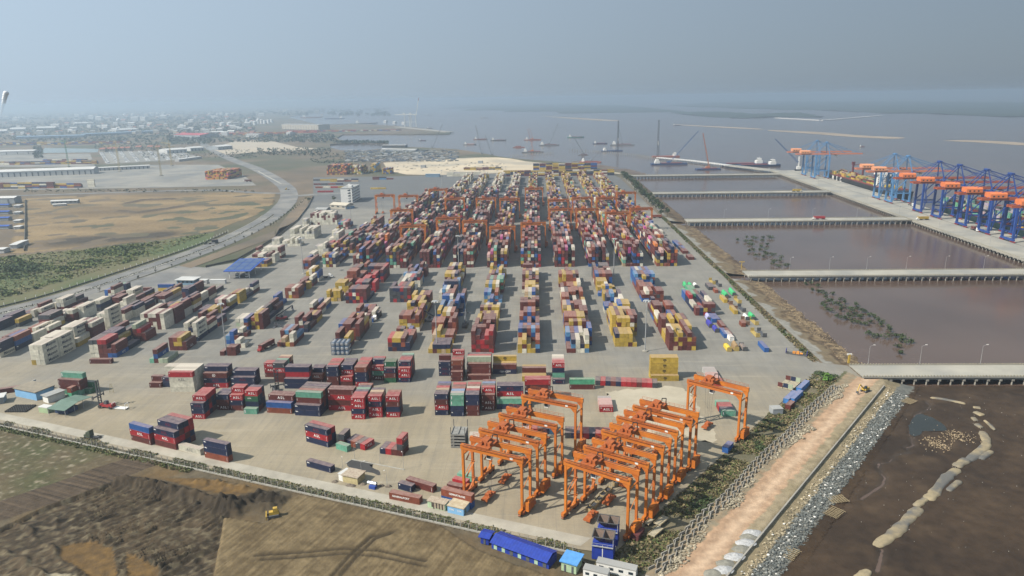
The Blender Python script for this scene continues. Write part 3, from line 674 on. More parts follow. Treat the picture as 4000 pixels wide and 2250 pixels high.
def en(phrase, a, cols, s=20, ang=0.0, b=None, side=1, gap=.1, deep=0):
    """short ends towards the camera; columns from the anchor corner to the right (side 1) or to the left (-1)"""
    if b is not None: ang = math.atan2(b.y-a.y, b.x-a.x)
    else: ang = R_(ang)
    L, W, H = SIZE[s]; d = Vector((math.cos(ang), math.sin(ang))); p = Vector((-d.y, d.x)); T = [r.split() for r in cols]
    for i, t in enumerate(T):
        c = Vector((a.x, a.y))+d*side*(W/2+i*(W+gap))+p*(L/2+deep*(L+.4))
        for k, code in enumerate(t):
            if code == '-': continue
            out = (i == 0 or len(T[i-1]) <= k) if side < 0 else (i == len(T)-1 or len(T[i+1]) <= k)
            addbox((c.x+rnd(-.02, .02), c.y+rnd(-.1, .1), k*H), ang+math.pi/2, s, code, k, len(t), i, len(T), phrase, 'col', W*H*(.9 if deep == 0 else .3)+(L*H*.6 if out else 0)+(L*W*.4 if k == len(t)-1 else 0))
# ---- near line
st('leftmost stack of the near line', Q02(1815, 692), ['rA n na', 'rA n n rA', 'n r b r', 'b n n r', 'b n b r'], 20, -2)
st('second stack of the near line', Q02(2050, 607), ['bA b n', 'b b n', 'b n n'], 20, -2)
st('third stack of the near line', Q02(2180, 612), ['b n rA', 'b n r rA', 'n b r r'], 20, -2)
st('teal-fronted stack of the near line', Q02(2305, 645), ['g', 'b n GN rA', 'b n n r', 'n n b n'], 20, -3)
st('blue-fronted long stack, near line', Q12(105, 632), ['o u', 'o u bA', 'o b bA'], 40, -7)
st('teal-topped long stack, near line', Q12(370, 657), ['n n', 'n n b g', 'n b b o', 'n n b k', 'n n n n', 'b n n k'], 40, -7)
st('all-red long stack, near line', Q12(690, 610), ['rA b rA b', 'b b r b'], 40, -4)
st('eighth stack of the near line', Q12(905, 695), ['rA n rA rA', 'b r n r', 'n r b r', 'b b b n', 'n b r g', 'b r n n', 'b b b o'], 20, -1.5)
st('ninth stack of the near line', Q12(1068, 678), ['rA rA na rA', 'b r n o', 'n b n t', 'b n b n'], 20, 0)
st('last stack of the near line', Q12(1232, 677), ['rA n b rA', 'b n n r', 'b b b o'], 20, 0)
# ---- second line
st('leftmost stack of the second line', Q12(88, 297), ['b rA rA', 'b r r'], 20, -2)
st('second stack of the second line', Q12(172, 345), ['b b rA k', 'b b n k', 'b n b g', 'b b n o', 'b b b t'], 20, -2)
st('navy long stack of the second line', Q12(272, 405), ['nW n', 'n n r n', 'n b b n'], 40, -2)
st('fourth stack of the second line', Q12(522, 360), ['b oA', 'b b n', 'b n n'], 20, -2)
st('fifth stack of the second line', Q12(672, 382), ['b b n n', 'b b n r', 'n b b o', 'b r b r', 'b n b r'], 20, -1)
st('sixth stack of the second line', Q12(802, 383), ['b rA', 'b rA rA n', 'b n r n', 'n b n k', 'b n n n'], 20, -1)
st('seventh stack of the second line', Q12(938, 388), ['rA n n o', 'b n b o', 'b r b r', 'b b r o', 'b r b r', 'b b b r'], 20, -1)
st('eighth stack of the second line', Q12(1098, 327), ['bA g rA', 'bA g r n', 'b b n r'], 20, -1)
st('green-topped stack of the second line', Q12(1210, 350), ['G b na', 'g b n G', 'b n b G'], 20, 0)
st('last stack of the second line', Q12(1345, 348), ['na rA rA', 'na r r na', 'b n r r', 'b b n r', 'n b r k', 'b b b g'], 20, 0)
# ---- left of the second line
st('white stack left of the lines', Q02(1612, 437), ['w w wB rE', 'w w w w', 'w w w w', 'w w w w', 'w w w w'], 40, -1)
st('white pair behind the white stack', Q02(1568, 330), ['w w w', 'w w w'], 20, -1)
st('low maroon stack by white stack', Q02(1412, 397), ['b', 'b b'], 20, -1)
st('navy pair beside the white stack', Q02(1543, 390), ['n na'], 20, -1)
st('ring-marked long stack right of white stack', Q02(1928, 398), ['rA na bR', 'rA na b n', 'n n b n'], 40, -.5)
st('navy long stack before second line', Q02(2183, 392), ['n na', 'n na n', 'n n n'], 40, -.5)
# ---- right group
st('first stack of the right group', Q12(1690, 657), ['n rA b n', 'b n b k', 'n r b t', 'b b n r', 'n b r n', 'b n b u'], 20, 0)
st('teal-fronted stack of the right group', Q12(1838, 668), ['n n g g', 'b n b c', 'n n b U', 'b b b o', 'n b r b', 'b n r r'], 20, 0)
st('third stack of the right group', Q12(1980, 664), ['b b n n', 'n b n n', 'b n b r', 'b b n w', 'n b b o', 'b b r r'], 20, 0)
st('fourth stack of the right group', Q12(2130, 613), ['bA bA b', 'b bA b rA', 'n n b k', 'b n b U', 'n b b b'], 20, 0)
st('teal-banded long stack behind the gantries', Q12(2272, 600), ['n g', 'n g rA na', 'n b r n'], 40, 0)
st('plain red long stack behind the gantries', Q22(122, 515), ['b n b rE', 'b b b r'], 40, 0)
st('first stack behind the right group', Q12(1727, 287), ['na na n', 'na na n b'], 20, 0)
st('tall maroon stack behind the right group', Q12(1840, 338), ['b b', 'b b b o', 'b b b r', 'b r b b', 'b b b b rA'], 20, 0)
st('yellow-green-topped long stack behind right group', Q12(1988, 325), ['b', 'b b b', 'b b b L', 'b b o r', 'b n b k'], 40, 0)
st('shaded long stack with a yellow top', Q12(2235, 268), ['nC b', 'n y', 'n b yM'], 40, 0)
st('low yellow and maroon long stack', Q22(95, 337), ['yM', 'y', 'y b', 'b y'], 40, 0)
st('lone narrow stack with pink roofs', Q22(383, 365), ['na', 'b g n rA', 'b b n r', 'b r b p', 'b b r w', 'b n b w'], 20, 0)
st('green-over-maroon long pair', Q22(545, 413), ['b h'], 40, 0)
st('tall yellow stack by the roadway', Q22(1312, 335), ['yM', 'y yM yM yM', 'y y y y'], 45, 0)
en('single row of red and navy ends', Q22(785, 375), ['k', 'r', 'n', 'b', 'n', 'r', 'r', 'r', 'b', 'r', 'r', 'k'], 20, 0, Q22(1338, 400))
st('low pink-roofed row on the sand', Q22(828, 628), ['rA', 'p', 'p', 'p', 'c'], 20, 0)
st('teal-fronted row under the lone gantry', Q22(1978, 668), ['g', 'n', 'r', 'r', 'g'], 20, 0)
st('faded row behind the lone gantry', Q22(1872, 385), ['r', 'r', 'p', 'p', 'p', 'c', 'c', 'c'], 20, -1)
en('row half hidden behind right gantries', Q22(500, 875), ['k', 'n', 'b', 'r', 'n', 'r', 'r', 'r', 'b', 'r'], 20, 0, Q22(1010, 888))
en('row half hidden behind left gantries', Q22(130, 835), ['p', 'r', 'k', 'n', 'U'], 20, -1)
st('white pair behind the nearest gantry', Q12(2010, 970), ['w wB', 'w w'], 20, -2)
en('dark box by the lone gantry', Q22(1980, 1003), ['u'], 20, 0, Q22(2032, 1018))
# ---- loose boxes near the fence
st('lone box near the dark pad', Q12(480, 1140), ['nW'], 40, 0, Q12(700, 1200))
st('three-high stack near the dark pad', Q12(475, 905), ['nW rA na', 'n n r'], 40, 0, Q12(680, 962))
st('small box before the low row', Q12(755, 975), ['g'], 20, 0, Q12(850, 1005))
en('two-high end behind small teal box', Q12(785, 942), ['b k'], 20, -12)
en('low row right of small teal box', Q12(852, 940), ['n', 'o', 'k', 'rA'], 20, 0, Q12(1030, 990))
en('row with a red top box', Q12(1170, 1018), ['n', 'r', 'b', 'b k rA'], 20, 0, Q12(1378, 1045))
st('short box by the fence path', Q13(1340, 628), ['n'], 20, 0, Q13(1470, 665))
st('long box behind the short navy one', Q13(1418, 590), ['b'], 40, 0, Q13(1645, 658))
st('long box on the fence path', Q13(1258, 722), ['oP'], 40, 0, Q13(1530, 778))
st('pair beside the nearest gantry leg', Q13(1750, 750), ['uV oX'], 40, 0, Q13(2000, 815))
st('trio behind the nearest gantry leg', Q13(1800, 640), ['b', 'r', 'g'], 20, -22, None, 4.2)
st('left stack by the fence', Q02(1240, 890), ['b rA u'], 40, 0, Q02(1420, 940))
st('middle stack by the fence', Q02(1468, 935), ['b rA na', 'n r b na', 'n b r n', 'b n r r'], 40, -22.5)
st('lone box between the fence stacks', Q02(1690, 985), ['wB'], 40, -22.5)
st('right stack by the fence', Q02(1935, 1055), ['oE nW n'], 40, 0, Q02(2150, 1103))
st('teal-topped stack by the sheds', Q02(570, 455), ['g b b', 'g b b g'], 40, -9)
st('dark green pair by the sheds', Q02(760, 450), ['G', 'G G'], 20, -8)
en('end-on pair before the shed stack', Q02(645, 490), ['h o'], 20, -12)
st('long box left of the blue hut', Q02(-60, 470), ['b'], 40, 27)
# ---- white-box yard on the left, long boxes seen along their right sides
qa, qb = crop(0, 1080, 2.56), crop(450, 1080, 2.275)
en('near white block', Q01(430, 1270), ['wT wT wT wT', 'w w w w', 'y w w w'], 45, 0, None, -1)
en('white block behind the near one', Q01(577, 1192), ['wT wT wT wT', 'w w w w', 'w w w w', 'w w w w'], 45, 0, None, -1)
en('white-over-maroon block, third back', qa(765, 692), ['b wT wT wT', 'b w w w', 'w w w w'], 45, 0, None, -1)
en('blue and rust block at far left', qa(172, 742), ['n u o', 'w b u', 'w b b'], 45, 0, None, -1)
en('navy-topped pile at the frame edge', qa(8, 815), ['wT n n', 'w n b'], 45, 0, None, -1)
en('maroon pair under white box', qa(375, 602), ['b wT', 'b o'], 45, 0, None, -1)
en('yellow box over charcoal', qa(200, 505), ['k y'], 40, 0, None, -1)
en('purple-roofed maroon block', qa(512, 517), ['u b k', 'b b k', 'u b k'], 45, 0, None, -1)
en('navy pile near the road', qa(122, 475), ['b n', 'n n'], 45, 0, None, -1)
en('low navy pile at frame edge', qa(0, 545), ['n n', 'n n'], 45, 0, None, -1)
en('white box nearest the road', qa(425, 402), ['b wT'], 45, 0, None, -1)
en('short white pair by the road', qa(350, 412), ['wT wT'], 20, 0, None, -1)
en('white pile beside the road', qa(648, 345), ['b wT wT', 'b c w'], 45, 0, None, -1)
en('small mixed pile mid block', qa(742, 452), ['b b wZ', 'b b w'], 20, 0, None, -1)
en('three-high white pile', qa(852, 425), ['wT wT wT', 'w w w'], 45, 0, None, -1)
en('navy and white pile further back', qa(1015, 350), ['k n w', 'k n w'], 40, 0, None, -1)
en('tallest white pile', qa(1112, 547), ['wT wT wT wT wT', 'w w w w', 'w w w w'], 45, 0, None, -1)
en('striped maroon and white block', qa(945, 632), ['b b b wZ', 'b w b b', 'w b w w', 'b w b b', 'w w b w'], 40, 0, None, -1)
en('grey and red block with blue base', Q01(1105, 1200), ['uS bE b', 'u b', 'b b b r', 'b b b r', 'w w w k', 'w w w k'], 40, 0, None, -1)
en('stepped rust block', Q01(1380, 1047), ['b b', 'b b r', 'n b b L'], 40, 0, None, -1)
en('low pile with a blue lettered box', Q01(1582, 1252), ['L', 'L', 'b uS b', 'g'], 40, 0, None, -1)
st('open long bin before grey-red block', Q01(848, 1258), ['b'], 40, 0)
en('yellow-topped block', Q01(1765, 1133), ['bA b', 'b y y', 'b y o', 'b b b'], 40, 0, None, -1)
en('white pile right of yellow-topped block', Q01(1870, 1048), ['n wT wT wT', 'n w n', 'w w w wT'], 45, 0, None, -1)
en('striped white and maroon block', Q01(1562, 935), ['wZ wZ wZ wZ', 'b b b b', 'w w b w', 'w b b w', 'b b w b', 'w b w w'], 40, 0, None, -1)
en('dark maroon wall of boxes', qb(545, 420), ['b b b b', 'b b b r', 'w b b'], 40, 0, None, -1)
en('navy wall of boxes', qb(695, 300), ['n n n n', 'n b b', 'n n n'], 40, 0, None, -1)
en('maroon pile behind the white one', qb(815, 430), ['b b', 'b b b'], 40, 0, None, -1)
en('maroon over white pile', qb(95, 400), ['w w b', 'n n n'], 40, 0, None, -1)
en('cream pile further back', qb(110, 290), ['c w w', 'w w'], 40, 0, None, -1)
en('maroon-over-lettered-white pile', qb(275, 285), ['wT b', 'w b'], 45, 0, None, -1)
en('pink and maroon pile', qb(445, 235), ['c b', 'w b', 'b b'], 40, 0, None, -1)
en('navy-topped pile at back', qb(660, 200), ['n n n', 'b b n'], 40, 0, None, -1)
en('cream pair at back', qb(770, 225), ['w w'], 40, 0, None, -1)
en('white lettered pair at back', qb(165, 190), ['wT wT', 'w w'], 45, 0, None, -1)
en('maroon pile at back left', qb(40, 250), ['b b', 'b b'], 40, 0, None, -1)
en('teal and navy pile at back', qb(105, 125), ['n n', 'h g', 'n k'], 20, 0, None, -1)
en('red over cream pile at back', qb(0, 180), ['w w b', 'w b', 'u u'], 40, 0, None, -1)
st('blue-over-yellow long pair', qb(385, 130), ['yM u'], 40, 0)
st('long maroon box beside blue-yellow pair', qb(530, 133), ['b'], 40, 0)
st('long pale green box by the gate', qb(763, 125), ['L'], 40, 0)
st('short maroon box at the back', qb(245, 130), ['b'], 20, 0)
en('maroon and yellow wall by the mast', qb(885, 395), ['y y y', 'b b y', 'y u n', 'b u n'], 40, 0, None, -1)
en('second wall by the mast', qb(990, 300), ['b b b', 'y b w', 'b b p'], 40, 0, None, -1)
en('yellow far end of mast wall', qb(1110, 240), ['y y y', 'b b o'], 40, 0, None, -1)
en('small end boxes right of mast', qb(1075, 705), ['b b', 'b b'], 20, 0, None, -1)
en('lone end box left of mast', qb(970, 705), ['b'], 20, 0, None, -1)
en('cream and blue pile right of mast', qb(1185, 480), ['u o u', 'w w w', 'w L w'], 40, 0, None, -1)
en('blue and maroon pile right of mast', qb(1100, 600), ['w b', 'u u u', 'u U'], 20, 0, None, -1)
en('rust and yellow block right of mast', qb(1320, 470), ['b b b b', 'y b y y', 'b y o'], 40, 0, None, -1)
# ---- split: the 300 that show largest are things, the rest join the mass
def score(B):
    c = B[0]; d2 = c[0]**2+c[1]**2+(CH-c[2])**2; px, py = PX(c[0], c[1], c[2]); return (B[10]/d2 if -40 < px < 4040 and py < 2290 else 0)
order = sorted(range(len(BOXES)), key=lambda i: -score(BOXES[i])); SOLO = set(order[:300])
MASS = MB()
def massbox(c, rz, s, col, j=.0):
    L, W, H = SIZE[s]; t = PAL[col][0]; f = rnd(.78, 1.18); MASS.ct = tuple(v*f for v in t)
    MASS.obox(c, rz, L, W, c[2]+.03, c[2]+H-.03)
used_labels = {}
for i, (c, rz, s, code, k, nk, row, nrow, phrase, run, ex) in enumerate(BOXES):
    col, dec = code[0], code[1:]
    if i not in SOLO: massbox(c, rz, s, col); continue
    o = link('shipping_container', CM[s]); o.location = c; o.rotation_euler.z = rz
    t = PAL[col][0]; f = rnd(.85, 1.12); o.color = (t[0]*f, t[1]*f, t[2]*f, 1)
    for g in (-1, 1):
        dr = link('door', DM[(s, g)], o); dr.color = o.color
    if dec or rnd(0, 1) < .8: decorate(o, s, col, dec)
    tier = '' if nk == 1 else 'on top' if k == nk-1 else 'at ground level' if k == 0 else ORD[k]+' tier'
    pos = '' if nrow == 1 else (ORD[row]+' row' if run == 'row' else 'column '+str(row+1) if False else ORD[row]+' column')
    lb = ', '.join(x for x in (' '.join(x for x in (DWORD.get(dec, ''), PAL[col][1], 'container', tier) if x), pos, phrase) if x)
    tag(o, lb, 'container', 'shipping containers stacked in the yard')
foot = [(B[0][0], B[0][1]) for B in BOXES]
for B in [b for b in BOXES if b[9] == 'col' and b[4] == 0 and b[0][0] < -150 and b[0][1] > 340]:
    c = B[0]; L = SIZE[B[2]][0]
    for rep in (1, 2):
        y = c[1]+rep*(L+.5)
        if min((abs(f[0]-c[0])/2.3)**2+(abs(f[1]-y)/12.5)**2 for f in foot) > 1 and y < 560-(-c[0]-150)*.35:
            foot.append((c[0], y)); hh = max(1, B[5]+random.choice((-2, -1, -1, 0)))
            for k in range(hh): massbox((c[0], y, k*2.62), math.pi/2, 40 if B[2] == 45 else B[2], pick([('w', 5), ('b', 6), ('n', 3), ('y', 1), ('k', 1)]))
# ---- middle rows worked by reach stackers
P_MIX = [('b', 9), ('y', 5), ('w', 3), ('u', 3), ('n', 3), ('r', 2), ('o', 3), ('g', 1.2), ('U', 1.2), ('k', 1), ('c', .6), ('t', .6)]
P_YEL = [('y', 12), ('b', 5), ('o', 2), ('u', 2), ('w', 1.5), ('n', 1), ('t', 2)]
P_BLU = [('u', 8), ('U', 4), ('b', 4), ('o', 2), ('w', 2), ('y', 1), ('n', 2)]
P_NAV = [('n', 8), ('r', 5), ('b', 6), ('k', 2), ('w', 1.5), ('y', 1)]
P_RUS = [('b', 8), ('o', 6), ('u', 2), ('w', 2), ('y', 2), ('k', 1)]
def midrow(X, y0, y1, n, prof, size=None):
    """one storage row: n slots wide from X, bays from y0 to y1; prof gives (share, palette, low, high) along the row"""
    y = y0; T = y1-y0
    while y < y1-6:
        q = (y-y0)/T; acc = 0
        for sh, pal, lo, hi in prof:
            acc += sh
            if q < acc: break
        s = size or (40 if random.random() < .72 else 20); L = SIZE[s][0]
        if random.random() < .1: y += 3.5
        lead = pick(pal); i0 = 0; nn = n
        if random.random() < .3: i0 = random.randint(0, 1); nn = n-random.randint(0, 1)
        h0 = random.randint(lo, hi)
        for i in range(i0, nn):
            h = max(0, min(hi, h0+random.choice((-2, -1, 0, 0, 0, 0, 1))))
            for k in range(h):
                c = lead if random.random() < .45 else pick(pal)
                massbox((X+1.22+i*2.5, y+L/2+rnd(-.15, .15), k*2.62), math.pi/2, s, c)
        y += L+(.5 if random.random() < .75 else rnd(1.5, 5))
M_ = P_MIX
for a in [(-152, 388, 470, 4, [(.5, M_, 1, 3), (.5, P_YEL, 2, 3)]), (-150, 480, 565, 5, [(.4, P_YEL, 2, 4), (.6, P_RUS, 2, 4)]), (-184, 425, 480, 3, [(1, P_BLU, 1, 3)]), (-183, 492, 560, 4, [(.5, P_RUS, 2, 3), (.5, P_YEL, 3, 4)]),
          (-118, 382, 470, 5, [(.35, P_RUS, 2, 4), (.65, M_, 1, 3)]), (-135, 478, 555, 6, [(.3, P_NAV, 2, 4), (.7, P_NAV, 3, 4)]),
          (-85, 376, 470, 5, [(.35, M_, 1, 3), (.65, P_YEL, 3, 4)]), (-104, 480, 560, 6, [(.5, P_NAV, 3, 4), (.5, P_BLU, 3, 4)]),
          (-64, 376, 475, 6, [(.3, P_YEL, 2, 3), (.4, P_RUS, 3, 4), (.3, P_BLU, 2, 4)]), (-70, 486, 556, 5, [(.5, P_BLU, 3, 4), (.5, P_YEL, 2, 4)]),
          (-37, 376, 562, 5, [(.2, [('b', 9), ('r', 2)], 4, 5), (.2, P_YEL, 2, 3), (.3, M_, 3, 4), (.3, P_YEL, 3, 4)]),
          (-11, 376, 566, 5, [(.15, P_BLU, 3, 4), (.25, P_RUS, 3, 4), (.25, P_YEL, 3, 4), (.35, M_, 3, 4)]),
          (16.5, 376, 545, 6, [(.12, P_BLU, 3, 4), (.25, P_YEL, 4, 4), (.3, P_RUS, 3, 4), (.33, P_YEL, 3, 5)]),
          (44.5, 386, 475, 6, [(.6, P_YEL, 3, 5), (.4, P_BLU, 3, 4)]), (44, 480, 560, 5, [(.4, P_YEL, 2, 3), (.6, P_RUS, 4, 4)]),
          (74, 376, 470, 6, [(.35, P_YEL, 3, 4), (.35, P_RUS, 3, 4), (.3, P_NAV, 2, 3)]), (73, 478, 545, 6, [(.4, P_RUS, 2, 3), (.6, P_BLU, 3, 4)]),
          (103, 445, 500, 5, [(.6, P_NAV, 2, 3), (.4, [('h', 3), ('u', 4), ('b', 3)], 1, 2)]), (110, 400, 440, 2, [(1, [('u', 5), ('b', 2), ('y', 1)], 1, 1)]),
          (126, 376, 392, 3, [(1, [('t', 3), ('u', 2), ('y', 2)], 1, 1)]), (126, 405, 525, 2, [(1, [('o', 3), ('y', 4), ('b', 3), ('h', 2), ('k', 2)], 1, 1)]), (132, 590, 690, 2, [(1, [('n', 4), ('u', 4), ('b', 3)], 1, 1)])]: midrow(*a)
# ---- gantry blocks
BX = [-156.2+28.55*k for k in range(10)]; PITCH = 2.9
def block(X, y0, y1, n, pal, lo, hi, dens=1.0):
    y = y0; bay = 0
    base = [random.randint(lo, hi) for _ in range(n)]
    while y < y1:
        s = 40 if random.random() < .8 else 20
        lead = [pick(pal) for _ in range(n)]
        if random.random() > dens: y += SIZE[s][0]+.5; continue
        if random.random() < .35: base = [random.randint(lo, hi) for _ in range(n)]
        for i in range(n):
            h = max(0, min(hi, base[i]+random.choice((-2, -1, -1, 0, 0, 0, 0, 1))))
            if bay == 0: h = max(4, h) if random.random() < .85 else 1
            for k in range(h): massbox((X+1.22+i*PITCH, y+SIZE[s][0]/2, k*2.85), math.pi/2, s, lead[i] if random.random() < .3 else pick(pal))
        y += SIZE[s][0]+.5; bay += 1
PR = [('b', 16), ('y', 2.6), ('w', 2.4), ('n', 3.4), ('u', 1.8), ('r', 2), ('p', 1.4), ('g', 1), ('k', 1.5), ('L', .7), ('m', .6), ('O', .5), ('o', 3), ('t', .6)]
PY = [('y', 9), ('b', 7), ('t', 3), ('w', 2), ('n', 1), ('o', 2), ('g', .6)]
PYR = [('y', 5), ('b', 9), ('t', 1), ('w', 2.4), ('n', 2), ('u', 2), ('o', 2), ('g', 1)]
for k, X in enumerate(BX):
    block(X, 585, 785, 6, PR, 5, 6)
    block(X, 806, 1010, 6, PYR if k > 5 else PR, 4, 6)
    if k >= 1: block(X+1, 1030, 1275, 5, PY if k > 4 else [('w', 9), ('y', 3), ('b', 4), ('c', 1)], 2, 4, .9)
for X, y0, y1, n, pal in [(-184, 590, 650, 4, PYR), (-188, 655, 800, 5, P_RUS)]: block(X, y0, y1, n, pal, 2, 4, .9)
def sider(Q, x0, y0, n, tiers, pal, deep=2):
    """rows of forty-foot boxes lying across the view"""
    a = Q(x0, y0)
    for d in range(deep):
        for i in range(n):
            for k in range(max(1, tiers+random.choice((-1, 0, 0)))): massbox((a.x+6.1+i*12.6, a.y+1.2+d*2.6, k*2.62), 0, 40, pick(pal))
for Q, x, y, n, t, pal, dp in [(Q20, -80, 820, 16, 4, [('b', 6), ('y', 5), ('n', 3), ('k', 2), ('w', 1)], 3), (Q20, 200, 760, 10, 5, [('b', 6), ('y', 5), ('n', 3), ('u', 2), ('k', 2)], 2), (Q10, 1800, 820, 5, 3, [('w', 8), ('c', 1)], 2), (Q10, 1960, 760, 6, 2, [('b', 4), ('t', 4), ('y', 3), ('k', 2)], 2),
                               (Q10, 545, 900, 4, 1, M_, 1), (Q10, 560, 930, 5, 1, M_, 2), (Q10, 580, 970, 2, 1, [('r', 3), ('m', 1)], 1), (Q10, 700, 870, 4, 2, M_, 1), (Q10, 1080, 940, 2, 1, [('b', 1), ('y', 1)], 1), (Q10, 540, 860, 5, 1, [('b', 1), ('y', 1), ('k', 1)], 1), (Q10, 1100, 850, 3, 2, [('b', 3), ('k', 2), ('U', 1)], 1)]: sider(Q, x, y, n, t, pal, dp)
def bulk(Q, x0, y0, x1, deep, tiers, pal, endon=True):
    a, b = Q(x0, y0), Q(x1, y0); n = max(1, int((b.x-a.x)/(2.55 if endon else 12.7)))
    for d in range(deep):
        for i in range(n):
            for k in range(max(1, tiers+random.choice((-2, -1, 0, 0, 0)))):
                if endon: massbox((a.x+1.22+i*2.55, a.y+6.1+d*12.7, k*2.62), math.pi/2, 40, pick(pal))
                else: massbox((a.x+6.1+i*12.7, a.y+1.22+d*2.6, k*2.62), 0, 40, pick(pal))
bulk(Q10, 670, 805, 850, 4, 7, [('b', 7), ('y', 3), ('O', 2), ('n', 1)]); bulk(Q10, 890, 800, 1000, 4, 6, [('b', 3), ('y', 3), ('G', 1), ('w', 1)]); bulk(Q10, 1080, 780, 1130, 4, 6, [('y', 6), ('U', 2)]); bulk(Q10, 1190, 795, 1280, 2, 4, [('y', 3), ('b', 3), ('u', 2)])
WB, WW = [('w', 8), ('b', 4)], [('w', 9), ('c', 1)]
for a_ in [(Q10, 520, 1275, 765, 2, 5, WB), (Q10, 440, 1288, 520, 1, 3, WW), (Q10, 325, 1410, 570, 2, 4, WW), (Q10, 690, 1449, 800, 2, 4, WW), (Q11, 155, 152, 425, 1, 3, WW), (Q11, -20, 268, 260, 1, 4, WB), (Q11, -30, 308, 205, 1, 3, WB), (Q11, 560, 226, 690, 1, 4, WW), (Q11, 505, 295, 600, 1, 3, WB), (Q11, -110, 345, 130, 1, 2, [('o', 2), ('b', 2), ('y', 1), ('u', 1)]), (Q11, 440, 368, 530, 2, 3, P_BLU), (Q11, 640, 215, 780, 2, 3, P_NAV), (Q10, 760, 1320, 870, 2, 3, PR), (Q10, 930, 1449, 1130, 3, 5, PR), (Q10, 850, 1500, 1000, 3, 5, PR)]: bulk(*a_)
bulk(Q00, 1940, 970, 2150, 5, 6, [('b', 5), ('O', 4), ('y', 4), ('m', 1)])
PF = [('b', 5), ('y', 4), ('o', 3), ('u', 2), ('n', 2), ('w', 2)]
bulk(Q00, -300, 1060, 520, 2, 4, PF, False); bulk(Q00, 430, 1050, 800, 2, 3, PF, False); bulk(Q00, 830, 1040, 920, 1, 5, [('w', 1)], False); bulk(Q00, -200, 835, 850, 3, 3, PF, False); bulk(Q00, -200, 650, 1080, 4, 4, PF, False); bulk(Q00, 400, 800, 860, 3, 2, PF, False)
bulk(Q10, -300, 430, 280, 6, 4, [('O', 4), ('b', 5), ('y', 1), ('r', 4)], False); bulk(Q10, 290, 410, 560, 5, 4, [('r', 6), ('O', 2), ('b', 2)], False); bulk(Q10, 580, 400, 930, 4, 3, PF+[('r', 6)], False); bulk(Q10, 960, 392, 1350, 3, 2, PF+[('r', 4)], False)
tag(MASS.build('container_mass', CSTUFF), 'rows upon rows of mixed stacked shipping containers', 'containers', None, 'stuff')
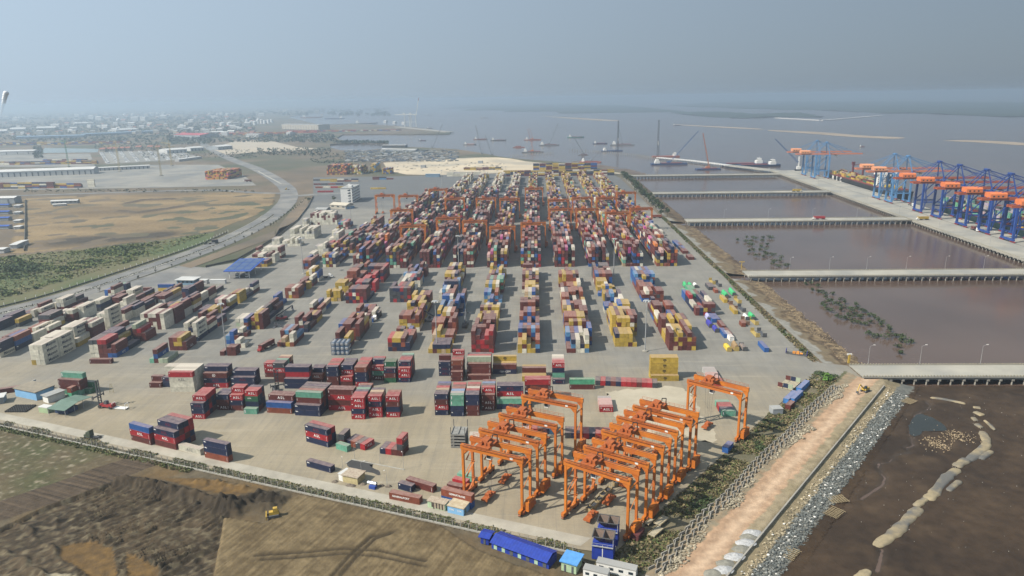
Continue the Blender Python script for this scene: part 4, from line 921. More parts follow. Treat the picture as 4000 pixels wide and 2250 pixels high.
# ================================================================ ORANGE YARD GANTRIES
ORA = mat('orange_crane_paint', (.52, .165, .02), (.43, .13, .02), .25, .45, c3=(.40, .11, .025), s3=.12)
ORD_ = mat('dull_orange_machinery', (.40, .105, .022), (.27, .075, .025), .9, .6)
CABW = mat('cabin_white', (.70, .69, .65), (.55, .54, .5), .8, .5)
FOIL = mat('silver_wrap', (.60, .62, .64), (.35, .36, .38), 1.2, .35, metal=.6)
def make_rtg(name, label, cat, rich=True, H=21.5, S=23.0, B=6.6, mo=None):
    mo = mo or ORA; h = S/2; t = thing(name, label, cat)
    for sx in (-1, 1):
        for sy in (-1, 1):
            m = MB(); x, y = sx*h, sy*B/2
            m.bar((x, y, 1.7), (x, y, H-1.6), .85, .75)
            m.add([(x-sx*.42, y-.3, H-3.6), (x-sx*.42, y+.3, H-3.6), (x-sx*2.3, y+.3, H-1.6), (x-sx*2.3, y-.3, H-1.6), (x-sx*.42, y-.3, H-1.6), (x-sx*.42, y+.3, H-1.6)], [(0, 1, 2, 3), (0, 3, 4), (1, 5, 2), (3, 2, 5, 4)])
            m.build('leg', mo, t)
    for sy in (-1, 1):
        g = MB().box(-h-.7, h+.7, sy*B/2-.5, sy*B/2+.5, H-1.75, H); g.box(-h-.6, h+.6, sy*B/2-.62, sy*B/2+.62, H-.06, H+.04); go = g.build('girder', mo, t)
        if rich:
            w = MB(); y = sy*(B/2+.95); w.box(-h, h, min(y, y-sy*.5), max(y, y-sy*.5), H-.2, H-.12)
            for i in range(13): x = -h+i*S/12; w.bar((x, y, H-.1), (x, y, H+1.05), .06)
            w.bar((-h, y, H+1.05), (h, y, H+1.05), .07); w.bar((-h, y, H+.5), (h, y, H+.5), .05); w.build('walkway_railing', ORD_, go)
            s = MB(); yy = sy*B/2-.53
            if sy < 0: s.add([(h-4.2, yy, H-1.35), (h-3.1, yy, H-1.35), (h-3.1, yy, H-.5), (h-4.2, yy, H-.5)], [(0, 1, 2, 3)]); s.build('number_plate', WHITEP, go)
            rs = MB(); rs.box(-h+.5, h-.5, sy*B/2-.08, sy*B/2+.08, H+.04, H+.18); rs.build('trolley_rail', DARKM, go)
    for sx in (-1, 1):
        x = sx*h; m = MB(); m.box(x-.5, x+.5, -B/2-2.3, B/2+2.3, 1.25, 2.25); m.build('sill_beam', mo, t)
        MB().bar((x, -B/2, H-4), (x, B/2, H-4), .4).build('portal_tie', mo, t); MB().bar((x, -B/2+.3, H*.42), (x, B/2-.3, H*.42+3.2), .18).build('portal_brace', mo, t)
        for sy in (-1, 1):
            y = sy*(B/2+.5); m = MB(); m.box(x-.45, x+.45, y-2., y+2., .75, 1.3, (0, .6)); m.box(x+sx*.45, x+sx*1.15, y-.7, y+.7, .7, 1.7); bo = m.build('bogie', ORD_, t)
            for k in (-1, 1): w = MB(); w.tube((x-.42, y+k*1.15, .72), (x+.42, y+k*1.15, .72), .72, 12); w.build('wheel', RUBBER, bo)
    m = MB(); x = h; m.box(x+.55, x+2.3, -2.9, 2.9, 1.5, 4.6); m.box(x+.7, x+2.1, -2.2, 1., 4.6, 5.1); m.box(x+.55, x+2.4, -3.1, 3.1, 1.35, 1.5); pw = m.build('power_pack', mo, t)
    if rich:
        m = MB()
        for y in (-2., -.7, .6, 1.9): m.box(x+2.3, x+2.34, y-.45, y+.45, 2., 4.)
        m.build('louvre', ORD_, pw); m = MB(); m.tube((x+1.2, 1.8, 4.6), (x+1.2, 1.8, 6.0), .18, 8); m.build('exhaust', DARKM, pw)
    m = MB(); m.box(-h-1.5, -h-.55, -1.6, 1.6, 1.4, 3.3); m.build('electrical_box', mo, t)
    # trolley and cabin
    tx = -3.5; m = MB(); m.box(tx-2.6, tx+2.6, -B/2-.6, B/2+.6, H+.2, H+.75); m.box(tx-1.9, tx+1.2, -1.6, 1.8, H+.75, H+2.3, (.25, .25)); m.box(tx+1.3, tx+2.3, -2.2, -.4, H+.75, H+1.9)
    m.tube((tx-1.2, -2.6, H+1.4), (tx-1.2, 2.6, H+1.4), .62, 10); m.tube((tx+.6, -2.4, H+1.25), (tx+.6, 2.4, H+1.25), .5, 10); tr = m.build('trolley', ORD_, t)
    m = MB()
    for (a, b) in (((tx+2.3, B/2, H+.75), (tx+2.3, B/2, H+2.9)), ((tx+2.3, B/2, H+2.9), (tx+1.2, B/2-1.5, H+3.2)), ((tx+1.2, B/2-1.5, H+3.2), (tx+1.2, B/2-1.5, H+2.2))): m.bar(a, b, .28)
    m.build('jib_hoist', DARKM, tr)
    m = MB(); m.box(tx+1.2, tx+2.9, -B/2+.5, -B/2+2.4, H-3.9, H-1.9, (.0, .0)); cb = m.build('cabin', CABW, t)
    m = MB(); m.box(tx+1.15, tx+1.2, -B/2+.6, -B/2+2.3, H-3.6, H-2.4); m.box(tx+1.3, tx+2.8, -B/2+.44, -B/2+.5, H-3.5, H-2.3); m.build('cabin_window', GLASS, cb)
    m = MB(); m.bar((tx+2., -B/2+1.4, H-1.9), (tx+2., -B/2+1.4, H+.2), .3); m.build('cabin_hanger', ORD_, cb)
    # spreader on its ropes
    zs = 1.3; m = MB(); m.box(tx-1.1, tx+1.1, -3., 3., zs, zs+.5); m.box(tx-.9, tx+.9, -1.1, 1.1, zs+.5, zs+1.2)
    for y in (-3., 3.): m.box(tx-1.25, tx+1.25, y-.3, y+.3, zs-.3, zs+.35)
    for y in (-.8, .8): m.tube((tx-.7, y, zs+1.35), (tx+.7, y, zs+1.35), .3, 8)
    sp = m.build('spreader', ORD_, t); m = MB()
    for ax in (-1.2, 1.2):
        for ay in (-1.6, 1.6): m.bar((tx+ax*.6, ay*.6, zs+1.2), (tx+ax, ay, H+.2), .045)
    m.build('hoist_rope', DARKM, sp)
    if rich:
        m = MB(); n = 5; x = -h
        for i in range(n):
            z0, z1 = 2.2+i*(H-5)/n, 2.2+(i+1)*(H-5)/n; ya, yb = (-B/2+.6, B/2-.6) if i % 2 == 0 else (B/2-.6, -B/2+.6)
            m.bar((x+.9, ya, z0), (x+.9, yb, z1), .5, .12); m.bar((x+1.15, ya, z0+.9), (x+1.15, yb, z1+.9), .06); m.box(x+.45, x+1.2, min(yb, yb+.6), max(yb, yb+.6)-.1, z1-.06, z1)
        m.build('stair', mo, t)
    return t
rtg = make_rtg('gantry_crane', 'orange rubber-tyred gantry crane', 'gantry crane'); used = [0]
PARKED = 'orange gantry cranes parked in the near yard'
def put_rtg(rf, ang, label, S=23., B=6.6):
    a = R_(ang); d = Vector((math.cos(a), math.sin(a))); p = Vector((-d.y, d.x)); c = Vector(rf)-d*S/2+p*(B/2+1.6)
    return place(rtg, used, (c.x, c.y, 0), a, label, PARKED)
for i, rf in enumerate([(-6.2, 214.7), (-.9, 226.7), (5.9, 240), (14.3, 257.5)]): put_rtg(rf, -25+rnd(-.8, .8), '%s orange gantry crane of the left parked file, counting from the fence' % ['nearest', 'second', 'third', 'rearmost'][i])
for i, rf in enumerate([(27.9, 201.1), (35.3, 211.5), (42.4, 223.3), (49.3, 235), (56.6, 244.8)]): put_rtg(rf, -32+rnd(-.8, .8), '%s orange gantry crane of the right parked file, counting from the hoppers' % ['nearest', 'second', 'third', 'fourth', 'rearmost'][i])
put_rtg((81.7, 269.3), -38, 'orange gantry crane standing alone right of the parked files')
# ================================================================ TRESTLES, QUAY, QUAY CRANES, SHIPS
DZ = .6
YELK = mat('worn_yellow_kerb', (.42, .38, .26), (.20, .19, .15), .9, .8)
def trestle(label, X0, X1, y0, y1, single, th=1.0):
    t = thing('trestle_bridge', label, 'bridge', group='trestle bridges between yard and quay')
    m = MB(); m.box(X0, X1, y0, y1, DZ-th*.45, DZ); m.build('deck', PATHD, t)
    m = MB(); m.box(X0, X1, y0+.6, y0+1.4, DZ-th-.5, DZ-th*.45); m.box(X0, X1, y1-1.4, y1-.6, DZ-th-.5, DZ-th*.45); m.box(X0, X1, (y0+y1)/2-.5, (y0+y1)/2+.5, DZ-th-.5, DZ-th*.45); m.build('edge_beam', CONC, t)
    for y in (y0+.1, y1-.6):
        m = MB(); m.box(X0, X1, y, y+.5, DZ, DZ+.35); ke = m.build('kerb', CONC, t)
        m = MB(); n = int((X1-X0)/1.5)
        for i in range(n): m.box(X0+i*1.5, X0+i*1.5+.75, y+.05, y+.45, DZ+.35, DZ+.85)
        ke2 = m.build('kerb_block', YELK, ke); ke2['kind'] = 'stuff'
    n = int((X1-X0)/6.0); pm = MB(); pm.tube((0, 0, -6.5), (0, 0, DZ-th-1.3), .42, 8); pme = pm.mesh('trestle_pile', CONC)
    cm = MB(); cm.box(-.6, .6, y0+.3, y1-.3, DZ-th-1.4, DZ-th-.5); cme = cm.mesh('pile_cap', CONC); jm = MB()
    for i in range(n+1):
        x = X0+2+i*6.0
        if x > X1-1: break
        if single:
            c = link('pile_cap', cme, t); c.location.x = x
            for y in (y0+1.2, y1-1.2): p = link('pile', pme, t); p.location = (x, y, 0)
        else:
            jm.box(x-.6, x+.6, y0+.3, y1-.3, DZ-th-1.4, DZ-th-.5)
            for y in (y0+1.2, (y0+y1)/2, y1-1.2): jm.tube((x, y, -6.5), (x, y, DZ-th-1.3), .5, 6)
    if not single: o = jm.build('pile_row', CONC, t); o['kind'] = 'stuff'
    return t
PATHD = mat('trestle_concrete', (.36, .34, .285), (.28, .265, .225), .05, .85, c3=(.24, .238, .215), s3=.03)
trestle('nearest concrete trestle bridge, above the mud flat', 163.5, 420, 338, 355, True)
trestle('second nearest concrete trestle bridge, between the two shrub-dotted ponds', 166, 420, 545, 564, True)
trestle('third concrete trestle bridge from the camera, carrying a red truck', 170, 420, 796, 816, False)
trestle('fourth concrete trestle bridge from the camera', 170, 424, 1036, 1056, False)
trestle('farthest concrete trestle bridge, starting past the tree belt', 170, 430, 1276, 1296, False)
QT = .035
def QX(y, off): return 446+QT*(y-700)+off
q = thing('quay', 'long concrete quay on piles under the blue cranes', 'quay')
m = MB(); ys = [430+i*46 for i in range(21)]
P = []
for y in ys: P += [(QX(y, -32), y, DZ), (QX(y, 27), y, DZ), (QX(y, 27), y, DZ-1.6), (QX(y, -32), y, DZ-1.6)]
F = []
for i in range(len(ys)-1): a = i*4; b = a+4; F += [(a, a+1, b+1, b), (a+1, a+2, b+2, b+1), (a+3, a, b, b+3)]
F += [(3, 2, 1, 0), (len(P)-4, len(P)-3, len(P)-2, len(P)-1)]
m.add(P, F); m.build('deck', PATHD, q)
m = MB()
for i in range(int(920/6)):
    y = 432+i*6; m.tube((QX(y, -30.8), y, -6.5), (QX(y, -30.8), y, DZ-1.5), .5, 6); m.box(QX(y, -32.2), QX(y, -29), y-.6, y+.6, DZ-2.4, DZ-1.6)
    if i % 2 == 0: m.tube((QX(y, -20), y, -6.5), (QX(y, -20), y, DZ-1.5), .5, 6)
o = m.build('pile_row', CONC, q); o['kind'] = 'stuff'
m = MB()
for i in range(int(920/3)): y = 431+i*3; m.box(QX(y, -31.8), QX(y, -31.3), y, y+1.5, DZ, DZ+.6)
o = m.build('kerb_block', YELK, q); o['kind'] = 'stuff'
for off in (0, 22):
    m = MB(); m.bar((QX(440, off), 440, DZ+.03), (QX(1340, off), 1340, DZ+.03), .5, .12); m.build('crane_rail', DARKM, q)
# berth under construction beyond the quay
cb_ = crop(2560, 470, 2.696)
qq = thing('unfinished_quay', 'unfinished narrow quay on piles running left from the blue cranes', 'quay')
A_, B_ = cb_(1340, 540), cb_(780, 475)
m = MB(); m.bar((A_.x, A_.y, DZ-.6), (B_.x, B_.y, DZ-.6), 22, 1.4); m.build('deck', PATHD, qq)
pts = [B_, cb_(380, 425), cb_(20, 392)]
m = MB(); sl_ = along(pts, 8)
for p, a in sl_: m.obox(p, a, 6, 14, DZ-1, DZ+.4)
o = m.build('precast_beam', mat('new_precast', (.66, .65, .61), (.56, .55, .52), .1, .8), qq); o['kind'] = 'stuff'
m = MB()
for p, a in along([A_, B_]+pts[1:]+[Q20(1150, 610), Q20(900, 585), Q20(760, 575), Q20(555, 565)], 9):
    for k in (-6, 6): m.tube((p.x-math.sin(a)*k, p.y+math.cos(a)*k, -8), (p.x-math.sin(a)*k, p.y+math.cos(a)*k, 1.2), .55, 6)
for p, a in along([Q20(0, 620), Q20(200, 600), Q20(400, 590)], 9):
    for k in (-6, 6): m.tube((p.x-math.sin(a)*k, p.y+math.cos(a)*k, -8), (p.x-math.sin(a)*k, p.y+math.cos(a)*k, 1.2), .55, 6)
o = m.build('bare_pile', CONC, qq); o['kind'] = 'stuff'
# ---------------------------------------------------------------- ship-to-shore cranes
SKYB = mat('light_blue_crane_paint', (.095, .235, .43), (.075, .19, .36), .2, .5)
DKB = mat('dark_blue_crane_paint', (.018, .062, .26), (.014, .045, .19), .2, .5)
SALM = mat('salmon_girder_paint', (.55, .20, .11), (.47, .16, .085), .2, .55)
REDO = mat('red_orange_girder_paint', (.36, .085, .035), (.29, .07, .03), .2, .55)
HOUS1 = mat('pale_orange_house', (.68, .30, .15), (.58, .25, .12), .2, .55); HOUS2 = mat('orange_house', (.66, .19, .06), (.55, .15, .05), .2, .55)
REDW = mat('red_bogie', (.30, .03, .03), (.2, .022, .022), .5, .6)
def make_sts(label, blue, gird, hous, raised=False):
    t = thing('quay_crane', label, 'quay crane', group='ship-to-shore cranes along the quay'); Zg, Za, Gg, W = 38, 59, 22, 8.5
    for x in (0, Gg):
        for sy in (-1, 1):
            m = MB(); m.bar((x, sy*W, 1.8), (x, sy*W*.92, Zg+1), 2.0, 1.8); m.build('leg', blue, t)
            m = MB()
            for k in (-3, -1, 1, 3): m.tube((x-.3, sy*W+k*1.0, .5), (x+.3, sy*W+k*1.0, .5), .5, 8)
            m.box(x-.5, x+.5, sy*W-3.6, sy*W+3.6, .6, 1.3); b = m.build('bogie', REDW, t)
        m = MB(); m.box(x-.8, x+.8, -W-2, W+2, 1.6, 3.4); m.build('sill_beam', blue, t)
        m = MB(); m.bar((x, -W, Zg-1), (x, W, Zg-1), 1.4, 1.6); m.build('portal_beam', blue, t)
    for sy in (-1, 1):
        m = MB(); m.bar((0, sy*W, 13), (Gg, sy*W, 13), 1.2, 1.4); m.build('cross_beam', blue, t)
        m = MB(); m.bar((0, sy*W, 14), (Gg, sy*W*.93, Zg-2), .8); m.build('diagonal_brace', blue, t)
        m = MB(); m.box(-31, Gg+4, sy*3.2-.7, sy*3.2+.7, Zg+1, Zg+3.2); m.box(Gg+4.3, 76, sy*3.2-.6, sy*3.2+.6, Zg+1.1, Zg+3.0); m.build('boom_girder', gird, t)
        m = MB(); m.bar((Gg, sy*W*.92, Zg), (Gg-4, sy*2.4, Za), 1.1, 1.0, .8); m.build('mast_leg', blue, t)
        m = MB(); m.bar((Gg-4, sy*2.4, Za), (1, sy*3.5, Zg+3), .7); m.build('mast_backstay', blue, t)
        for x in (48, 73): m = MB(); m.bar((Gg-4, sy*2.4, Za), (x, sy*3.2, Zg+3), .42); m.build('forestay', blue, t)
        m = MB(); m.bar((Gg-4, sy*2.4, Za), (-26, sy*3.2, Zg+3), .42); m.build('rear_stay', blue, t)
    m = MB(); m.box(Gg-5.5, Gg-2.5, -3.4, 3.4, Za-.6, Za+.9); m.build('mast_head', blue, t)
    m = MB()
    for x in (-30, -15, 8, 35, 55, 75): m.box(x-.4, x+.4, -3, 3, Zg+1.2, Zg+2.2)
    m.build('girder_tie', gird, t)
    m = MB(); prof = [(-5, 0), (5, 0), (5, 3.6), (3.6, 4.9), (-3.6, 4.9), (-5, 3.6)]
    P = [(x, y, Zg+3.3+z) for x in (-24, -9) for y, z in prof]; n = len(prof); m.add(P, [(i, (i+1) % n, n+(i+1) % n, n+i) for i in range(n)]+[tuple(range(n-1, -1, -1)), tuple(range(n, 2*n))]); hs = m.build('machinery_house', hous, t)
    m = MB()
    for x in (-21, -17, -13): m.box(x-.8, x+.8, -5.08, -5.0, Zg+4.2, Zg+5.6)
    m.build('house_window', GLASS, hs)
    m = MB(); m.box(34, 37, -1.5, 1.5, Zg-2.2, Zg+.8); m.build('cabin', CABW, t)
    m = MB(); m.box(30, 34, -3.5, 3.5, Zg+.2, Zg+1.0); m.build('trolley', DARKM, t)
    m = MB(); m.bar((3, -W, 4), (3, -W+.2, Zg), .5); m.bar((1, -W-1, 4), (4.5, -W-1, 16), .9, .2); m.bar((4.5, -W-1, 16), (1, -W-1, 27), .9, .2); m.bar((1, -W-1, 27), (4.5, -W-1, Zg), .9, .2); m.build('stair_tower', blue, t)
    return t
sts = make_sts('light blue quay crane at the far end of the quay', SKYB, SALM, HOUS1); u1 = [0]
sts2 = make_sts('dark blue quay crane', DKB, REDO, HOUS2); u2 = [0]
for y, pr, u, lb in [(1262, sts, u1, 'farthest light blue quay crane, beside the blue mobile crane'), (1216, sts, u1, 'second farthest light blue quay crane, off the bow lettering'), (967, sts, u1, 'third light blue quay crane, behind the white deckhouse'), (930, sts, u1, 'nearest light blue quay crane, next to the dark blue ones'),
                     (852, sts2, u2, 'dark blue quay crane next to the light blue ones'), (809, sts2, u2, 'second dark blue quay crane from the light blue ones'), (757, sts2, u2, 'third dark blue quay crane, beside the white truck'), (716, sts2, u2, 'fourth dark blue quay crane, just left of the cut one'), (676, sts2, u2, 'fifth dark blue quay crane, cut by the right edge'), (630, sts2, u2, 'dark blue quay crane mostly outside the right edge')]:
    place(pr, u, (QX(y, 0), y, DZ), -QT, lb)
# ---------------------------------------------------------------- ships at the quay
def hull(mb, L, B, z0, z1, bowrake=10, sheer=2.0):
    secs = [(-L/2, .78, .5), (-L/2+.04*L, .95, .3), (-L/2+.1*L, 1, 0), (.28*L, 1, 0), (.38*L, .84, .5), (.45*L, .5, 1.2), (L/2, .06, sheer)]
    P = []
    for x, k, s in secs:
        rk = bowrake*(x/L*2)**6 if x > 0 else 0; w = B/2*k
        P += [(x-rk, -w*.86, z0), (x, -w, z1+s), (x, w, z1+s), (x-rk, w*.86, z0)]
    F = []
    for i in range(len(secs)-1): a = i*4; b = a+4; F += [(a+1, a, b, b+1), (a+2, a+1, b+1, b+2), (a+3, a+2, b+2, b+3)]
    F.append((0, 1, 2, 3)); mb.add(P, F)
BLKH = mat('black_hull', (.015, .016, .018), (.03, .03, .03), .1, .5); GRNH = mat('dark_green_hull', (.018, .045, .042), (.012, .03, .03), .1, .5)
REDDK = mat('deck_red', (.20, .045, .04), (.13, .03, .03), .2, .8); MAROC = mat('maroon_crane', (.13, .028, .035), (.09, .02, .025), .3, .6)
def ship(label, y, L, B, hm_, z1, text, pal, house_x, cranes, tiers):
    t = thing('container_ship', label, 'ship', (QX(y, 27+B/2+2), y, 0), math.pi/2-QT)
    m = MB(); hull(m, L, B, WZ-1, z1); m.build('hull', hm_, t)
    m = MB(); m.box(-L*.44, L*.36, -B*.46, B*.46, z1+.02, z1+1.2); m.build('hatch_deck', REDDK, t)
    x = house_x; m = MB()
    for k in range(6): m.box(x-5+k*.3, x+6-k*.3, -B*.44+k*.5, B*.44-k*.5, z1+1+k*2.8, z1+3.6+k*2.8)
    m.box(x-3, x+4, -B/2, B/2, z1+17.8, z1+19.8); hs = m.build('deckhouse', WHITEP, t)
    m = MB()
    for k in range(6):
        for i in range(9):
            yy = -B*.38+i*B*.095
            m.box(x-5.15+k*.3, x-4.98+k*.3, yy-.5, yy+.5, z1+2.1+k*2.8, z1+3.0+k*2.8)
    o = m.build('window', GLASS, hs); o['kind'] = 'stuff'
    m = MB(); m.box(x-12, x-7, -3, 3, z1+1, z1+16); m.build('funnel', BLKH, t)
    m = MB(); m.tube((x, 0, z1+19.8), (x, 0, z1+27), .4, 8); m.bar((x, -3, z1+24), (x, 3, z1+24), .3); m.build('mast', WHITEP, t)
    m = MB(); xx = -L*.43
    while xx < L*.38:
        if abs(xx+6-house_x-2) > 12:
            for j in range(int(B*.88/2.5)):
                for k in range(max(0, tiers+random.choice((-3, -2, -1, 0)))):
                    m.ct = tuple(v*rnd(.8, 1.15) for v in PAL[pick(pal)][0]); m.box(xx, xx+12.1, -B*.44+j*2.5, -B*.44+j*2.5+2.4, z1+1.2+k*2.62, z1+3.75+k*2.62)
        xx += 13.2
    if m.v: o = m.build('deck_cargo', CSTUFF, t); o['kind'] = 'stuff'
    for cx in cranes:
        m = MB(); m.tube((cx, -B*.3, z1), (cx, -B*.3, z1+22), 1.5, 10); m.box(cx-2, cx+2, -B*.3-2, -B*.3+2, z1+18, z1+23); cr = m.build('deck_crane', MAROC, t)
        m = MB(); m.bar((cx-1, -B*.3, z1+17), (cx-32, -B*.3+3, z1+22), .9); m.bar((cx, -B*.3, z1+23), (cx-31, -B*.3+3, z1+22.4), .15); m.build('crane_jib', MAROC, cr)
    if text:
        for i, ch in enumerate(text):
            c = link('hull_lettering', text_mesh(ch, 7.0, LETW, .05), t); c.rotation_euler = (0, 0, math.pi); c.location = (L*.25-i*17, B/2+.3, 2.6)
    return t
ship('black-hulled container ship with large white bow letters and maroon deck cranes', 1130, 290, 32, BLKH, 6.5, 'MSC', [('y', 6), ('b', 3), ('G', 1), ('t', 1)], -85, [60, 20, -25], 2)
ship('dark green container ship half hidden behind the dark blue cranes', 760, 250, 32, GRNH, 6, '', [('g', 4), ('c', 4), ('b', 3), ('k', 3), ('y', 1)], -70, [], 4)
# ---------------------------------------------------------------- lamp posts
m_ = thing('lamp_post', 'slim grey lamp post', 'lamp post'); lp = m_
MB().tube((0, 0, 0), (0, 0, 10.5), .13, 6, .07).build('pole', METALG, lp)
MB().bar((0, 0, 10.4), (1.9, 0, 11.2), .09).build('arm', METALG, lp); MB().box(1.6, 2.6, -.18, .18, 11.1, 11.3).build('lamp_head', WHITEP, lp); ul = [0]
for i, x in enumerate((173, 199.5, 230.5, 262)): place(lp, ul, (x, 354.6, DZ), 0, '%s lamp post from the shore along the nearest trestle' % ORD[i], 'lamp posts on the trestles')
for i, x in enumerate((203.5, 235, 264.5, 295.7, 326.2, 356.4, 387.9)): place(lp, ul, (x, 563.5, DZ), 0, '%s lamp post from the shore along the second trestle' % ORD[i], 'lamp posts on the trestles')
for i, x in enumerate((215, 265, 315, 365)): place(lp, ul, (x, 815.5, DZ), 0, '%s lamp post from the shore along the third trestle' % ORD[i], 'lamp posts on the trestles')
for i, y in enumerate((560, 650, 740, 830, 920, 1010, 1100)): place(lp, ul, (QX(y, -31), y, DZ), 0, '%s lamp post along the inner edge of the quay, from the near end' % ORD[i], 'lamp posts on the quay', 1.25)
# high masts
hmst = thing('floodlight_mast', 'tall floodlight mast', 'floodlight mast')
MB().tube((0, 0, 0), (0, 0, 30), .36, 8, .16).build('mast', METALG, hmst)
m = MB(); m.lathe((0, 0, 29.6), [(1.5, 0), (1.5, .25), (.3, .4)], 10); hd = m.build('head_frame', METALG, hmst)
for i in range(6): a = i*math.pi/3; c = MB(); c.box(-.35, .35, -.2, .2, -.35, .2); o = c.build('floodlight', WHITEP, hd); o.location = (1.7*math.cos(a), 1.7*math.sin(a), 29.5); o.rotation_euler.z = a
MB().lathe((0, 0, 0), [(1.6, 0), (1.6, .5), (1.4, .6)], 10).build('foundation', CONC, hmst); um = [0]
for x, y, lb in [(60.5, 378.3, 'right of the tall yellow block, middle rows front'), (61.7, 556, 'at the back of the middle rows, right side'), (-56.9, 379.3, 'at the front of the middle rows, centre'), (-64.9, 574, 'at the back of the middle rows, centre'), (-193.5, 567, 'left of the gantry blocks near the gate canopy'), (-177, 376, 'right of the white-box yard'),
                  (-214, 806, 'beside the white office block'), (-64, 808, 'between gantry blocks, left of centre'), (50, 808, 'between gantry blocks, right of centre'), (-150, 1130, 'among the white boxes far left'), (-50, 1180, 'among the far rows, centre'), (75, 1180, 'among the far rows, right')]:
    place(hmst, um, (x, y, 0), rnd(0, 1), 'tall floodlight mast standing '+lb, 'floodlight masts')
# small lamp posts round the dark pad
for i, (x, y) in enumerate([(932, 1068), (1170, 1117), (1393, 1167), (820, 1188), (998, 1250), (1237, 1320)]): p = Q12(x, y); place(lp, ul, p, rnd(0, 6), 'thin lamp post %s the dark wet pad' % ['behind', 'right of', 'at the far right corner of', 'at the left of', 'in front of', 'at the near right corner of'][i], 'lamp posts round the dark pad', .62)
PADM = mat('dark_wet_pad', (.055, .052, .047), (.04, .038, .035), .2, .5)
o = sheet('wet_patch', smooth_line([Q12(905, 1080), Q12(1080, 1095), Q12(1115, 1130), Q12(1060, 1120), Q12(1110, 1160), Q12(1170, 1180), Q12(1175, 1235), Q12(1080, 1190), Q12(960, 1200), Q12(900, 1170), Q12(845, 1115), Q12(905, 1080)], 1)[:-1], .016, PADM)
kerbed('pad_kerb', [Vector(Q12(845, 1115)[:2]), Vector(Q12(905, 1076)[:2]), Vector(Q12(1400, 1172)[:2])], .5, .18)
# yard gantries over the blocks
ytop = 23.6
for i, (Q, xa, xb, y) in enumerate([(Q20, 25, 275, 1262), (Q10, 1300, 1560, 1285), (Q10, 1635, 1880, 1213), (Q10, 1890, 2150, 1243), (Q10, 2160, 2410, 1300), (Q20, 285, 515, 1128), (Q20, 545, 765, 1128), (Q20, 825, 1075, 1162), (Q20, 1080, 1300, 1122), (Q10, 1178, 1408, 1137),
          (Q20, 50, 240, 932), (Q10, 1105, 1310, 998), (Q10, 1330, 1530, 1002), (Q10, 1612, 1810, 942), (Q10, 1765, 1975, 1027), (Q10, 1995, 2200, 1027), (Q10, 2230, 2440, 1032), (Q20, 280, 485, 1042), (Q20, 505, 715, 1022), (Q20, 745, 955, 1022), (Q20, 950, 1150, 972)]):
    c = Q((xa+xb)/2, y, ytop); k = min(range(10), key=lambda j: abs(BX[j]+8.7+1.6-c.x)); x = BX[k]+8.7+1.6
    if abs(x-c.x) > 9: x = c.x
    place(rtg, used, (x, c.y+4, 0), 0, 'orange gantry crane straddling the container blocks, %s %s' % (['front rank', 'rear rank'][i > 9], ['centre', 'far left', 'left of centre', 'second left of centre', 'just left of centre', 'just right of centre', 'second right of centre', 'third right of centre', 'far right', 'leftmost, behind the first', 'centre, farthest back', 'leftmost by the office', 'second from the office', 'third from the office, set back', 'fourth from the office', 'fifth from the office', 'sixth from the office', 'right of centre, farthest', 'second right of centre', 'third right of centre', 'rightmost by the trees'][i]), 'gantry cranes working the blocks', None).scale = (1, 1, 1.1)
# ================================================================ NEAR EDGES: FENCE, WALL, STONES, PLANTS
def leaves(mb, c, rx, ry, rz, n, s, tones, flat=.5):
    for _ in range(n):
        while True:
            a, b, d = rnd(-1, 1), rnd(-1, 1), rnd(-1, 1); q = a*a+b*b+d*d
            if .12 < q < 1: break
        x, y, z = c[0]+a*rx, c[1]+b*ry, c[2]+d*rz; k = s*rnd(.6, 1.3)
        u = Vector((rnd(-1, 1), rnd(-1, 1), rnd(-flat, flat))).normalized()*k; v = Vector((rnd(-1, 1), rnd(-1, 1), rnd(-.2, 1))).normalized()*k*.7
        t = random.choice(tones); f = rnd(.7, 1.3); mb.ct = (t[0]*f, t[1]*f, t[2]*f)
        p = Vector((x, y, z)); mb.add([p-u-v*.4, p+u*.6-v, p+u+v*.5, p-u*.4+v], [(0, 1, 2, 3)])
def stone(mb, c, r, tone):
    P = []; f_ = rnd(.7, 1.3); mb.ct = tuple(v*f_ for v in tone); a0 = rnd(0, 6); k = rnd(.55, .8)
    for z, rr in ((-.5, .8), (.25, 1.0), (.62, .55)):
        for i in range(5): a = a0+i*1.2566+rnd(-.25, .25); q = r*rr*rnd(.8, 1.15); P.append((c[0]+q*math.cos(a), c[1]+q*k*math.sin(a), c[2]+z*r))
    F = [(j*5+i, j*5+(i+1) % 5, j*5+5+(i+1) % 5, j*5+5+i) for j in range(2) for i in range(5)]+[(10, 11, 12, 13, 14)]
    mb.add(P, F)
GR = [(.06, .085, .025), (.08, .10, .03), (.10, .105, .038), (.13, .115, .05)]; DRY = [(.15, .12, .06), (.12, .10, .05), (.10, .105, .045), (.19, .15, .085)]; DK = [(.03, .05, .02), (.042, .064, .024), (.055, .075, .03)]
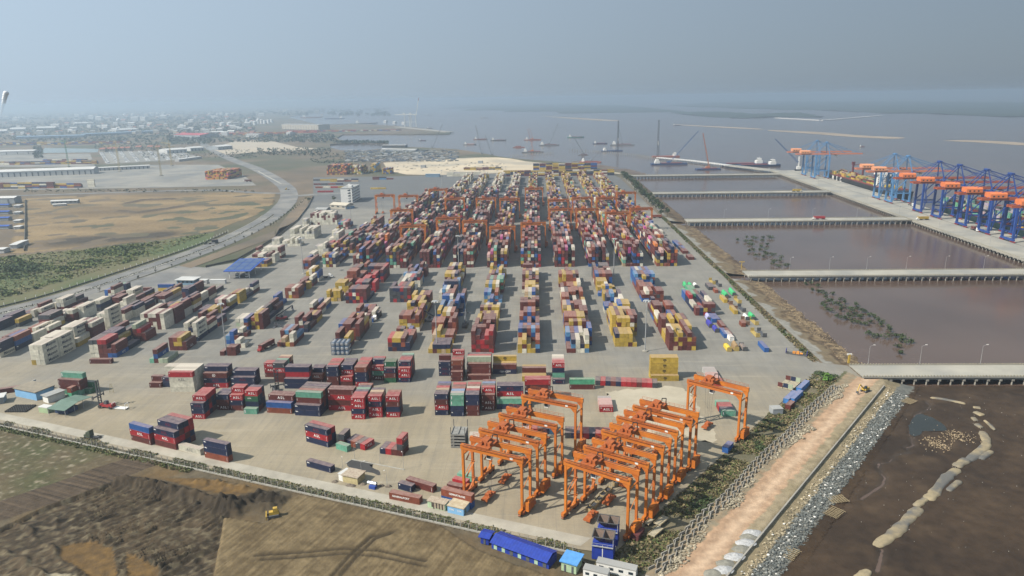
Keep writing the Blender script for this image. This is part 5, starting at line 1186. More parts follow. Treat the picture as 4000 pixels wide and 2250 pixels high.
# --- perimeter fence with footing
fc = thing('perimeter_fence', 'long post and wire fence with pale footing between yard and dug plot', 'fence')
FL = (FENCE_B-FENCE_A).length
m = MB(); m.obox((FENCE_A+FENCE_B)/2, math.atan2(fd.y, fd.x), FL, .45, -.5, .28); m.build('footing', KERB, fc)
pm = MB(); pm.box(-.09, .09, -.09, .09, .28, 2.5); pm.bar((0, 0, 2.5), (0, -.35, 2.9), .1); pme = pm.mesh('fence_post', KERB)
for i in range(int(FL/3.0)+1): p = FENCE_A+fd*i*3.0; o = link('post', pme, fc); o.location = (p.x, p.y, 0); o.rotation_euler.z = math.atan2(fd.y, fd.x)
for z in (.7, 1.3, 1.9, 2.45):
    m = MB(); m.bar((FENCE_A.x, FENCE_A.y, z), (FENCE_B.x, FENCE_B.y, z), .025); m.build('wire', METALG, fc)
vg = MB()
for i in range(4300):
    t = rnd(0, FL); s = rnd(.3, 4.0); p = FENCE_A+fd*t+fn*s; d = fbm(p.x, p.y, .07)
    if d > -.2+(.28 if t < 90 else 0): leaves(vg, (p.x, p.y, rnd(.0, .3+.6*max(0, d))), .8, .6, .3, 3, .36, DRY if rnd(0, 1) < (.6 if t < 110 else .35) else GR)
for i in range(900):
    t = rnd(0, FL*.45); s = -rnd(.3, 3.2); p = FENCE_A+fd*t+fn*s; leaves(vg, (p.x, p.y, .1), .7, .5, .3, 3, .4, GR)
tag(vg.build('verge_weeds', LEAF), 'green weeds and bushes growing along the perimeter fence', 'weeds', kind='stuff')
# --- rough grass wedge beside the gantries
sheet('rough_verge', [CW(-52, -31.9), CW(112, -31.9), (140, 335), (158, 336), CW(160, -19.7), CW(-60, -19.7), (18, 186)], -.12, mat('rough_soil', (.15, .125, .08), (.09, .085, .05), .15, .95, .3))
rg = MB()
for i in range(5200):
    t, s = rnd(-50, 150), rnd(-31.5, -20.2); p = CW(t, s); d = fbm(p[0], p[1], .06)
    if d > -.3: leaves(rg, (p[0], p[1], rnd(0, .5)), .9, .9, .35, 3, .5, (DK if d > .45 else DRY if rnd(0, 1) < .7 else GR))
tag(rg.build('rough_grass', LEAF), 'rough brown and green grass beside the parked gantries', 'grass', kind='stuff')
# --- zigzag wall of precast panels
rw = thing('retaining_wall', 'double zigzag wall of pale precast panels along the causeway', 'wall')
pm = MB(); pm.box(-1.32, 1.32, -.14, .14, -.3, 1.05); pme = pm.mesh('wall_panel', CONC)
for j, s0 in enumerate((-19.3, -16.9)):
    t = -44.
    i = 0
    while t < 136:
        s = s0+(.35 if i % 2 else -.35)+.5*math.sin(t*.11)+.3*fbm(t, j, .08); p = CW(t, s); o = link('panel', pme, rw); o.location = (p[0], p[1], .05+rnd(-.1, .1)); o.rotation_euler.z = math.atan2(TD.y, TD.x)+(.30 if i % 2 else -.30)+rnd(-.1, .1); t += 2.15; i += 1
lw = thing('loose_panels', 'loose precast panels dumped at the near end of the zigzag wall', 'panels')
for i in range(12): p = CW(rnd(-62, -46), rnd(-22, -15)); o = link('panel', pme, lw); o.location = (p[0], p[1], rnd(0, .5)); o.rotation_euler = (rnd(-.5, .9), rnd(-.2, .2), rnd(0, 3))
# --- rock heaps, edge wall, riprap
rk = MB()
for i in range(3300):
    t, s = rnd(-75, 140), rnd(-16.2, -10.2); p = CW(t, s); d = fbm(t, 3, .045)+.5*fbm(p[0], p[1], .12)
    if s < -14.6+4.2*max(-.3, d+.1): stone(rk, (p[0], p[1], .2+max(0, d)*.9*rnd(.2, 1)), rnd(.28, .6), random.choice([(.27, .235, .17), (.21, .185, .14), (.33, .29, .21)]))
tag(rk.build('rock_heap', STONE), 'heaps of tan rubble stones between the zigzag wall and the sandy track', 'rocks', kind='stuff')
rr = MB()
for i in range(6200):
    t, s = rnd(-80, 152), random.triangular(1.5, 11.6, 7.8); p = CW(t, s+.9*fbm(t, 1, .1)); z = cw_h(*p)
    wht = rnd(0, 1) < .035; stone(rr, (p[0], p[1], z+.1), rnd(.22, .62) if not wht else rnd(.35, .6), (.62, .60, .55) if wht else random.choice([(.145, .155, .145), (.11, .12, .115), (.18, .18, .16), (.08, .086, .08)]) if s > 4.6 else random.choice([(.32, .27, .18), (.26, .22, .15)]))
tag(rr.build('riprap', STONE), 'grey-blue riprap stones along the seaward foot of the causeway', 'rocks', kind='stuff')
sc_ = MB()
for i in range(1500):
    if i < 700: y = rnd(362, 545); x = 172+rnd(-6, 7)+3*fbm(3, y, .03)
    elif i < 1000:
        if i % 2: continue
        a = Q32(1590, 925, -3.5); x, y = a.x+random.gauss(0, 2.6), a.y+random.gauss(0, 3)
    elif i < 1150: a = Q32(1790, 850, -3.5); x, y = a.x+random.gauss(0, 3.5), a.y+random.gauss(0, 3)
    else: x, y = rnd(110, 290), rnd(185, 330)
    stone(sc_, (x, y, pb_h(x, y)+.05 if i < 700 else -3.5), rnd(.15, .4) if i < 1150 else rnd(.06, .16), (.30, .23, .145) if i < 1150 else (.55, .53, .48))
tag(sc_.build('scattered_stones', STONE), 'scattered pale stones on the pond bank and mud', 'stones', kind='stuff')
m = MB()
for t in range(-100, 150, 5): a, b = CW(t, .25), CW(t+5, .25); m.bar((a[0], a[1], .1), (b[0], b[1], .1), .5, .9)
tag(m.build('edge_wall', CONC), 'low concrete edge wall along the sandy causeway track', 'wall')
# --- gravel heaps and plastic sheets by the track
PLAS = mat('plastic_sheet', (.48, .48, .47), (.28, .28, .275), 1.5, .35, .4, bscale=3)
GRAV = mat('grey_gravel', (.24, .23, .19), (.17, .165, .14), .8, .95, .5, bscale=6)
def mound(name, c, rx, ry, h, ang, mt, label, cat):
    mb = MB(); n, k = 18, 6; P = []; ca, sa = math.cos(ang), math.sin(ang)
    for j in range(k+1):
        r = 1-j/k
        for i in range(n):
            a = i*2*math.pi/n; q = r*(1+.15*fbm(math.cos(a)*2+c[0], math.sin(a)*2+c[1], 1.)); x, y = q*rx*math.cos(a), q*ry*math.sin(a); P.append((c[0]+x*ca-y*sa, c[1]+x*sa+y*ca, c[2]+h*(1-r*r)*(1+.25*fbm(x, y, .7))-.1))
    mb.add(P, [(j*n+i, j*n+(i+1) % n, (j+1)*n+(i+1) % n, (j+1)*n+i) for j in range(k) for i in range(n)]); return tag(mb.build(name, mt, smooth=True), label, cat)
for i, (x, y) in enumerate([(2265, 1045), (2205, 1135), (2100, 1265), (1995, 1390)]): p = Q23(x, y, .3); mound('plastic_sheet', (p.x, p.y, .3), 3.6, 2.2, .9, R_(52-40), PLAS, '%s white plastic-covered heap on the sandy track' % ['farthest', 'second farthest', 'second nearest', 'nearest'][i], 'plastic sheet')
for i, (x, y) in enumerate([(2230, 1080), (2160, 1190), (2010, 1330), (1900, 1420)]): p = Q23(x, y, .3); mound('gravel_heap', (p.x, p.y, .3), 3.2, 2.0, .8, R_(12), GRAV, '%s grey gravel heap beside the plastic sheets' % ['farthest', 'second farthest', 'second nearest', 'nearest'][i], 'gravel')
# --- sand-filled geotextile tubes on the mud
TUBE = mat('geotextile_sand', (.30, .245, .15), (.21, .172, .11), .3, .9, .3, bscale=1.5, c3=(.11, .107, .098), s3=.14)
def sandtube(pts, w, label, h=.75):
    L = smooth_line([Vector(p[:2]) for p in pts], 2); n = len(L); m = MB(); K = 7; P = []
    dirs = offset_line(L, 1.0)
    for i, p in enumerate(L):
        nn = (Vector(dirs[i])-p); e = min(1, .35+1.3*min(i, n-1-i)/max(2, n*.25)); ww = w*e*.92*(1+.3*fbm(p.x, p.y, .35))
        for k in range(K): a = math.pi*k/(K-1); P.append((p.x+nn.x*ww*.5*math.cos(a), p.y+nn.y*ww*.5*math.cos(a), -3.7+h*e*math.sin(a)**.4))
    m.add(P, [(i*K+k, i*K+k+1, (i+1)*K+k+1, (i+1)*K+k) for i in range(n-1) for k in range(K-1)]); return tag(m.build('sand_tube', TUBE, smooth=True), label, 'sand tube')
Z = -3.2
for pts, w, lb in [([Q32(1530, 487, Z), Q32(1650, 500, Z), Q32(1760, 522, Z), Q32(1865, 545, Z)], 2.2, 'thin pale sand tube lying nearest the trestle'), ([Q32(1935, 578, Z), Q32(2005, 585, Z)], 2.4, 'short sand tube right after the thin one'), ([Q32(1950, 620, Z), Q32(2030, 655, Z)], 3.2, 'stubby sand tube at the bend'), ([Q32(1935, 675, Z), Q32(1965, 705, Z)], 2.2, 'smallest sand tube below the stubby one'), ([Q32(1965, 735, Z), Q32(2015, 770, Z)], 2.4, 'small sand tube inside the curve'),
                   ([Q32(2040, 700, Z), Q32(2080, 730, Z), Q32(2140, 790, Z)], 1.4, 'narrow outer sand strip at the bend'), ([Q32(2020, 800, Z), Q32(2060, 880, Z), Q32(2070, 930, Z), Q32(1980, 1010, Z), Q32(1880, 1080, Z)], 4.0, 'long curved sand tube with a tapered head'), ([Q32(2115, 990, Z), Q32(2060, 1020, Z), Q32(2005, 1065, Z)], 2.6, 'short sand tube outside the curved one'), ([Q32(1880, 1065, Z), Q32(1830, 1095, Z), Q32(1770, 1135, Z)], 4.2, 'square grey-topped sand tube in the middle of the line'),
                   ([Q32(1800, 1155, Z), Q32(1700, 1220, Z), Q32(1620, 1310, Z), Q32(1560, 1400, Z), Q33(1500, 720, Z)], 4.2, 'long straight sand tube below the square one'), ([Q32(1815, 1270, Z), Q32(1760, 1310, Z), Q32(1700, 1365, Z)], 2.6, 'short pale sand tube right of the long straight one'), ([Q33(1490, 715, Z), Q33(1440, 750, Z), Q33(1390, 785, Z)], 2.6, 'narrow sand tube linking the two long ones'),
                   ([Q33(1440, 800, Z), Q33(1370, 850, Z), Q33(1280, 950, Z), Q33(1180, 1050, Z), Q33(1010, 1160, Z)], 4.4, 'nearest long sand tube with a dark stained top'), ([Q33(960, 1390, Z), Q33(900, 1430, Z), Q33(840, 1470, Z)], 3.2, 'sand tube at the bottom edge of the picture')]: sandtube(pts, w, lb)
# --- bamboo rafts stranded on the stones
BAM = mat('bamboo', (.34, .27, .16), (.24, .19, .11), 1.5, .85)
for (Q, x, y, lb) in [(Q33, 655, 725, 'upper broken bamboo raft on the riprap foot'), (Q33, 625, 850, 'lower broken bamboo raft on the riprap foot'), (Q33, 205, 1235, 'dark bamboo raft near the bottom edge'), (Q32, 1330, 525, 'far bamboo raft at the end of the riprap')]:
    p = Q(x, y, -2.9); t = thing('bamboo_raft', lb, 'bamboo raft', (p.x, p.y, -2.9), rnd(0, 1))
    for i in range(9): o = MB().tube((-3.4+rnd(-.4, .4), -2+i*.5, rnd(0, .15)), (3.4+rnd(-.4, .4), -2+i*.5+rnd(-.2, .2), rnd(.0, .2)), .07, 5).build('pole', BAM, t)
    for i in range(7): MB().tube((-3+i*1., -2.4+rnd(-.3, .3), .2), (-3+i*1.+rnd(-.2, .2), 2.4+rnd(-.3, .3), .25), .07, 5).build('pole', BAM, t)
# --- mangrove shrubs in the ponds
def shrub(x, y, z, r, h, label, group, name='mangrove_shrub', tones=DK, n=70, s=.5):
    t = thing(name, label, 'shrub', (x, y, z), 0, group); m = MB()
    for _ in range(5): a = rnd(0, 6.28); q = r*rnd(.1, .6); leaves(m, (q*math.cos(a), q*math.sin(a), h*rnd(.45, .7)), r*rnd(.4, .65), r*rnd(.4, .65), h*.38, n//5, s, tones)
    m.build('foliage', LEAF, t); m = MB()
    for k in range(3): a = k*2.1; m.tube((.15*math.cos(a), .15*math.sin(a), -.3), (r*.4*math.cos(a), r*.4*math.sin(a), h*.6), .07, 5, .03)
    m.build('stem', BARK, t); return t
sp1 = [(355, 500), (400, 500), (420, 555), (470, 520), (475, 570), (505, 570), (540, 590), (545, 630), (610, 595), (510, 690), (560, 680), (540, 710), (600, 660), (640, 690), (680, 640), (660, 690), (720, 680), (700, 720), (690, 750), (560, 750), (600, 760), (770, 730), (830, 700), (840, 730), (790, 760), (880, 760), (920, 760), (760, 800), (820, 800), (880, 800), (960, 800), (1000, 820), (660, 810), (690, 830), (740, 830), (790, 860), (860, 820), (850, 870), (910, 880), (960, 860), (1030, 850), (1080, 860), (1060, 890), (1130, 915), (1150, 940), (945, 970), (990, 1000), (1040, 990), (1100, 1015), (1160, 1000), (1210, 990), (1260, 1010), (1250, 1040), (1300, 1050), (1350, 1050), (1230, 1090), (1240, 1150)]
for i, (x, y) in enumerate(sp1): p = Q31(x, y+14, -3.8); shrub(p.x, p.y, -3.9, rnd(1.9, 3.3), rnd(2.2, 4.0), 'dark green shrub in the nearer pond clump between the two near trestles', 'shrubs in the near pond')
q25 = crop(2560, 880, 1.5167)
for i, (x, y) in enumerate([(487, 85), (540, 75), (535, 95), (555, 110), (575, 120), (595, 78), (575, 72), (600, 180), (575, 150), (555, 152), (632, 90), (640, 72), (665, 110), (675, 70), (690, 75), (630, 125), (650, 140), (645, 165), (660, 175), (690, 170), (700, 180), (640, 185), (700, 210), (745, 195), (690, 230), (740, 215), (765, 240), (730, 240), (790, 235), (555, 95), (620, 150)]): p = q25(x, y+6, -3.8); shrub(p.x, p.y, -3.9, rnd(2.2, 4.2), rnd(2.4, 4.2), 'dark green shrub in the farther pond clump, beyond the second trestle', 'shrubs in the far pond')
# --- tree belt on the yard's right edge
def tree(x, y, h, r, label, group, tones=DK, n=110, s=.9, name='tree', z=0):
    t = thing(name, label, 'tree', (x, y, z), rnd(0, 6), group); m = MB()
    for _ in range(7): a = rnd(0, 6.28); q = r*rnd(.05, .6); leaves(m, (q*math.cos(a), q*math.sin(a), h*rnd(.45, .85)), r*rnd(.35, .6), r*rnd(.35, .6), h*.17, n//7, s, tones)
    m.build('crown', LEAF, t); m = MB(); m.tube((0, 0, -.3), (0, 0, h*.6), .02*h, 6, .012*h)
    for k in range(3): a = rnd(0, 6.28); m.tube((0, 0, h*.4), (r*.5*math.cos(a), r*.5*math.sin(a), h*.7), .01*h, 5, .004*h)
    m.build('trunk', BARK, t); return t
for i in range(46):
    y = 838+i*9.7+rnd(-3, 3); tree(150.5+rnd(-2.5, 4.5)+(3 if y > 1100 else 0), y, rnd(8, 14), rnd(3.4, 5.4), 'dark green tree in the belt between the yard and the far ponds', 'trees of the belt', n=105)
vb = MB()
for i in range(2600):
    y = rnd(362, 840); x = rnd(146.2, 150.5) if y < 530 or y > 575 else rnd(148, 150); leaves(vb, (x, y, rnd(0, .6)), .9, 1.2, .4, 3, .55, GR+DK if fbm(x, y, .03) > 0 else DRY)
tag(vb.build('bank_weeds', LEAF), 'strip of weeds along the right edge of the yard', 'weeds', kind='stuff')
bn = thing('banana_plant', 'bright green banana-like plant beside the yard corner by the near trestle', 'plant', Q32(555, 330)); m = MB(); leaves(m, (0, 0, 2), 2.2, 2.2, 1.6, 60, 1.2, [(.10, .19, .04), (.07, .14, .03)]); m.build('foliage', LEAF, bn); MB().tube((0, 0, 0), (0, 0, 2), .2, 6).build('stem', BARK, bn)
# --- scrub field, median hedges, street trees on the left
sf = MB(); scr = [Q01(-300, 280), Q01(0, 262), Q01(700, 188), Q01(1400, 122), Q01(1950, 40), Q01(1500, 215), Q01(1000, 365), Q01(500, 505), Q01(0, 660), Q01(-300, 760)]
bx0, bx1 = min(p.x for p in scr), max(p.x for p in scr); by0, by1 = min(p.y for p in scr), max(p.y for p in scr)
k = 0
while k < 5200:
    x, y = rnd(bx0, bx1), rnd(by0, by1)
    if not poly_in((x, y), scr): continue
    k += 1; d = fbm(x, y, .018)+.4*fbm(x, y, .08)
    if d > .02: leaves(sf, (x, y, .5+max(0, d)*1.3), 1.8, 1.8, .5+d*1.1, 3, 1.1, [(.045, .07, .02), (.055, .08, .025)] if d > .35 else [(.075, .105, .026), (.095, .12, .03), (.12, .135, .04)])
    elif rnd(0, 1) < .5: leaves(sf, (x, y, .2), 1.4, 1.4, .25, 2, .9, [(.14, .14, .05), (.17, .15, .065), (.115, .13, .04)])
tag(sf.build('scrub', LEAF), 'dense green scrub covering the field beside the road', 'scrub', kind='stuff')
hd_ = MB()
for p, a in along(MED[:-8], 1.6): leaves(hd_, (p.x, p.y, .7), .9, .9, .5, 5, .55, [(.03, .042, .02), (.05, .055, .028), (.065, .06, .035)])
tag(hd_.build('median_hedge', LEAF), 'dark clipped hedge along the road median', 'hedge', kind='stuff')
RG = offset_line(MED, -17)
for i, (p, a) in enumerate(along(RG[4:-4], 21)):
    if PX(p.x, p.y)[0] > -60: tree(p.x, p.y, rnd(3.5, 5.5), rnd(.9, 1.4), 'small street tree beside the curving road', 'street trees along the road', [(.05, .055, .03), (.07, .07, .04)], 30, .5, 'street_tree')
for i, (p, a) in enumerate(along([Q10(140, 1300), Q10(260, 1210), Q10(400, 1110), Q10(480, 1030)], 14)): tree(p.x, p.y, rnd(3.5, 5), rnd(1, 1.5), 'small tree on the bare strip inside the road bend', 'trees inside the road bend', DK, 30, .5, 'street_tree')
sheet('bare_strip', smooth_line([Q10(170, 1400), Q10(215, 1285), Q10(330, 1150), Q10(420, 1050), Q10(490, 1010), Q10(500, 1070), Q10(430, 1190), Q10(330, 1270), Q10(220, 1310)], 1), .09, BROWNF)
sheet('bare_strip', [Q01(1690, 335), Q01(2415, 70), Q10(180, 1330), Q10(180, 1400), Q01(2415, 130), Q01(1800, 355)], .085, BROWNF)
ff = thing('roadside_fence', 'white concrete post fence between the scrub field and the road', 'fence'); pm = MB(); pm.box(-.14, .14, -.14, .14, 0, 2.6); pme = pm.mesh('white_post', WHITEP); W_ = offset_line(MED, 19)
for p, a in along(W_, 7.5):
    if -50 < PX(p.x, p.y)[0] < 900: o = link('post', pme, ff); o.location = (p.x, p.y, 0)
m = MB(); vis = [p for p in W_ if PX(p.x, p.y)[0] < 900]
for a, b in zip(vis, vis[1:]): m.bar((a.x, a.y, .4), (b.x, b.y, .4), .2, .9)
m.build('low_wall', DCONC, ff)
yw = thing('yard_wall', 'dark boundary wall between the road strip and the left side of the yard', 'wall')
L_ = [Q10(540, 1010), Q10(490, 1110), Q10(390, 1240), Q10(190, 1400), Q01(2230, 285), Q01(1940, 350)]
for i, (a, b) in enumerate(zip(L_, L_[1:])): m = MB(); m.bar((a.x, a.y, .9), (b.x, b.y, .9), .3, 1.8); m.build('wall_panel', DCONC, yw)
# ================================================================ BUILDINGS AND TOWN ON THE LEFT
WALLW = mat('white_cladding', (.52, .52, .5), (.43, .43, .42), .05, .7); WALLC = mat('cream_wall', (.42, .375, .30), (.34, .31, .25), .08, .8); WALLG = mat('grey_cladding', (.30, .32, .33), (.24, .255, .265), .08, .7)
ROOFW = mat('pale_metal_roof', (.56, .55, .52), (.45, .45, .43), .04, .6); ROOFB = mat('blue_grey_roof', (.16, .24, .32), (.13, .2, .27), .04, .6); ROOFR = mat('red_metal_roof', (.42, .05, .06), (.33, .04, .05), .04, .6); ROOFT = mat('terracotta_roof', (.32, .12, .075), (.25, .095, .065), .1, .8); ROOFBL = mat('bright_blue_roof', (.03, .09, .36), (.025, .07, .28), .2, .5); ROOFG = mat('grey_roof', (.33, .33, .31), (.26, .26, .25), .05, .7)
def shed(label, a, b, depth, h, wall=None, roof=None, rh=None, name='warehouse', cat='warehouse', doors=0, wins=0, group=None, over=.6, base=0, flat=False):
    d = Vector((b.x-a.x, b.y-a.y)); L = d.length; ang = math.atan2(d.y, d.x)
    t = thing(name, label, cat, (a.x, a.y, base), ang, group); wall = wall or WALLW; roof = roof or ROOFW; rh = depth*.13 if rh is None else rh
    m = MB(); m.box(0, L, 0, depth, 0, h)
    if not flat: m.add([(0, 0, h), (0, depth, h), (0, depth/2, h+rh)], [(0, 2, 1)]); m.add([(L, 0, h), (L, depth, h), (L, depth/2, h+rh)], [(0, 1, 2)])
    m.build('wall', wall, t); m = MB()
    if flat: m.box(-over, L+over, -over, depth+over, h+.01, h+.35)
    else: m.gable(0, L, 0, depth, h+.08, rh, over)
    m.build('roof', roof, t)
    for i in range(doors): x = L*(i+.5)/doors; w = min(2.4, L/doors*.25); m = MB(); m.box(x-w/2, x+w/2, -.12, -.02, .05, h*.75); m.build('door', DOORM, t)
    for i in range(wins): x = L*(i+.5)/wins; w = L/wins*.45; m = MB(); m.box(x-w/2, x+w/2, -.1, -.02, h*.45, h*.75); m.build('window', GLASS, t)
    return t
DOORM = mat('dark_door', (.09, .10, .11), (.07, .075, .08), .3, .8)  # dark grey for doors and louvred strips in the shed walls
# concrete lots
LOT = mat('lot_concrete', (.265, .25, .215), (.20, .19, .168), .02, .85, c3=(.16, .16, .15), s3=.015)
sheet('depot_lot', [Q00(640, 1060), Q00(1500, 1045), Q00(2420, 1025), Q00(2300, 930), Q00(2060, 830), Q00(1450, 830), Q00(900, 890), Q00(-300, 960), Q00(-300, 1075)], .02, LOT)
sheet('parking_lot', [Q00(1000, 825), Q00(1920, 770), Q00(1700, 700), Q00(930, 705)], .03, LOT); sheet('depot_lot', [Q00(-300, 850), Q00(900, 850), Q00(850, 725), Q00(-300, 740)], .03, LOT)
sheet('pond_water', [Q00(390, 720), Q00(920, 712), Q00(930, 680), Q00(420, 670)], .02, mat('green_pond', (.16, .20, .17), (.14, .17, .15), .01, .2))
shed('very long white warehouse with vertical wall ribs left of the depot lot', Q00(-350, 962), Q00(888, 917), 34, 10.5, WALLW, ROOFW, 3.5, doors=22)
shed('long low white shed with dark bays right of the long warehouse', Q00(928, 888), Q00(1415, 864), 13, 6.5, WALLW, ROOFW, 1.2, doors=12)
shed('white warehouse at the left edge above the container rows', Q00(-300, 742), Q00(320, 728), 42, 9, WALLW, ROOFW, 3, doors=6)
shed('left of two far white sheds at the left edge', Q00(-150, 535), Q00(70, 528), 60, 10); shed('right of two far white sheds at the left edge', Q00(95, 512), Q00(240, 508), 60, 10)
shed('pale shed with rounded roof in the hazy left town', Q00(345, 502), Q00(525, 497), 60, 10, WALLC, ROOFW, 9); shed('cream factory hall in the hazy left town', Q00(700, 460), Q00(838, 456), 80, 14, WALLC, ROOFW, 6)
shed('long blue-grey roofed mill in the left middle distance', Q00(150, 588), Q00(790, 572), 45, 9, ROOFB, ROOFB, 3); shed('second long blue-grey roofed mill beside the first', Q00(805, 560), Q00(1480, 528), 40, 9, ROOFB, ROOFB, 3)
shed('long white roofed hall behind the blue-grey mills', Q00(1095, 520), Q00(1310, 508), 60, 8); shed('factory hall with bright red roof', Q00(1640, 572), Q00(1888, 578), 90, 11, WALLG, ROOFR, 6)
shed('white gabled shed beside the parking lot', Q00(1580, 726), Q00(1766, 714), 60, 10, WALLW, ROOFW, 3, doors=5); shed('smaller white gabled shed right of the parking lot', Q00(1800, 702), Q00(1926, 694), 45, 9, WALLW, ROOFW, 3, doors=4); shed('grey gabled shed beside the tan sand lot', Q00(2060, 692), Q00(2195, 680), 50, 10, WALLG, ROOFW, 3, doors=4)
shed('flat white roofed long shed at the end of the parking lot', Q00(1690, 800), Q00(1905, 770), 12, 5, WALLW, ROOFW, 0, flat=True)
shed('site shed pair at the top of the brown field', Q00(480, 1205), Q00(732, 1196), 9, 4.5, WALLG, ROOFW, 1.2, wins=6); shed('white low annex in front of the site shed', Q00(500, 1225), Q00(625, 1218), 6, 3, WALLW, ROOFW, .6)
shed('grey workshop at the left edge by the service road', Q00(-200, 1200), Q00(140, 1195), 16, 8, WALLG, ROOFW, 2, doors=3)
for i, y in enumerate((1235, 1300, 1360, 1440)): shed('%s blue roofed worker shed at the left edge' % ORD[i], Q00(-120, y), Q00(80, y-4), 8, 3.4, WALLG, ROOFBL, 1, 'worker_shed', 'shed')
for i, y in enumerate((1235, 1300, 1380, 1440)): shed('%s small white cabin in the column left of the brown field' % ORD[i], Q00(130, y), Q00(188, y-2), 10, 3, WALLW, ROOFW, .3, 'site_cabin', 'cabin')
shed('tall narrow white cabin at the end of the cabin column', Q01(95, 175), Q01(160, 172), 26, 4, WALLW, ROOFW, .4, 'site_cabin', 'cabin'); shed('pale hut at the left edge below the cabins', Q01(-40, 218), Q01(40, 216), 10, 4, WALLW, ROOFW, .6, 'site_cabin', 'cabin')
kerbed('plot_wall', [Vector(Q00(238, 1160)[:2]), Vector(Q00(238, 1449)[:2]), Vector(Q01(230, 195)[:2])], .6, 2.2, DCONC)
for i, (x0, x1, y) in enumerate([(940, 990, 712), (1000, 1050, 708), (1060, 1110, 706), (1125, 1170, 702), (1180, 1225, 700), (1280, 1330, 690), (1390, 1440, 688), (1470, 1510, 690)]): shed('%s red roofed apartment house in the row behind the parking lot' % ORD[i], Q00(x0, y), Q00(x1, y-1), 18, 9, WALLC, ROOFT, 3.5, 'apartment_house', 'house', wins=3, group='red roofed apartment houses')
shed('white office block behind the red roofed hall', Q00(2320, 570), Q00(2440, 572), 30, 14, WALLW, ROOFG, 0, 'office_block', 'building', wins=8, flat=True); shed('pale villa left of the white office block', Q00(1985, 545), Q00(2105, 542), 30, 10, WALLC, ROOFW, 4, 'office_block', 'building', wins=5)
shed('large cream terminal building with upright ribs by the red stacks', Q10(245, 372), Q10(590, 380), 70, 24, WALLC, ROOFG, 2, 'terminal_building', 'building', doors=14); shed('white hall end in front of the red stacks', Q10(285, 432), Q10(320, 432), 40, 12, WALLW, ROOFW, 3)
# office tower in the yard
of = thing('office_building', 'white five-storey office block with gridded windows beside the gantry blocks', 'office building', (-273, 983, 0)); W_o, D_o, H_o = 16, 46, 20
MB().box(0, W_o, 0, D_o, 0, H_o).build('wall', WHITEP, of); m = MB(); m.box(-.4, W_o+.4, -.4, D_o+.4, H_o, H_o+.5); m.build('roof', ROOFG, of); m = MB(); m.box(9, 14, 8, 16, H_o+.5, H_o+3.4); m.box(3, 6, 30, 34, H_o+.5, H_o+2.6); m.build('roof_housing', WHITEP, of)
wm = MB(); wm.box(W_o-.05, W_o+.06, -1.6, 1.6, -.8, .8); wme = wm.mesh('office_window', GLASS)
for f in range(5):
    for i in range(9): o = link('window', wme, of); o.location = (0, 3.6+i*4.8, 2.4+f*3.9)
    m = MB(); m.box(W_o, W_o+.9, .5, D_o-.5, 3.9*f+3.6, 3.9*f+3.9); m.build('balcony_ledge', WHITEP, of)
m = MB()
for f in range(5): m.add([(10, -.05, 1.2+f*3.8), (14, -.05, 1.2+f*3.8), (14, -.05, 3.8+f*3.8), (10, -.05, 2.4+f*3.8)], [(0, 1, 2, 3)])
o = m.build('stair_glazing', GLASS, of); o['kind'] = 'stuff'
shed('cream roofed canteen in front of the white office block', Q10(700, 1120), Q10(850, 1130), 16, 5, WALLC, mat('cream_roof', (.50, .45, .36), (.42, .38, .3), .1, .8), 2.5, 'canteen', 'building', wins=3); shed('grey roofed shed left of the canteen', Q10(560, 1165), Q10(660, 1165), 18, 4.5, WALLG, ROOFG, 1.5, 'store_shed', 'shed'); shed('light blue hut right of the canteen', Q10(845, 1130), Q10(930, 1120), 8, 3.5, mat('light_blue_wall', (.16, .30, .46), (.13, .25, .4), .2, .7), ROOFG, .4, 'hut', 'hut', flat=True)
tree(Q10(740, 1060).x, Q10(740, 1060).y, 9, 4, 'round green tree left of the white office block', None, DK, 90, .9); tree(Q10(505, 1060).x, Q10(505, 1060).y, 7, 4, 'dark tree at the yard corner by the road junction', None, DK, 80, .9)
# gate canopy with solar roof
gc = thing('gate_canopy', 'blue roofed gate canopy on white columns at the left of the yard', 'canopy', Q01(2160, 458), R_(2)); m = MB(); m.add([(-3, -2, 7), (19, -2, 7), (19, 34, 9.4), (-3, 34, 9.4), (-3, -2, 6.4), (19, -2, 6.4), (19, 34, 8.8), (-3, 34, 8.8)], [(0, 1, 2, 3), (4, 7, 6, 5), (0, 4, 5, 1), (1, 5, 6, 2), (2, 6, 7, 3), (3, 7, 4, 0)]); rf = m.build('roof', ROOFBL, gc)
for i in range(3):
    for j in range(3): m = MB(); x0, y0 = -1.6+i*6.6, 1+j*10.6; m.add([(x0, y0, 7.27+y0*.0667), (x0+5.8, y0, 7.27+y0*.0667), (x0+5.8, y0+9.6, 7.27+(y0+9.6)*.0667), (x0, y0+9.6, 7.27+(y0+9.6)*.0667)], [(0, 1, 2, 3)]); m.build('solar_panel', mat('solar_panel_glass', (.05, .09, .20), (.04, .07, .16), .3, .3), rf)
for x in (0, 8, 16):
    for y in (2, 16, 30): MB().bar((x, y, 0), (x, y, 6.6+y*.0667), .5).build('column', WHITEP, gc)
for x in (3.5, 11.5): m = MB(); m.box(x, x+2.2, 5, 9, 0, 3); b = m.build('booth', WHITEP, gc); MB().box(x-.02, x+2.22, 4.95, 5., 1.2, 2.2).build('booth_window', GLASS, b)
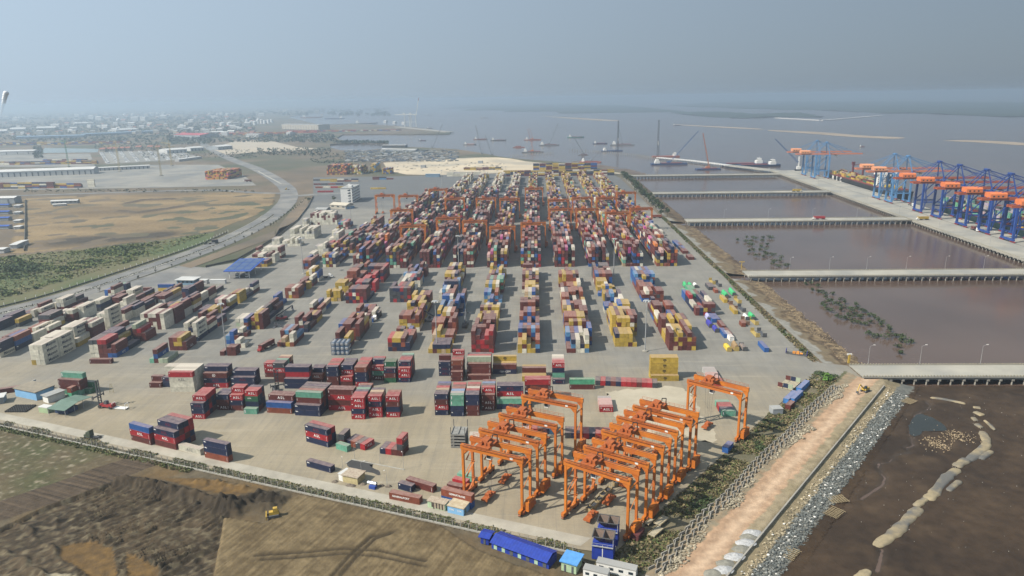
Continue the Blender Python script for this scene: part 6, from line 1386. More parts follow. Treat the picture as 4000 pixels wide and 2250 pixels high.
shed('pale blue gatehouse with wide roof left of the gate canopy', Q01(1670, 514), Q01(1830, 516), 9, 4, mat('pale_blue_wall', (.20, .32, .42), (.17, .27, .36), .3, .7), ROOFW, .3, 'gatehouse', 'building', wins=4, flat=True, over=1.2); shed('small white kiosk beside the gatehouse', Q01(1882, 504), Q01(1950, 505), 4, 2.8, WALLW, ROOFW, .2, 'kiosk', 'kiosk', wins=2, flat=True, over=.1); shed('long white office cabin right of the kiosk', Q01(1980, 505), Q01(2125, 503), 3, 2.8, WALLW, ROOFW, .2, 'site_cabin', 'cabin', flat=True, over=.1)
# tanks and spheres
TANK = mat('tank_white', (.72, .72, .69), (.62, .62, .6), .05, .5)
def tank(Q, x, y, r, h, label): p = Q(x, y); t = thing('storage_tank', label, 'storage tank', (p.x, p.y, 0), 0, 'white storage tanks'); MB().lathe((0, 0, 0), [(r, 0), (r, h), (r*.6, h+r*.13), (.1, h+r*.18)], 16).build('shell', TANK, t); m = MB(); m.lathe((0, 0, h-.8), [(r+.4, 0), (r+.4, .5)], 16, False); m.build('rim', METALG, t); return t
for i, (x, y, r, h) in enumerate([(1985, 368, 24, 26), (2060, 366, 20, 22), (2095, 364, 24, 26), (2150, 366, 22, 22), (2200, 362, 22, 22)]): tank(Q00, x, y, r, h, '%s big tank of the row on the left skyline' % ORD[i])
for i, (x, y, r, h) in enumerate([(2100, 462, 15, 18), (2165, 462, 15, 18), (2222, 460, 13, 12)]): tank(Q00, x, y, r, h, '%s of three squat tanks below the skyline tanks' % ORD[i])
for i, (x, y, r, h) in enumerate([(2335, 432, 13, 22), (2378, 455, 13, 24), (2408, 455, 12, 22)]): tank(Q00, x, y, r, h, '%s tall silo of the cluster by the cream terminal' % ORD[i])
for i, (x, y, r, h) in enumerate([(20, 322, 10, 26), (55, 322, 10, 26), (85, 325, 10, 24), (120, 320, 10, 26), (30, 300, 10, 24), (150, 310, 10, 22)]): tank(Q10, x, y, r, h, '%s silo of the group left of the cream terminal' % ORD[i])
for i, (x, y, r) in enumerate([(1178, 372, 16), (1255, 370, 17), (1488, 358, 17), (1120, 425, 15), (1540, 372, 13), (1605, 372, 12), (155, 402, 13), (182, 402, 13), (222, 395, 13)]):
    p = Q00(x, y+6); t = thing('gas_sphere', '%s white spherical gas tank in the hazy left town' % ORD[i], 'gas tank', (p.x, p.y, 0), 0, 'white gas spheres'); MB().lathe((0, 0, 3), [(r*math.sin(R_(k*20)), r-r*math.cos(R_(k*20))) for k in range(1, 10)], 14).build('sphere', TANK, t); m = MB()
    for k in range(6): a = k*1.047; m.tube((r*.9*math.cos(a), r*.9*math.sin(a), 0), (r*.95*math.cos(a), r*.95*math.sin(a), r+3), .6, 5)
    m.build('support_leg', METALG, t)
# tower and crawler cranes over the depot
def lattice(mb, a, b, w, n, t=.18):
    a, b = Vector(a), Vector(b); d = (b-a); L = d.length; d /= L; up = Vector((0, 0, 1)) if abs(d.z) < .95 else Vector((0, 1, 0)); x = d.cross(up).normalized(); y = x.cross(d); C = [(1, 1), (1, -1), (-1, -1), (-1, 1)]
    for i, j in C: mb.bar(a+(x*i+y*j)*w/2, b+(x*i+y*j)*w*.35, t)
    for k in range(n):
        p, q = a+d*L*k/n, a+d*L*(k+1)/n; w0, w1 = w*(1-.3*k/n)/2, w*(1-.3*(k+1)/n)/2
        for f in range(4): i, j = C[f]; i2, j2 = C[(f+1) % 4]; mb.bar(p+(x*i+y*j)*w0, q+(x*i2+y*j2)*w1, t*.7)
YELC = mat('faded_yellow_crane', (.42, .33, .15), (.34, .27, .13), .3, .6); GRNC = mat('green_crane', (.10, .26, .17), (.08, .2, .14), .3, .6)
for i, (x, y, h, mt, ja) in enumerate([(1130, 892, 52, YELC, 2.9), (1522, 935, 55, YELC, .2), (1622, 838, 50, YELC, 2.6), (650, 850, 56, GRNC, 2.5)]):
    p = Q00(x, y); t = thing('tower_crane', '%s slender lattice tower crane above the left depot' % ORD[i], 'tower crane', (p.x, p.y, 0), ja, 'tower cranes over the depot'); m = MB(); lattice(m, (0, 0, 0), (0, 0, h), 2.6, 12, .3); m.build('mast', mt, t); m = MB(); lattice(m, (-9, 0, h), (32, 0, h+1), 1.8, 10, .25); m.bar((0, 0, h), (0, 0, h+7), .6); m.bar((0, 0, h+7), (25, 0, h+1.5), .14); m.bar((0, 0, h+7), (-8, 0, h+1), .14); m.build('jib', mt, t); m = MB(); m.box(-9, -6, -1.2, 1.2, h-2.2, h+.2); m.build('counterweight', CONC, t); m = MB(); m.box(-3, 3, -3, 3, 0, 1.4); m.build('base', CONC, t)
# parked vehicles, dark woods, small houses far away
pk = MB()
for r in range(9):
    a, b = Q00(950+r*92, 712-r*2), Q00(1020+r*96, 818-r*5)
    for k in range(34):
        p = a.lerp(b, k/34)
        for s_ in (-3, 3):
            if rnd(0, 1) < .88: tn = random.choice([(.7, .7, .68), (.66, .65, .62), (.3, .31, .33), (.5, .5, .5)]); pk.ct = tn; pk.box(p.x+s_-2.3, p.x+s_+2.3, p.y-1, p.y+1, .3, 1.1); pk.box(p.x+s_-1.3, p.x+s_+1.2, p.y-.9, p.y+.9, 1.1, 1.75, (.3, .1))
tag(pk.build('parked_vehicles', mat_attr('car_paint', .4, .1)), 'rows of pale new vehicles parked in the left lot', 'vehicles', kind='stuff')
wd = MB(); hz_t = [(.025, .042, .022), (.035, .05, .026), (.02, .034, .02)]
def wood(Q, x0, x1, y0, y1, n, s=5, h=6):
    for _ in range(n): p = Q(rnd(x0, x1), rnd(y0, y1)); leaves(wd, (p.x, p.y, h*.5), s, s, h*.5, 4, s*.6, hz_t)
wood(Q00, -100, 2400, 330, 420, 500, 22, 10); wood(Q00, -100, 2400, 420, 520, 700, 12, 8); wood(Q00, -100, 2400, 520, 620, 650, 8, 7); wood(Q00, 320, 400, 670, 770, 160, 4, 9); wood(Q00, 1600, 2000, 560, 640, 260, 5, 6); wood(Q00, 900, 1600, 620, 700, 220, 4, 6); wood(Q00, 1300, 2415, 720, 770, 150, 3, 5); wood(Q10, 0, 760, 425, 500, 420, 6, 7); wood(Q10, 0, 700, 560, 620, 260, 4, 5); wood(Q10, 500, 900, 610, 700, 120, 3, 3); wood(Q10, 0, 1250, 60, 240, 420, 35, 10); wood(Q10, 750, 1240, 485, 505, 160, 6, 4); wood(Q00, 200, 2400, 1068, 1090, 120, 2, 2.5); wood(Q00, 2100, 2415, 690, 760, 60, 3, 4)
tag(wd.build('distant_woods', LEAF), 'dark hazy trees between the buildings of the far left town', 'trees', kind='stuff')
hp = [MB(), MB(), MB()]; pr = []
for k, (wl, rf) in enumerate([(WALLW, ROOFT), (WALLC, ROOFG), (WALLW, ROOFW)]):
    t = thing('town_house', 'small pale building lost in the haze of the far left town', 'house', (0, 0, 0)); MB().box(0, 16+6*k, 0, 14, 0, 8+3*k).build('wall', wl, t); m = MB(); m.gable(0, 16+6*k, 0, 14, 8.1+3*k, 3, .5); m.build('roof', rf, t); pr.append((t, [0]))
for i in range(170):
    if i < 90: p = Q00(rnd(0, 2400), rnd(395, 560))
    elif i < 140: p = Q10(rnd(-100, 700), rnd(150, 260)) if rnd(0, 1) < .4 else Q00(rnd(0, 2400), rnd(350, 400))
    else: p = Q00(rnd(1250, 2400), rnd(430, 560))
    t, u = pr[i % 3]; s = max(.8, min(1.7, (p.y/3500)))*rnd(.7, 1.3); place(t, u, (p.x, p.y, 0), rnd(-.3, .3), 'small pale building lost in the haze of the far left town', 'far town buildings', s)
# steam plume at the left edge
m = MB()
for k in range(14):
    p = Q00(-2+k*2.2, 402-k*12); q = 1800*(402-300+0)/102; z = 14+k*19; r = 7+k*1.5; b = Q00(0, 402); m.lathe((b.x+k*9+rnd(-4, 4), b.y, z-r), [(r*math.sin(R_(j*30)), r-r*math.cos(R_(j*30))) for j in range(1, 6)], 8)
tag(m.build('steam_plume', mat('white_steam', (.8, .8, .8), (.7, .7, .7), .05, 1.0), smooth=True), 'white steam plume rising at the left edge of the town', 'steam')
# works area behind the yard: low materials
wk = MB()
for i in range(750):
    p = Q10(rnd(850, 1900), rnd(570, 680)); tn = random.choice([(.2, .2, .2), (.12, .13, .13), (.3, .29, .26), (.5, .5, .47), (.1, .13, .18)]); wk.ct = tn; wk.obox(p, rnd(0, .5), rnd(3, 14), rnd(2, 6), 0, rnd(.6, 3))
for i in range(90): p = Q10(rnd(1250, 2350), rnd(690, 770)); wk.ct = (.38, .36, .31); wk.obox(p, .3, rnd(2, 6), rnd(1, 2), 0, rnd(.5, 1.5))
tag(wk.build('building_materials', mat_attr('stacked_materials', .9, .2)), 'scattered building materials on the ground behind the yard', 'materials', kind='stuff')
shed('low grey shed row on the river bank', Q10(1180, 575), Q10(1505, 580), 20, 4, WALLG, ROOFW, 1.2); shed('dark barge shed at the river edge', Q10(1190, 548), Q10(1410, 548), 18, 7, DARKM, ROOFG, 1.5)
shed('blue long shed behind the white boxes', Q10(1600, 825), Q10(1730, 825), 8, 5, ROOFB, ROOFB, .6); shed('small grey hut on the pale sand fill', Q10(1553, 738), Q10(1595, 738), 8, 5, WALLG, ROOFG, .4, 'hut', 'hut', flat=True, over=.2); shed('second grey hut at the right of the sand fill', Q10(2095, 697), Q10(2135, 697), 8, 5, WALLG, ROOFG, .4, 'hut', 'hut', flat=True, over=.2)
# ================================================================ VEHICLES, SHEDS AND LOOSE THINGS
REDV = mat('vehicle_red', (.33, .03, .03), (.22, .025, .025), .6, .45); YELV = mat('machine_yellow', (.50, .33, .05), (.36, .24, .05), .6, .6); DKG = mat('dark_grey_paint', (.09, .095, .10), (.06, .06, .065), .6, .6); ARMY = mat('dull_green_paint', (.07, .085, .05), (.05, .06, .04), .6, .7)
def wheels(t, xs, y, r=.52):
    for x in xs:
        for s in (-1, 1): MB().tube((x, s*y-.16, r), (x, s*y+.16, r), r, 10).build('wheel', RUBBER, t)
def truck(label, p, ang, cabm=None, load=None, trailer=True, code=None):
    t = thing('lorry', label, 'truck', (p.x, p.y, p.z), ang); cabm = cabm or WHITEP
    m = MB(); m.box(4.4, 6.4, -1.2, 1.2, .8, 3.0, (.0, .08)); m.add([(6.4, -1.1, .8), (6.4, 1.1, .8), (7.7, 1.0, .8), (7.7, -1.0, .8), (6.4, -1.1, 2.0), (6.4, 1.1, 2.0), (7.7, .95, 1.75), (7.7, -.95, 1.75)], [(4, 7, 6, 5), (0, 4, 5, 1), (3, 2, 6, 7), (0, 3, 7, 4), (1, 5, 6, 2)]); m.add([(4.4, -1.1, 3.0), (6., -1.1, 3.0), (4.6, -1., 3.8), (4.4, -1., 3.8), (4.4, 1.1, 3.0), (6., 1.1, 3.0), (4.6, 1., 3.8), (4.4, 1., 3.8)], [(0, 1, 2, 3), (4, 7, 6, 5), (1, 5, 6, 2), (2, 6, 7, 3), (0, 3, 7, 4)]); cb = m.build('cab', cabm, t)
    MB().add([(6.42, -1., 2.05), (6.42, 1., 2.05), (6.38, .95, 2.85), (6.38, -.95, 2.85)], [(0, 1, 2, 3)]).build('windscreen', GLASS, cb)
    m = MB(); m.box(1.0, 7.0, -.45, .45, .7, .95); m.build('tractor_frame', DKG, t); wheels(t, (7.0, 2.4, 1.2), 1.0)
    if trailer:
        m = MB(); m.box(-6.2, 3.2, -.5, .5, 1.05, 1.3)
        for x in (-6, -2, 2.8): m.box(x-.2, x+.2, -1.2, 1.2, 1.15, 1.35)
        m.build('chassis', DKG, t); wheels(t, (-3.6, -4.9, -5.9), 1.05)
    if load:
        n = load[1]; L = SIZE[n][0]
        for i, c in enumerate(load[0]):
            o = link('shipping_container', CM[n]); x = -6.0+L/2+i*(L+.1) if trailer else 0
            R3 = Matrix.Rotation(ang, 3, 'Z'); v = R3 @ Vector((x, 0, 1.36)); o.location = p+v; o.rotation_euler.z = ang; tt = PAL[c[0]][0]; o.color = (*tt, 1); decorate(o, n, c[0], c[1:]); tag(o, '%s container carried by the %s' % (PAL[c[0]][1], label.split(' truck')[0][:60]+' truck') if len(load[0]) == 1 else '%s %s container on the truck crossing the third trestle' % (['front', 'rear'][i == 0], PAL[c[0]][1]), 'container', 'containers on trucks')
    return t
truck('white tractor unit with empty chassis beside the blue hut', Q02(400, 395), R_(168)); truck('white truck with empty chassis behind the middle rows', Q11(640, 446), R_(-3)); truck('red truck facing the camera left of the middle rows', Q11(105, 1110), R_(-105), REDV, (['b'], 40)); truck('white truck in the lane beside the navy wall', Q11(1145, 830), R_(-95), None, (['k'], 20)); truck('white truck facing the camera beside the grey stacker', Q11(1530, 890), R_(-98), None, (['y'], 20))
truck('white truck on third trestle', Vector((Q30(425, 1205).x, 806, DZ)), R_(180), None, (['r', 'rA'], 20)); truck('white truck on the fourth trestle', Vector((Q30(220, 948).x, 1046, DZ)), 0, None, (['y'], 40)); truck('white truck on the quay corner', Q30(1460, 1230, DZ), R_(185), None, (['y'], 40)); truck('white truck under the light blue crane', Q30(1350, 1095, DZ), R_(-95)); truck('white truck beside the third dark blue crane', Q30(1950, 1330, DZ), R_(-95), None, (['b'], 20)); truck('white truck at the yard edge below the tree belt', Q20(1360, 1212), R_(180), None, (['o'], 40)); truck('orange lorry on the road bend by the junction', Q10(320, 945), R_(200), YELV, None, False); truck('dark lorry on the curving road', Q01(2000, 125), R_(215), ARMY, (['k'], 20)); truck('red truck with long box by the depot stack', Q00(2340, 990), R_(180), None, (['b'], 40))
def stacker(label, p, ang, col=None, mast=False, code=None):
    t = thing('reach_stacker' if not mast else 'container_handler', label, 'reach stacker' if not mast else 'container handler', (p.x, p.y, 0), ang); col = col or REDV
    m = MB(); m.box(-4.2, 3.2, -1.3, 1.3, .9, 2.0, (.2, .1)); m.box(-4.3, -2.4, -1.4, 1.4, 1.0, 2.5, (.2, .2)); m.build('chassis', col, t); wheels(t, (2.6,), 1.7, .9); wheels(t, (-3,), 1.3, .75)
    m = MB(); m.box(-.9, .7, -.8, .8, 2.0, 3.6, (.15, .1)); cb = m.build('cabin', DKG, t); MB().box(-.8, .6, -.83, -.79, 2.6, 3.3).build('cabin_window', GLASS, cb)
    if not mast:
        m = MB(); m.bar((-3.6, 0, 3.2), (5.2, 0, 8.2), .75, .75); m.bar((3.5, 0, 7.2), (7.2, 0, 9.3), .55, .55); m.build('boom', DKG, t); m = MB(); m.bar((-.5, .6, 1.8), (1.8, .4, 6.2), .22); m.bar((-.5, -.6, 1.8), (1.8, -.4, 6.2), .22); m.build('lift_cylinder', METALG, t); m = MB(); m.box(6.4, 7.6, -3.4, 3.4, 6.6, 7.1); m.box(6.6, 7.4, -.6, .6, 7.1, 9.2); m.build('spreader', DKG, t)
    else:
        m = MB()
        for y in (-.75, .75): m.box(3.4, 3.85, y-.2, y+.2, .4, 13.5)
        for k in range(8): m.box(3.45, 3.75, -.6, .6, 1.5+k*1.6, 1.75+k*1.6)
        m.build('mast', DKG, t); m = MB(); m.box(4., 4.5, -3.1, 3.1, 5.3, 5.8); m.box(3.9, 4.3, -3.2, -2.9, 4.6, 6.6); m.box(3.9, 4.3, 2.9, 3.2, 4.6, 6.6); m.build('spreader', DKG, t)
    return t
stacker('red reach stacker holding its boom over the left middle rows', Q11(250, 845), R_(25)); stacker('black reach stacker lifting beside the small blue pile', Q11(300, 1010), R_(175), DKG); stacker('grey reach stacker reaching to a white truck', Q11(1640, 858), R_(172), mat('pale_grey_machine', (.35, .35, .34), (.28, .28, .27), .5, .5)); stacker('dark reach stacker facing away between middle rows', Q11(1975, 905), R_(92), DKG); stacker('reach stacker parked among the far rows', Q20(240, 930), R_(150), WHITEP)
stacker('red container handler with tall mast beside the green canopy', Q02(1010, 585), R_(165), REDV, True); stacker('dark-masted container handler behind the lettered maroon box', Q12(195, 445), R_(-60), DKG, True)
# --- yard corner sheds at the left
LB = mat('light_blue_wall_paint', (.20, .40, .62), (.16, .33, .53), .5, .7); GRNR = mat('green_metal_roof', (.13, .19, .15), (.10, .155, .12), .4, .6)
shed('light blue hut with flat brown roof near the left edge', Q02(150, 478), Q02(350, 520), 9, 4.2, LB, mat('brown_flat_roof', (.27, .235, .175), (.2, .175, .135), .5, .9), 0, 'hut', 'hut', flat=True, over=.5)
cn = thing('carport', 'green roofed open carport by the yard fence path', 'carport', Q02(455, 660), math.atan2(fd.y, fd.x)+.12); m = MB(); m.add([(0, 0, 3.4), (10, 0, 3.4), (10, 8, 4.6), (0, 8, 4.6), (0, 16, 3.6), (10, 16, 3.6)]+[(x, y, z-.15) for x, y, z in [(0, 0, 3.4), (10, 0, 3.4), (10, 8, 4.6), (0, 8, 4.6), (0, 16, 3.6), (10, 16, 3.6)]], [(0, 1, 2, 3), (3, 2, 5, 4), (9, 8, 7, 6), (10, 11, 8, 9), (0, 6, 7, 1), (1, 7, 8, 2), (2, 8, 11, 5), (0, 3, 9, 6), (3, 4, 10, 9)]); m.build('roof', GRNR, cn)
for x in (.3, 9.7):
    for y in (.3, 5.5, 10.5, 15.7): MB().bar((x, y, 0), (x, y, 3.3+min(y, 16-y)*.15), .16).build('post', METALG, cn)
MB().box(1, 8, 3, 9, 0, 2.2).build('stored_box', mat('dark_blue_box', (.03, .05, .12), (.02, .04, .09), .5, .7), cn)
shed('small white lean-to right of the blue hut', Q02(410, 530), Q02(460, 545), 8, 3.4, WHITEP, ROOFG, 0, 'lean_to', 'shed', flat=True, over=.6); shed('pale green box shed left of the carport', Q02(370, 630), Q02(455, 642), 3, 2.6, mat('pale_green_paint', (.36, .46, .27), (.3, .39, .23), .5, .7), None, 0, 'box_shed', 'shed', flat=True, over=.05); shed('white roofed shelter cut by the left edge', Q02(-60, 560), Q02(40, 545), 6, 3, WALLG, ROOFW, 0, 'shelter', 'shed', flat=True, over=.4)
ty = Q02(200, 600)
for i in range(6):
    for j in range(9):
        t = thing('tyre', 'black tyre in the pile left of the carport', 'tyre', (ty.x-5+j*1.15+rnd(-.1, .1), ty.y-3+i*1.3, .32), 0, 'tyre pile'); MB().lathe((0, 0, -.32), [(.35, .05), (.6, 0), (.66, .2), (.66, .45), (.6, .64), (.35, .6), (.35, .05)], 12, False).build('tread', RUBBER, t)
fr = thing('flat_rack', 'empty flat rack with end frames beside the red handler', 'flat rack', Q02(1060, 600), R_(-8)); MB().box(0, 7, 0, 2.4, .2, .6).build('deck', WHITEP, fr)
for x in (0, 6.8): m = MB(); m.box(x, x+.2, 0, .2, .2, 3); m.box(x, x+.2, 2.2, 2.4, .2, 3); m.box(x, x+.2, .2, 2.2, 2.7, 3); m.build('end_frame', WHITEP, fr)
ld = thing('loading_ramp', 'pale yellow ladder frame behind the red handler', 'ladder', Q02(1035, 450), .3); m = MB(); m.bar((0, 0, 0), (.8, 0, 5), .15); m.bar((2, 0, 0), (1.2, 0, 5), .15); [m.bar((.15+k*.15, 0, .9+k*.9), (1.85-k*.15, 0, .9+k*.9), .1) for k in range(5)]; m.build('frame', mat('pale_yellow_paint', (.5, .42, .22), (.4, .33, .18), .5, .7), ld)
jeep = truck('open dark green utility truck on the fence path', Q02(955, 880), R_(170), ARMY, None, False)
fs = Q12(1840, 965); fr2 = thing('flat_rack', 'tall stack of folded grey flat racks left of the nearest gantries', 'flat rack', fs, R_(-3))
for k in range(5): m = MB(); m.box(0, 6, 0, 8, .1+k*1.35, .35+k*1.35); m.box(0, 6, -.05, .15, .1+k*1.35, .75+k*1.35); [m.box(x, x+.2, 0, 8, .35+k*1.35, .7+k*1.35) for x in (0, 2.9, 5.8)]; m.build('rack', mat('rack_grey', (.27, .265, .24), (.16, .16, .15), .8, .8) if k == 0 else bpy.data.materials['rack_grey'], fr2)
for x in (0, 5.8): m = MB(); m.box(x, x+.22, 0, .25, 0, 9.2); m.box(x, x+.22, 7.7, 8, 0, 9.2); m.build('corner_post', DKG, fr2)
# --- generator corner near the dark pad
shed('ramshackle yellow shed beside the dark pad', Q13(820, 560), Q13(960, 590), 5, 2.8, mat('yellow_boards', (.50, .42, .22), (.36, .3, .16), 1.2, .8), mat('patched_roof', (.42, .37, .28), (.27, .2, .15), 1.5, .9), 0, 'shack', 'shed', flat=True, over=.4); shed('white hut joined to the yellow shed', Q13(782, 545), Q13(820, 558), 4.5, 2.6, WHITEP, ROOFW, 0, 'hut', 'hut', flat=True, over=.2)
tk = thing('tank', 'silver horizontal tank on a blue frame right of the yellow shed', 'tank', Q13(1060, 600), R_(-20)); MB().tube((0, 0, 1.6), (3.6, 0, 1.6), .7, 12).build('barrel', FOIL, tk); MB().box(1.2, 3.8, -1.6, .2, 0, 1.2).build('pump_box', mat('blue_box', (.03, .07, .3), (.02, .05, .22), .6, .7), tk)
for i, (x, y) in enumerate([(745, 560), (880, 595), (910, 600), (1140, 610), (1180, 600), (1250, 605), (1010, 585)]): p = Q13(x, y); mound('scrap_heap', (p.x, p.y, 0), 1.5, 1.0, .8, 0, mat('scrap', (.2, .16, .12), (.07, .06, .05), 1.5, .9, .6, bscale=6) if i == 0 else bpy.data.materials['scrap'], '%s small scrap heap from the left along the near path' % ORD[i], 'scrap')
ps = thing('patched_shed', 'patchwork green and brown shack on the fence path', 'shed', Q13(1620, 800), R_(-21)); MB().box(0, 7, 0, 3, 0, 2.6).build('wall', mat('pale_green_boards', (.40, .52, .33), (.3, .4, .25), .9, .8), ps); MB().box(-.2, 7.2, -.3, 3.2, 2.6, 2.85).build('roof', bpy.data.materials['patched_roof'], ps)
for i in range(9):
    x = 1.6+i*.58; m = MB(); m.box(x, x+.52, -.1, -.02, rnd(0, .6), 2.4); m.build('board', mat('board_dark', (.10, .075, .06), (.06, .05, .04), 1, .9) if i == 0 else bpy.data.materials['board_dark'] if i % 2 else mat('board_pale', (.42, .36, .27), (.34, .28, .2), 1, .9) if 'board_pale' not in bpy.data.materials else bpy.data.materials['board_pale'], ps)
oc = thing('container_office', 'light blue box office with pale rusty roof on the fence path', 'site office', Q13(1808, 850), R_(-21)); o = MB().box(0, 6.2, 0, 4.9, 0, 2.7).build('wall', LB, oc); MB().box(-.2, 6.4, -.2, 5.1, 2.7, 2.95).build('roof', mat('rusty_pale_roof', (.48, .42, .3), (.36, .28, .18), .8, .9), oc)
for x, tx_ in ((1.6, 'YOSI'), (4.6, '2TH')): c = link('lettering', text_mesh(tx_, .6, LETW, .03), oc); c.location = (x, -.03, 1.5)
MB().box(6.2, 6.25, 1, 2, .1, 2.1).build('door', GRNR, oc)
# --- lower right: hoppers, sheds, crates
BLUS = mat('blue_sheet_metal', (.018, .045, .30), (.014, .034, .22), .6, .5)
for i, (x, y, lb) in enumerate([(752, 1285, 'near blue steel hopper with open twin bins'), (800, 1140, 'rear blue steel hopper with open twin bins')]):
    p = Q23(x, y); t = thing('hopper', lb, 'hopper', (p.x, p.y, 0), R_(-14)); L, D, H = 6.6, 4.6, 5.2
    MB().box(0, L, 0, D, 0, H).build('base_house', BLUS, t); m = MB(); m.box(L*.48, L*.52, -.06, -.01, 0, H); m.build('door_seam', WHITEP, t)
    for k in range(2):
        x0, x1 = k*L/2+.15, (k+1)*L/2-.15; xm = (x0+x1)/2; m = MB(); P = [(x0, .1, H+2.6), (x1, .1, H+2.6), (x1, D-.1, H+2.6), (x0, D-.1, H+2.6), (xm-.4, D/2-.4, H+.3), (xm+.4, D/2-.4, H+.3), (xm+.4, D/2+.4, H+.3), (xm-.4, D/2+.4, H+.3)]; m.add(P, [(0, 1, 5, 4), (1, 2, 6, 5), (2, 3, 7, 6), (3, 0, 4, 7), (4, 5, 6, 7)]); m.build('bin', mat('rusty_bin', (.10, .085, .075), (.15, .10, .075), 1., .9) if i+k == 0 else bpy.data.materials['rusty_bin'], t)
    for a, b in (((0, 0, H+2.65), (L, 0, H+2.65)), ((0, D, H+2.65), (L, D, H+2.65)), ((0, 0, H+2.65), (0, D, H+2.65)), ((L, 0, H+2.65), (L, D, H+2.65)), ((L/2, 0, H+2.65), (L/2, D, H+2.65))): MB().bar(a, b, .22).build('rim_beam', DKG, t)
    for xx in (0.1, L-.1):
        for yy in (.1, D-.1): MB().bar((xx, yy, H), (xx, yy, H+2.6), .18).build('corner_post', METALG, t)
    m = MB(); [m.bar((xx, -.5, H-.3), (xx, -.5, H+.8), .06) for xx in (0, 1.65, 3.3, 4.95, 6.6)]; m.bar((0, -.5, H+.8), (L, -.5, H+.8), .07); m.box(0, L, -.6, 0, H-.3, H-.22); m.build('platform_rail', METALG, t)
bs = thing('long_shed', 'long bright blue corrugated shed at the bottom of the plot', 'shed'); a, b = Q13(2210, 1195), Q23(335, 1395); d = Vector((b.x-a.x, b.y-a.y)); L = d.length; bs.location = a; bs.rotation_euler.z = math.atan2(d.y, d.x)
MB().box(0, L, .8, 6.0, -.2, 2.7).build('wall', BLUS, bs); m = MB(); n = int(L/.5); P = []
for i in range(n+1):
    x = L*i/n; z = .06*(i % 2); P += [(x, -.4, 2.6+z), (x, 3.3, 3.9+z), (x, 6.6, 2.7+z)]
m.add(P, [(3*i, 3*i+3, 3*i+4, 3*i+1) for i in range(n)]+[(3*i+1, 3*i+4, 3*i+5, 3*i+2) for i in range(n)]); m.build('roof', BLUS, bs)
for i in range(7): MB().box(L*(i+.3)/7, L*(i+.3)/7+1.2, .7, .78, 0, 2.1).build('door', mat('pale_green_door', (.36, .5, .38), (.3, .42, .3), .8, .8) if i == 0 else bpy.data.materials['pale_green_door'] if i % 2 else DOORM, bs)
shed('small bright blue shed behind the long blue one', Q13(2120, 1140), Q13(2195, 1158), 3.6, 2.6, BLUS, BLUS, .6, 'shed', 'shed', doors=1); shed('green hut with light blue roof at the end of the long shed', Q23(465, 1395), Q23(605, 1435), 5.2, 3.2, bpy.data.materials['pale_green_boards'], mat('sky_blue_roof', (.10, .30, .62), (.08, .25, .52), .6, .5), 0, 'hut', 'hut', flat=True, over=.5, doors=2)
shed('upper white cabin with grey roof at the bottom edge', Q23(795, 1395), Q23(1165, 1480), 2.6, 2.7, WHITEP, ROOFG, 0, 'site_cabin', 'cabin', flat=True, over=.1, wins=4); shed('lower white cabin cut by the bottom edge', Q23(670, 1460), Q23(900, 1515), 2.6, 2.7, WHITEP, ROOFG, 0, 'site_cabin', 'cabin', flat=True, over=.1, wins=3)
WOOD = mat('raw_timber', (.38, .29, .15), (.28, .21, .115), 1.2, .85)
for i, (x, y) in enumerate([(730, 835), (775, 800), (825, 745), (865, 700), (905, 660), (990, 585)]):
    p = Q23(x, y); t = thing('crate', '%s open wooden crate from the fence under the right gantries' % ORD[i], 'crate', (p.x, p.y, 0), R_(58), 'wooden crates'); w, l, h = 1.9, 3.4 if i > 0 else 1.9, 1.5
    MB().box(-l/2, l/2, -w/2, w/2, 0, .15).build('base', WOOD, t)
    for s in (-1, 1): MB().box(-l/2, l/2, s*w/2-.06, s*w/2+.06, .15, h).build('side', WOOD, t); MB().box(s*l/2-.06, s*l/2+.06, -w/2+.06, w/2-.06, .15, h).build('end', WOOD, t)
    MB().box(-l*.35, l*.35, -w*.3, w*.3, .15, h*.8).build('cargo', DKG, t)
rb = thing('rusty_bin', 'maroon open skip leaning by the near gantry leg', 'skip', Q23(1190, 1130), R_(60)); m = MB(); m.add([(0, 0, 0), (5, 0, 0), (5, 2.3, 0), (0, 2.3, 0), (-.3, -.2, 2.6), (5.3, -.2, 2.2), (5.3, 2.5, 2.2), (-.3, 2.5, 2.6)], [(0, 1, 5, 4), (1, 2, 6, 5), (2, 3, 7, 6), (3, 0, 4, 7), (4, 5, 6, 7)]); m.build('shell', mat('maroon_steel', (.13, .04, .04), (.09, .03, .03), .8, .7), rb)
for i, (x, y) in enumerate([(1400, 1000), (1345, 1105), (1290, 990)]):
    p = Q23(x, y); t = thing('trailer', '%s weathered timber-decked trailer in the rough grass' % ['far', 'near', 'small'][i], 'trailer', (p.x, p.y, 0), R_(50)); k = .6 if i == 2 else 1; MB().box(0, 6*k, 0, 2.6*k, .8, 1.05).build('deck', mat('weathered_timber', (.42, .37, .26), (.24, .21, .15), 1, .9) if i == 0 else bpy.data.materials['weathered_timber'], t)
    for s in (0, 2.5*k): MB().box(0, 6*k, s, s+.1, 1.05, 1.35).build('side_rail', WOOD, t)
    for q in (1*k, 5*k): MB().tube((q, .2, .4), (q, 2.4*k, .4), .4, 10).build('axle', RUBBER, t)
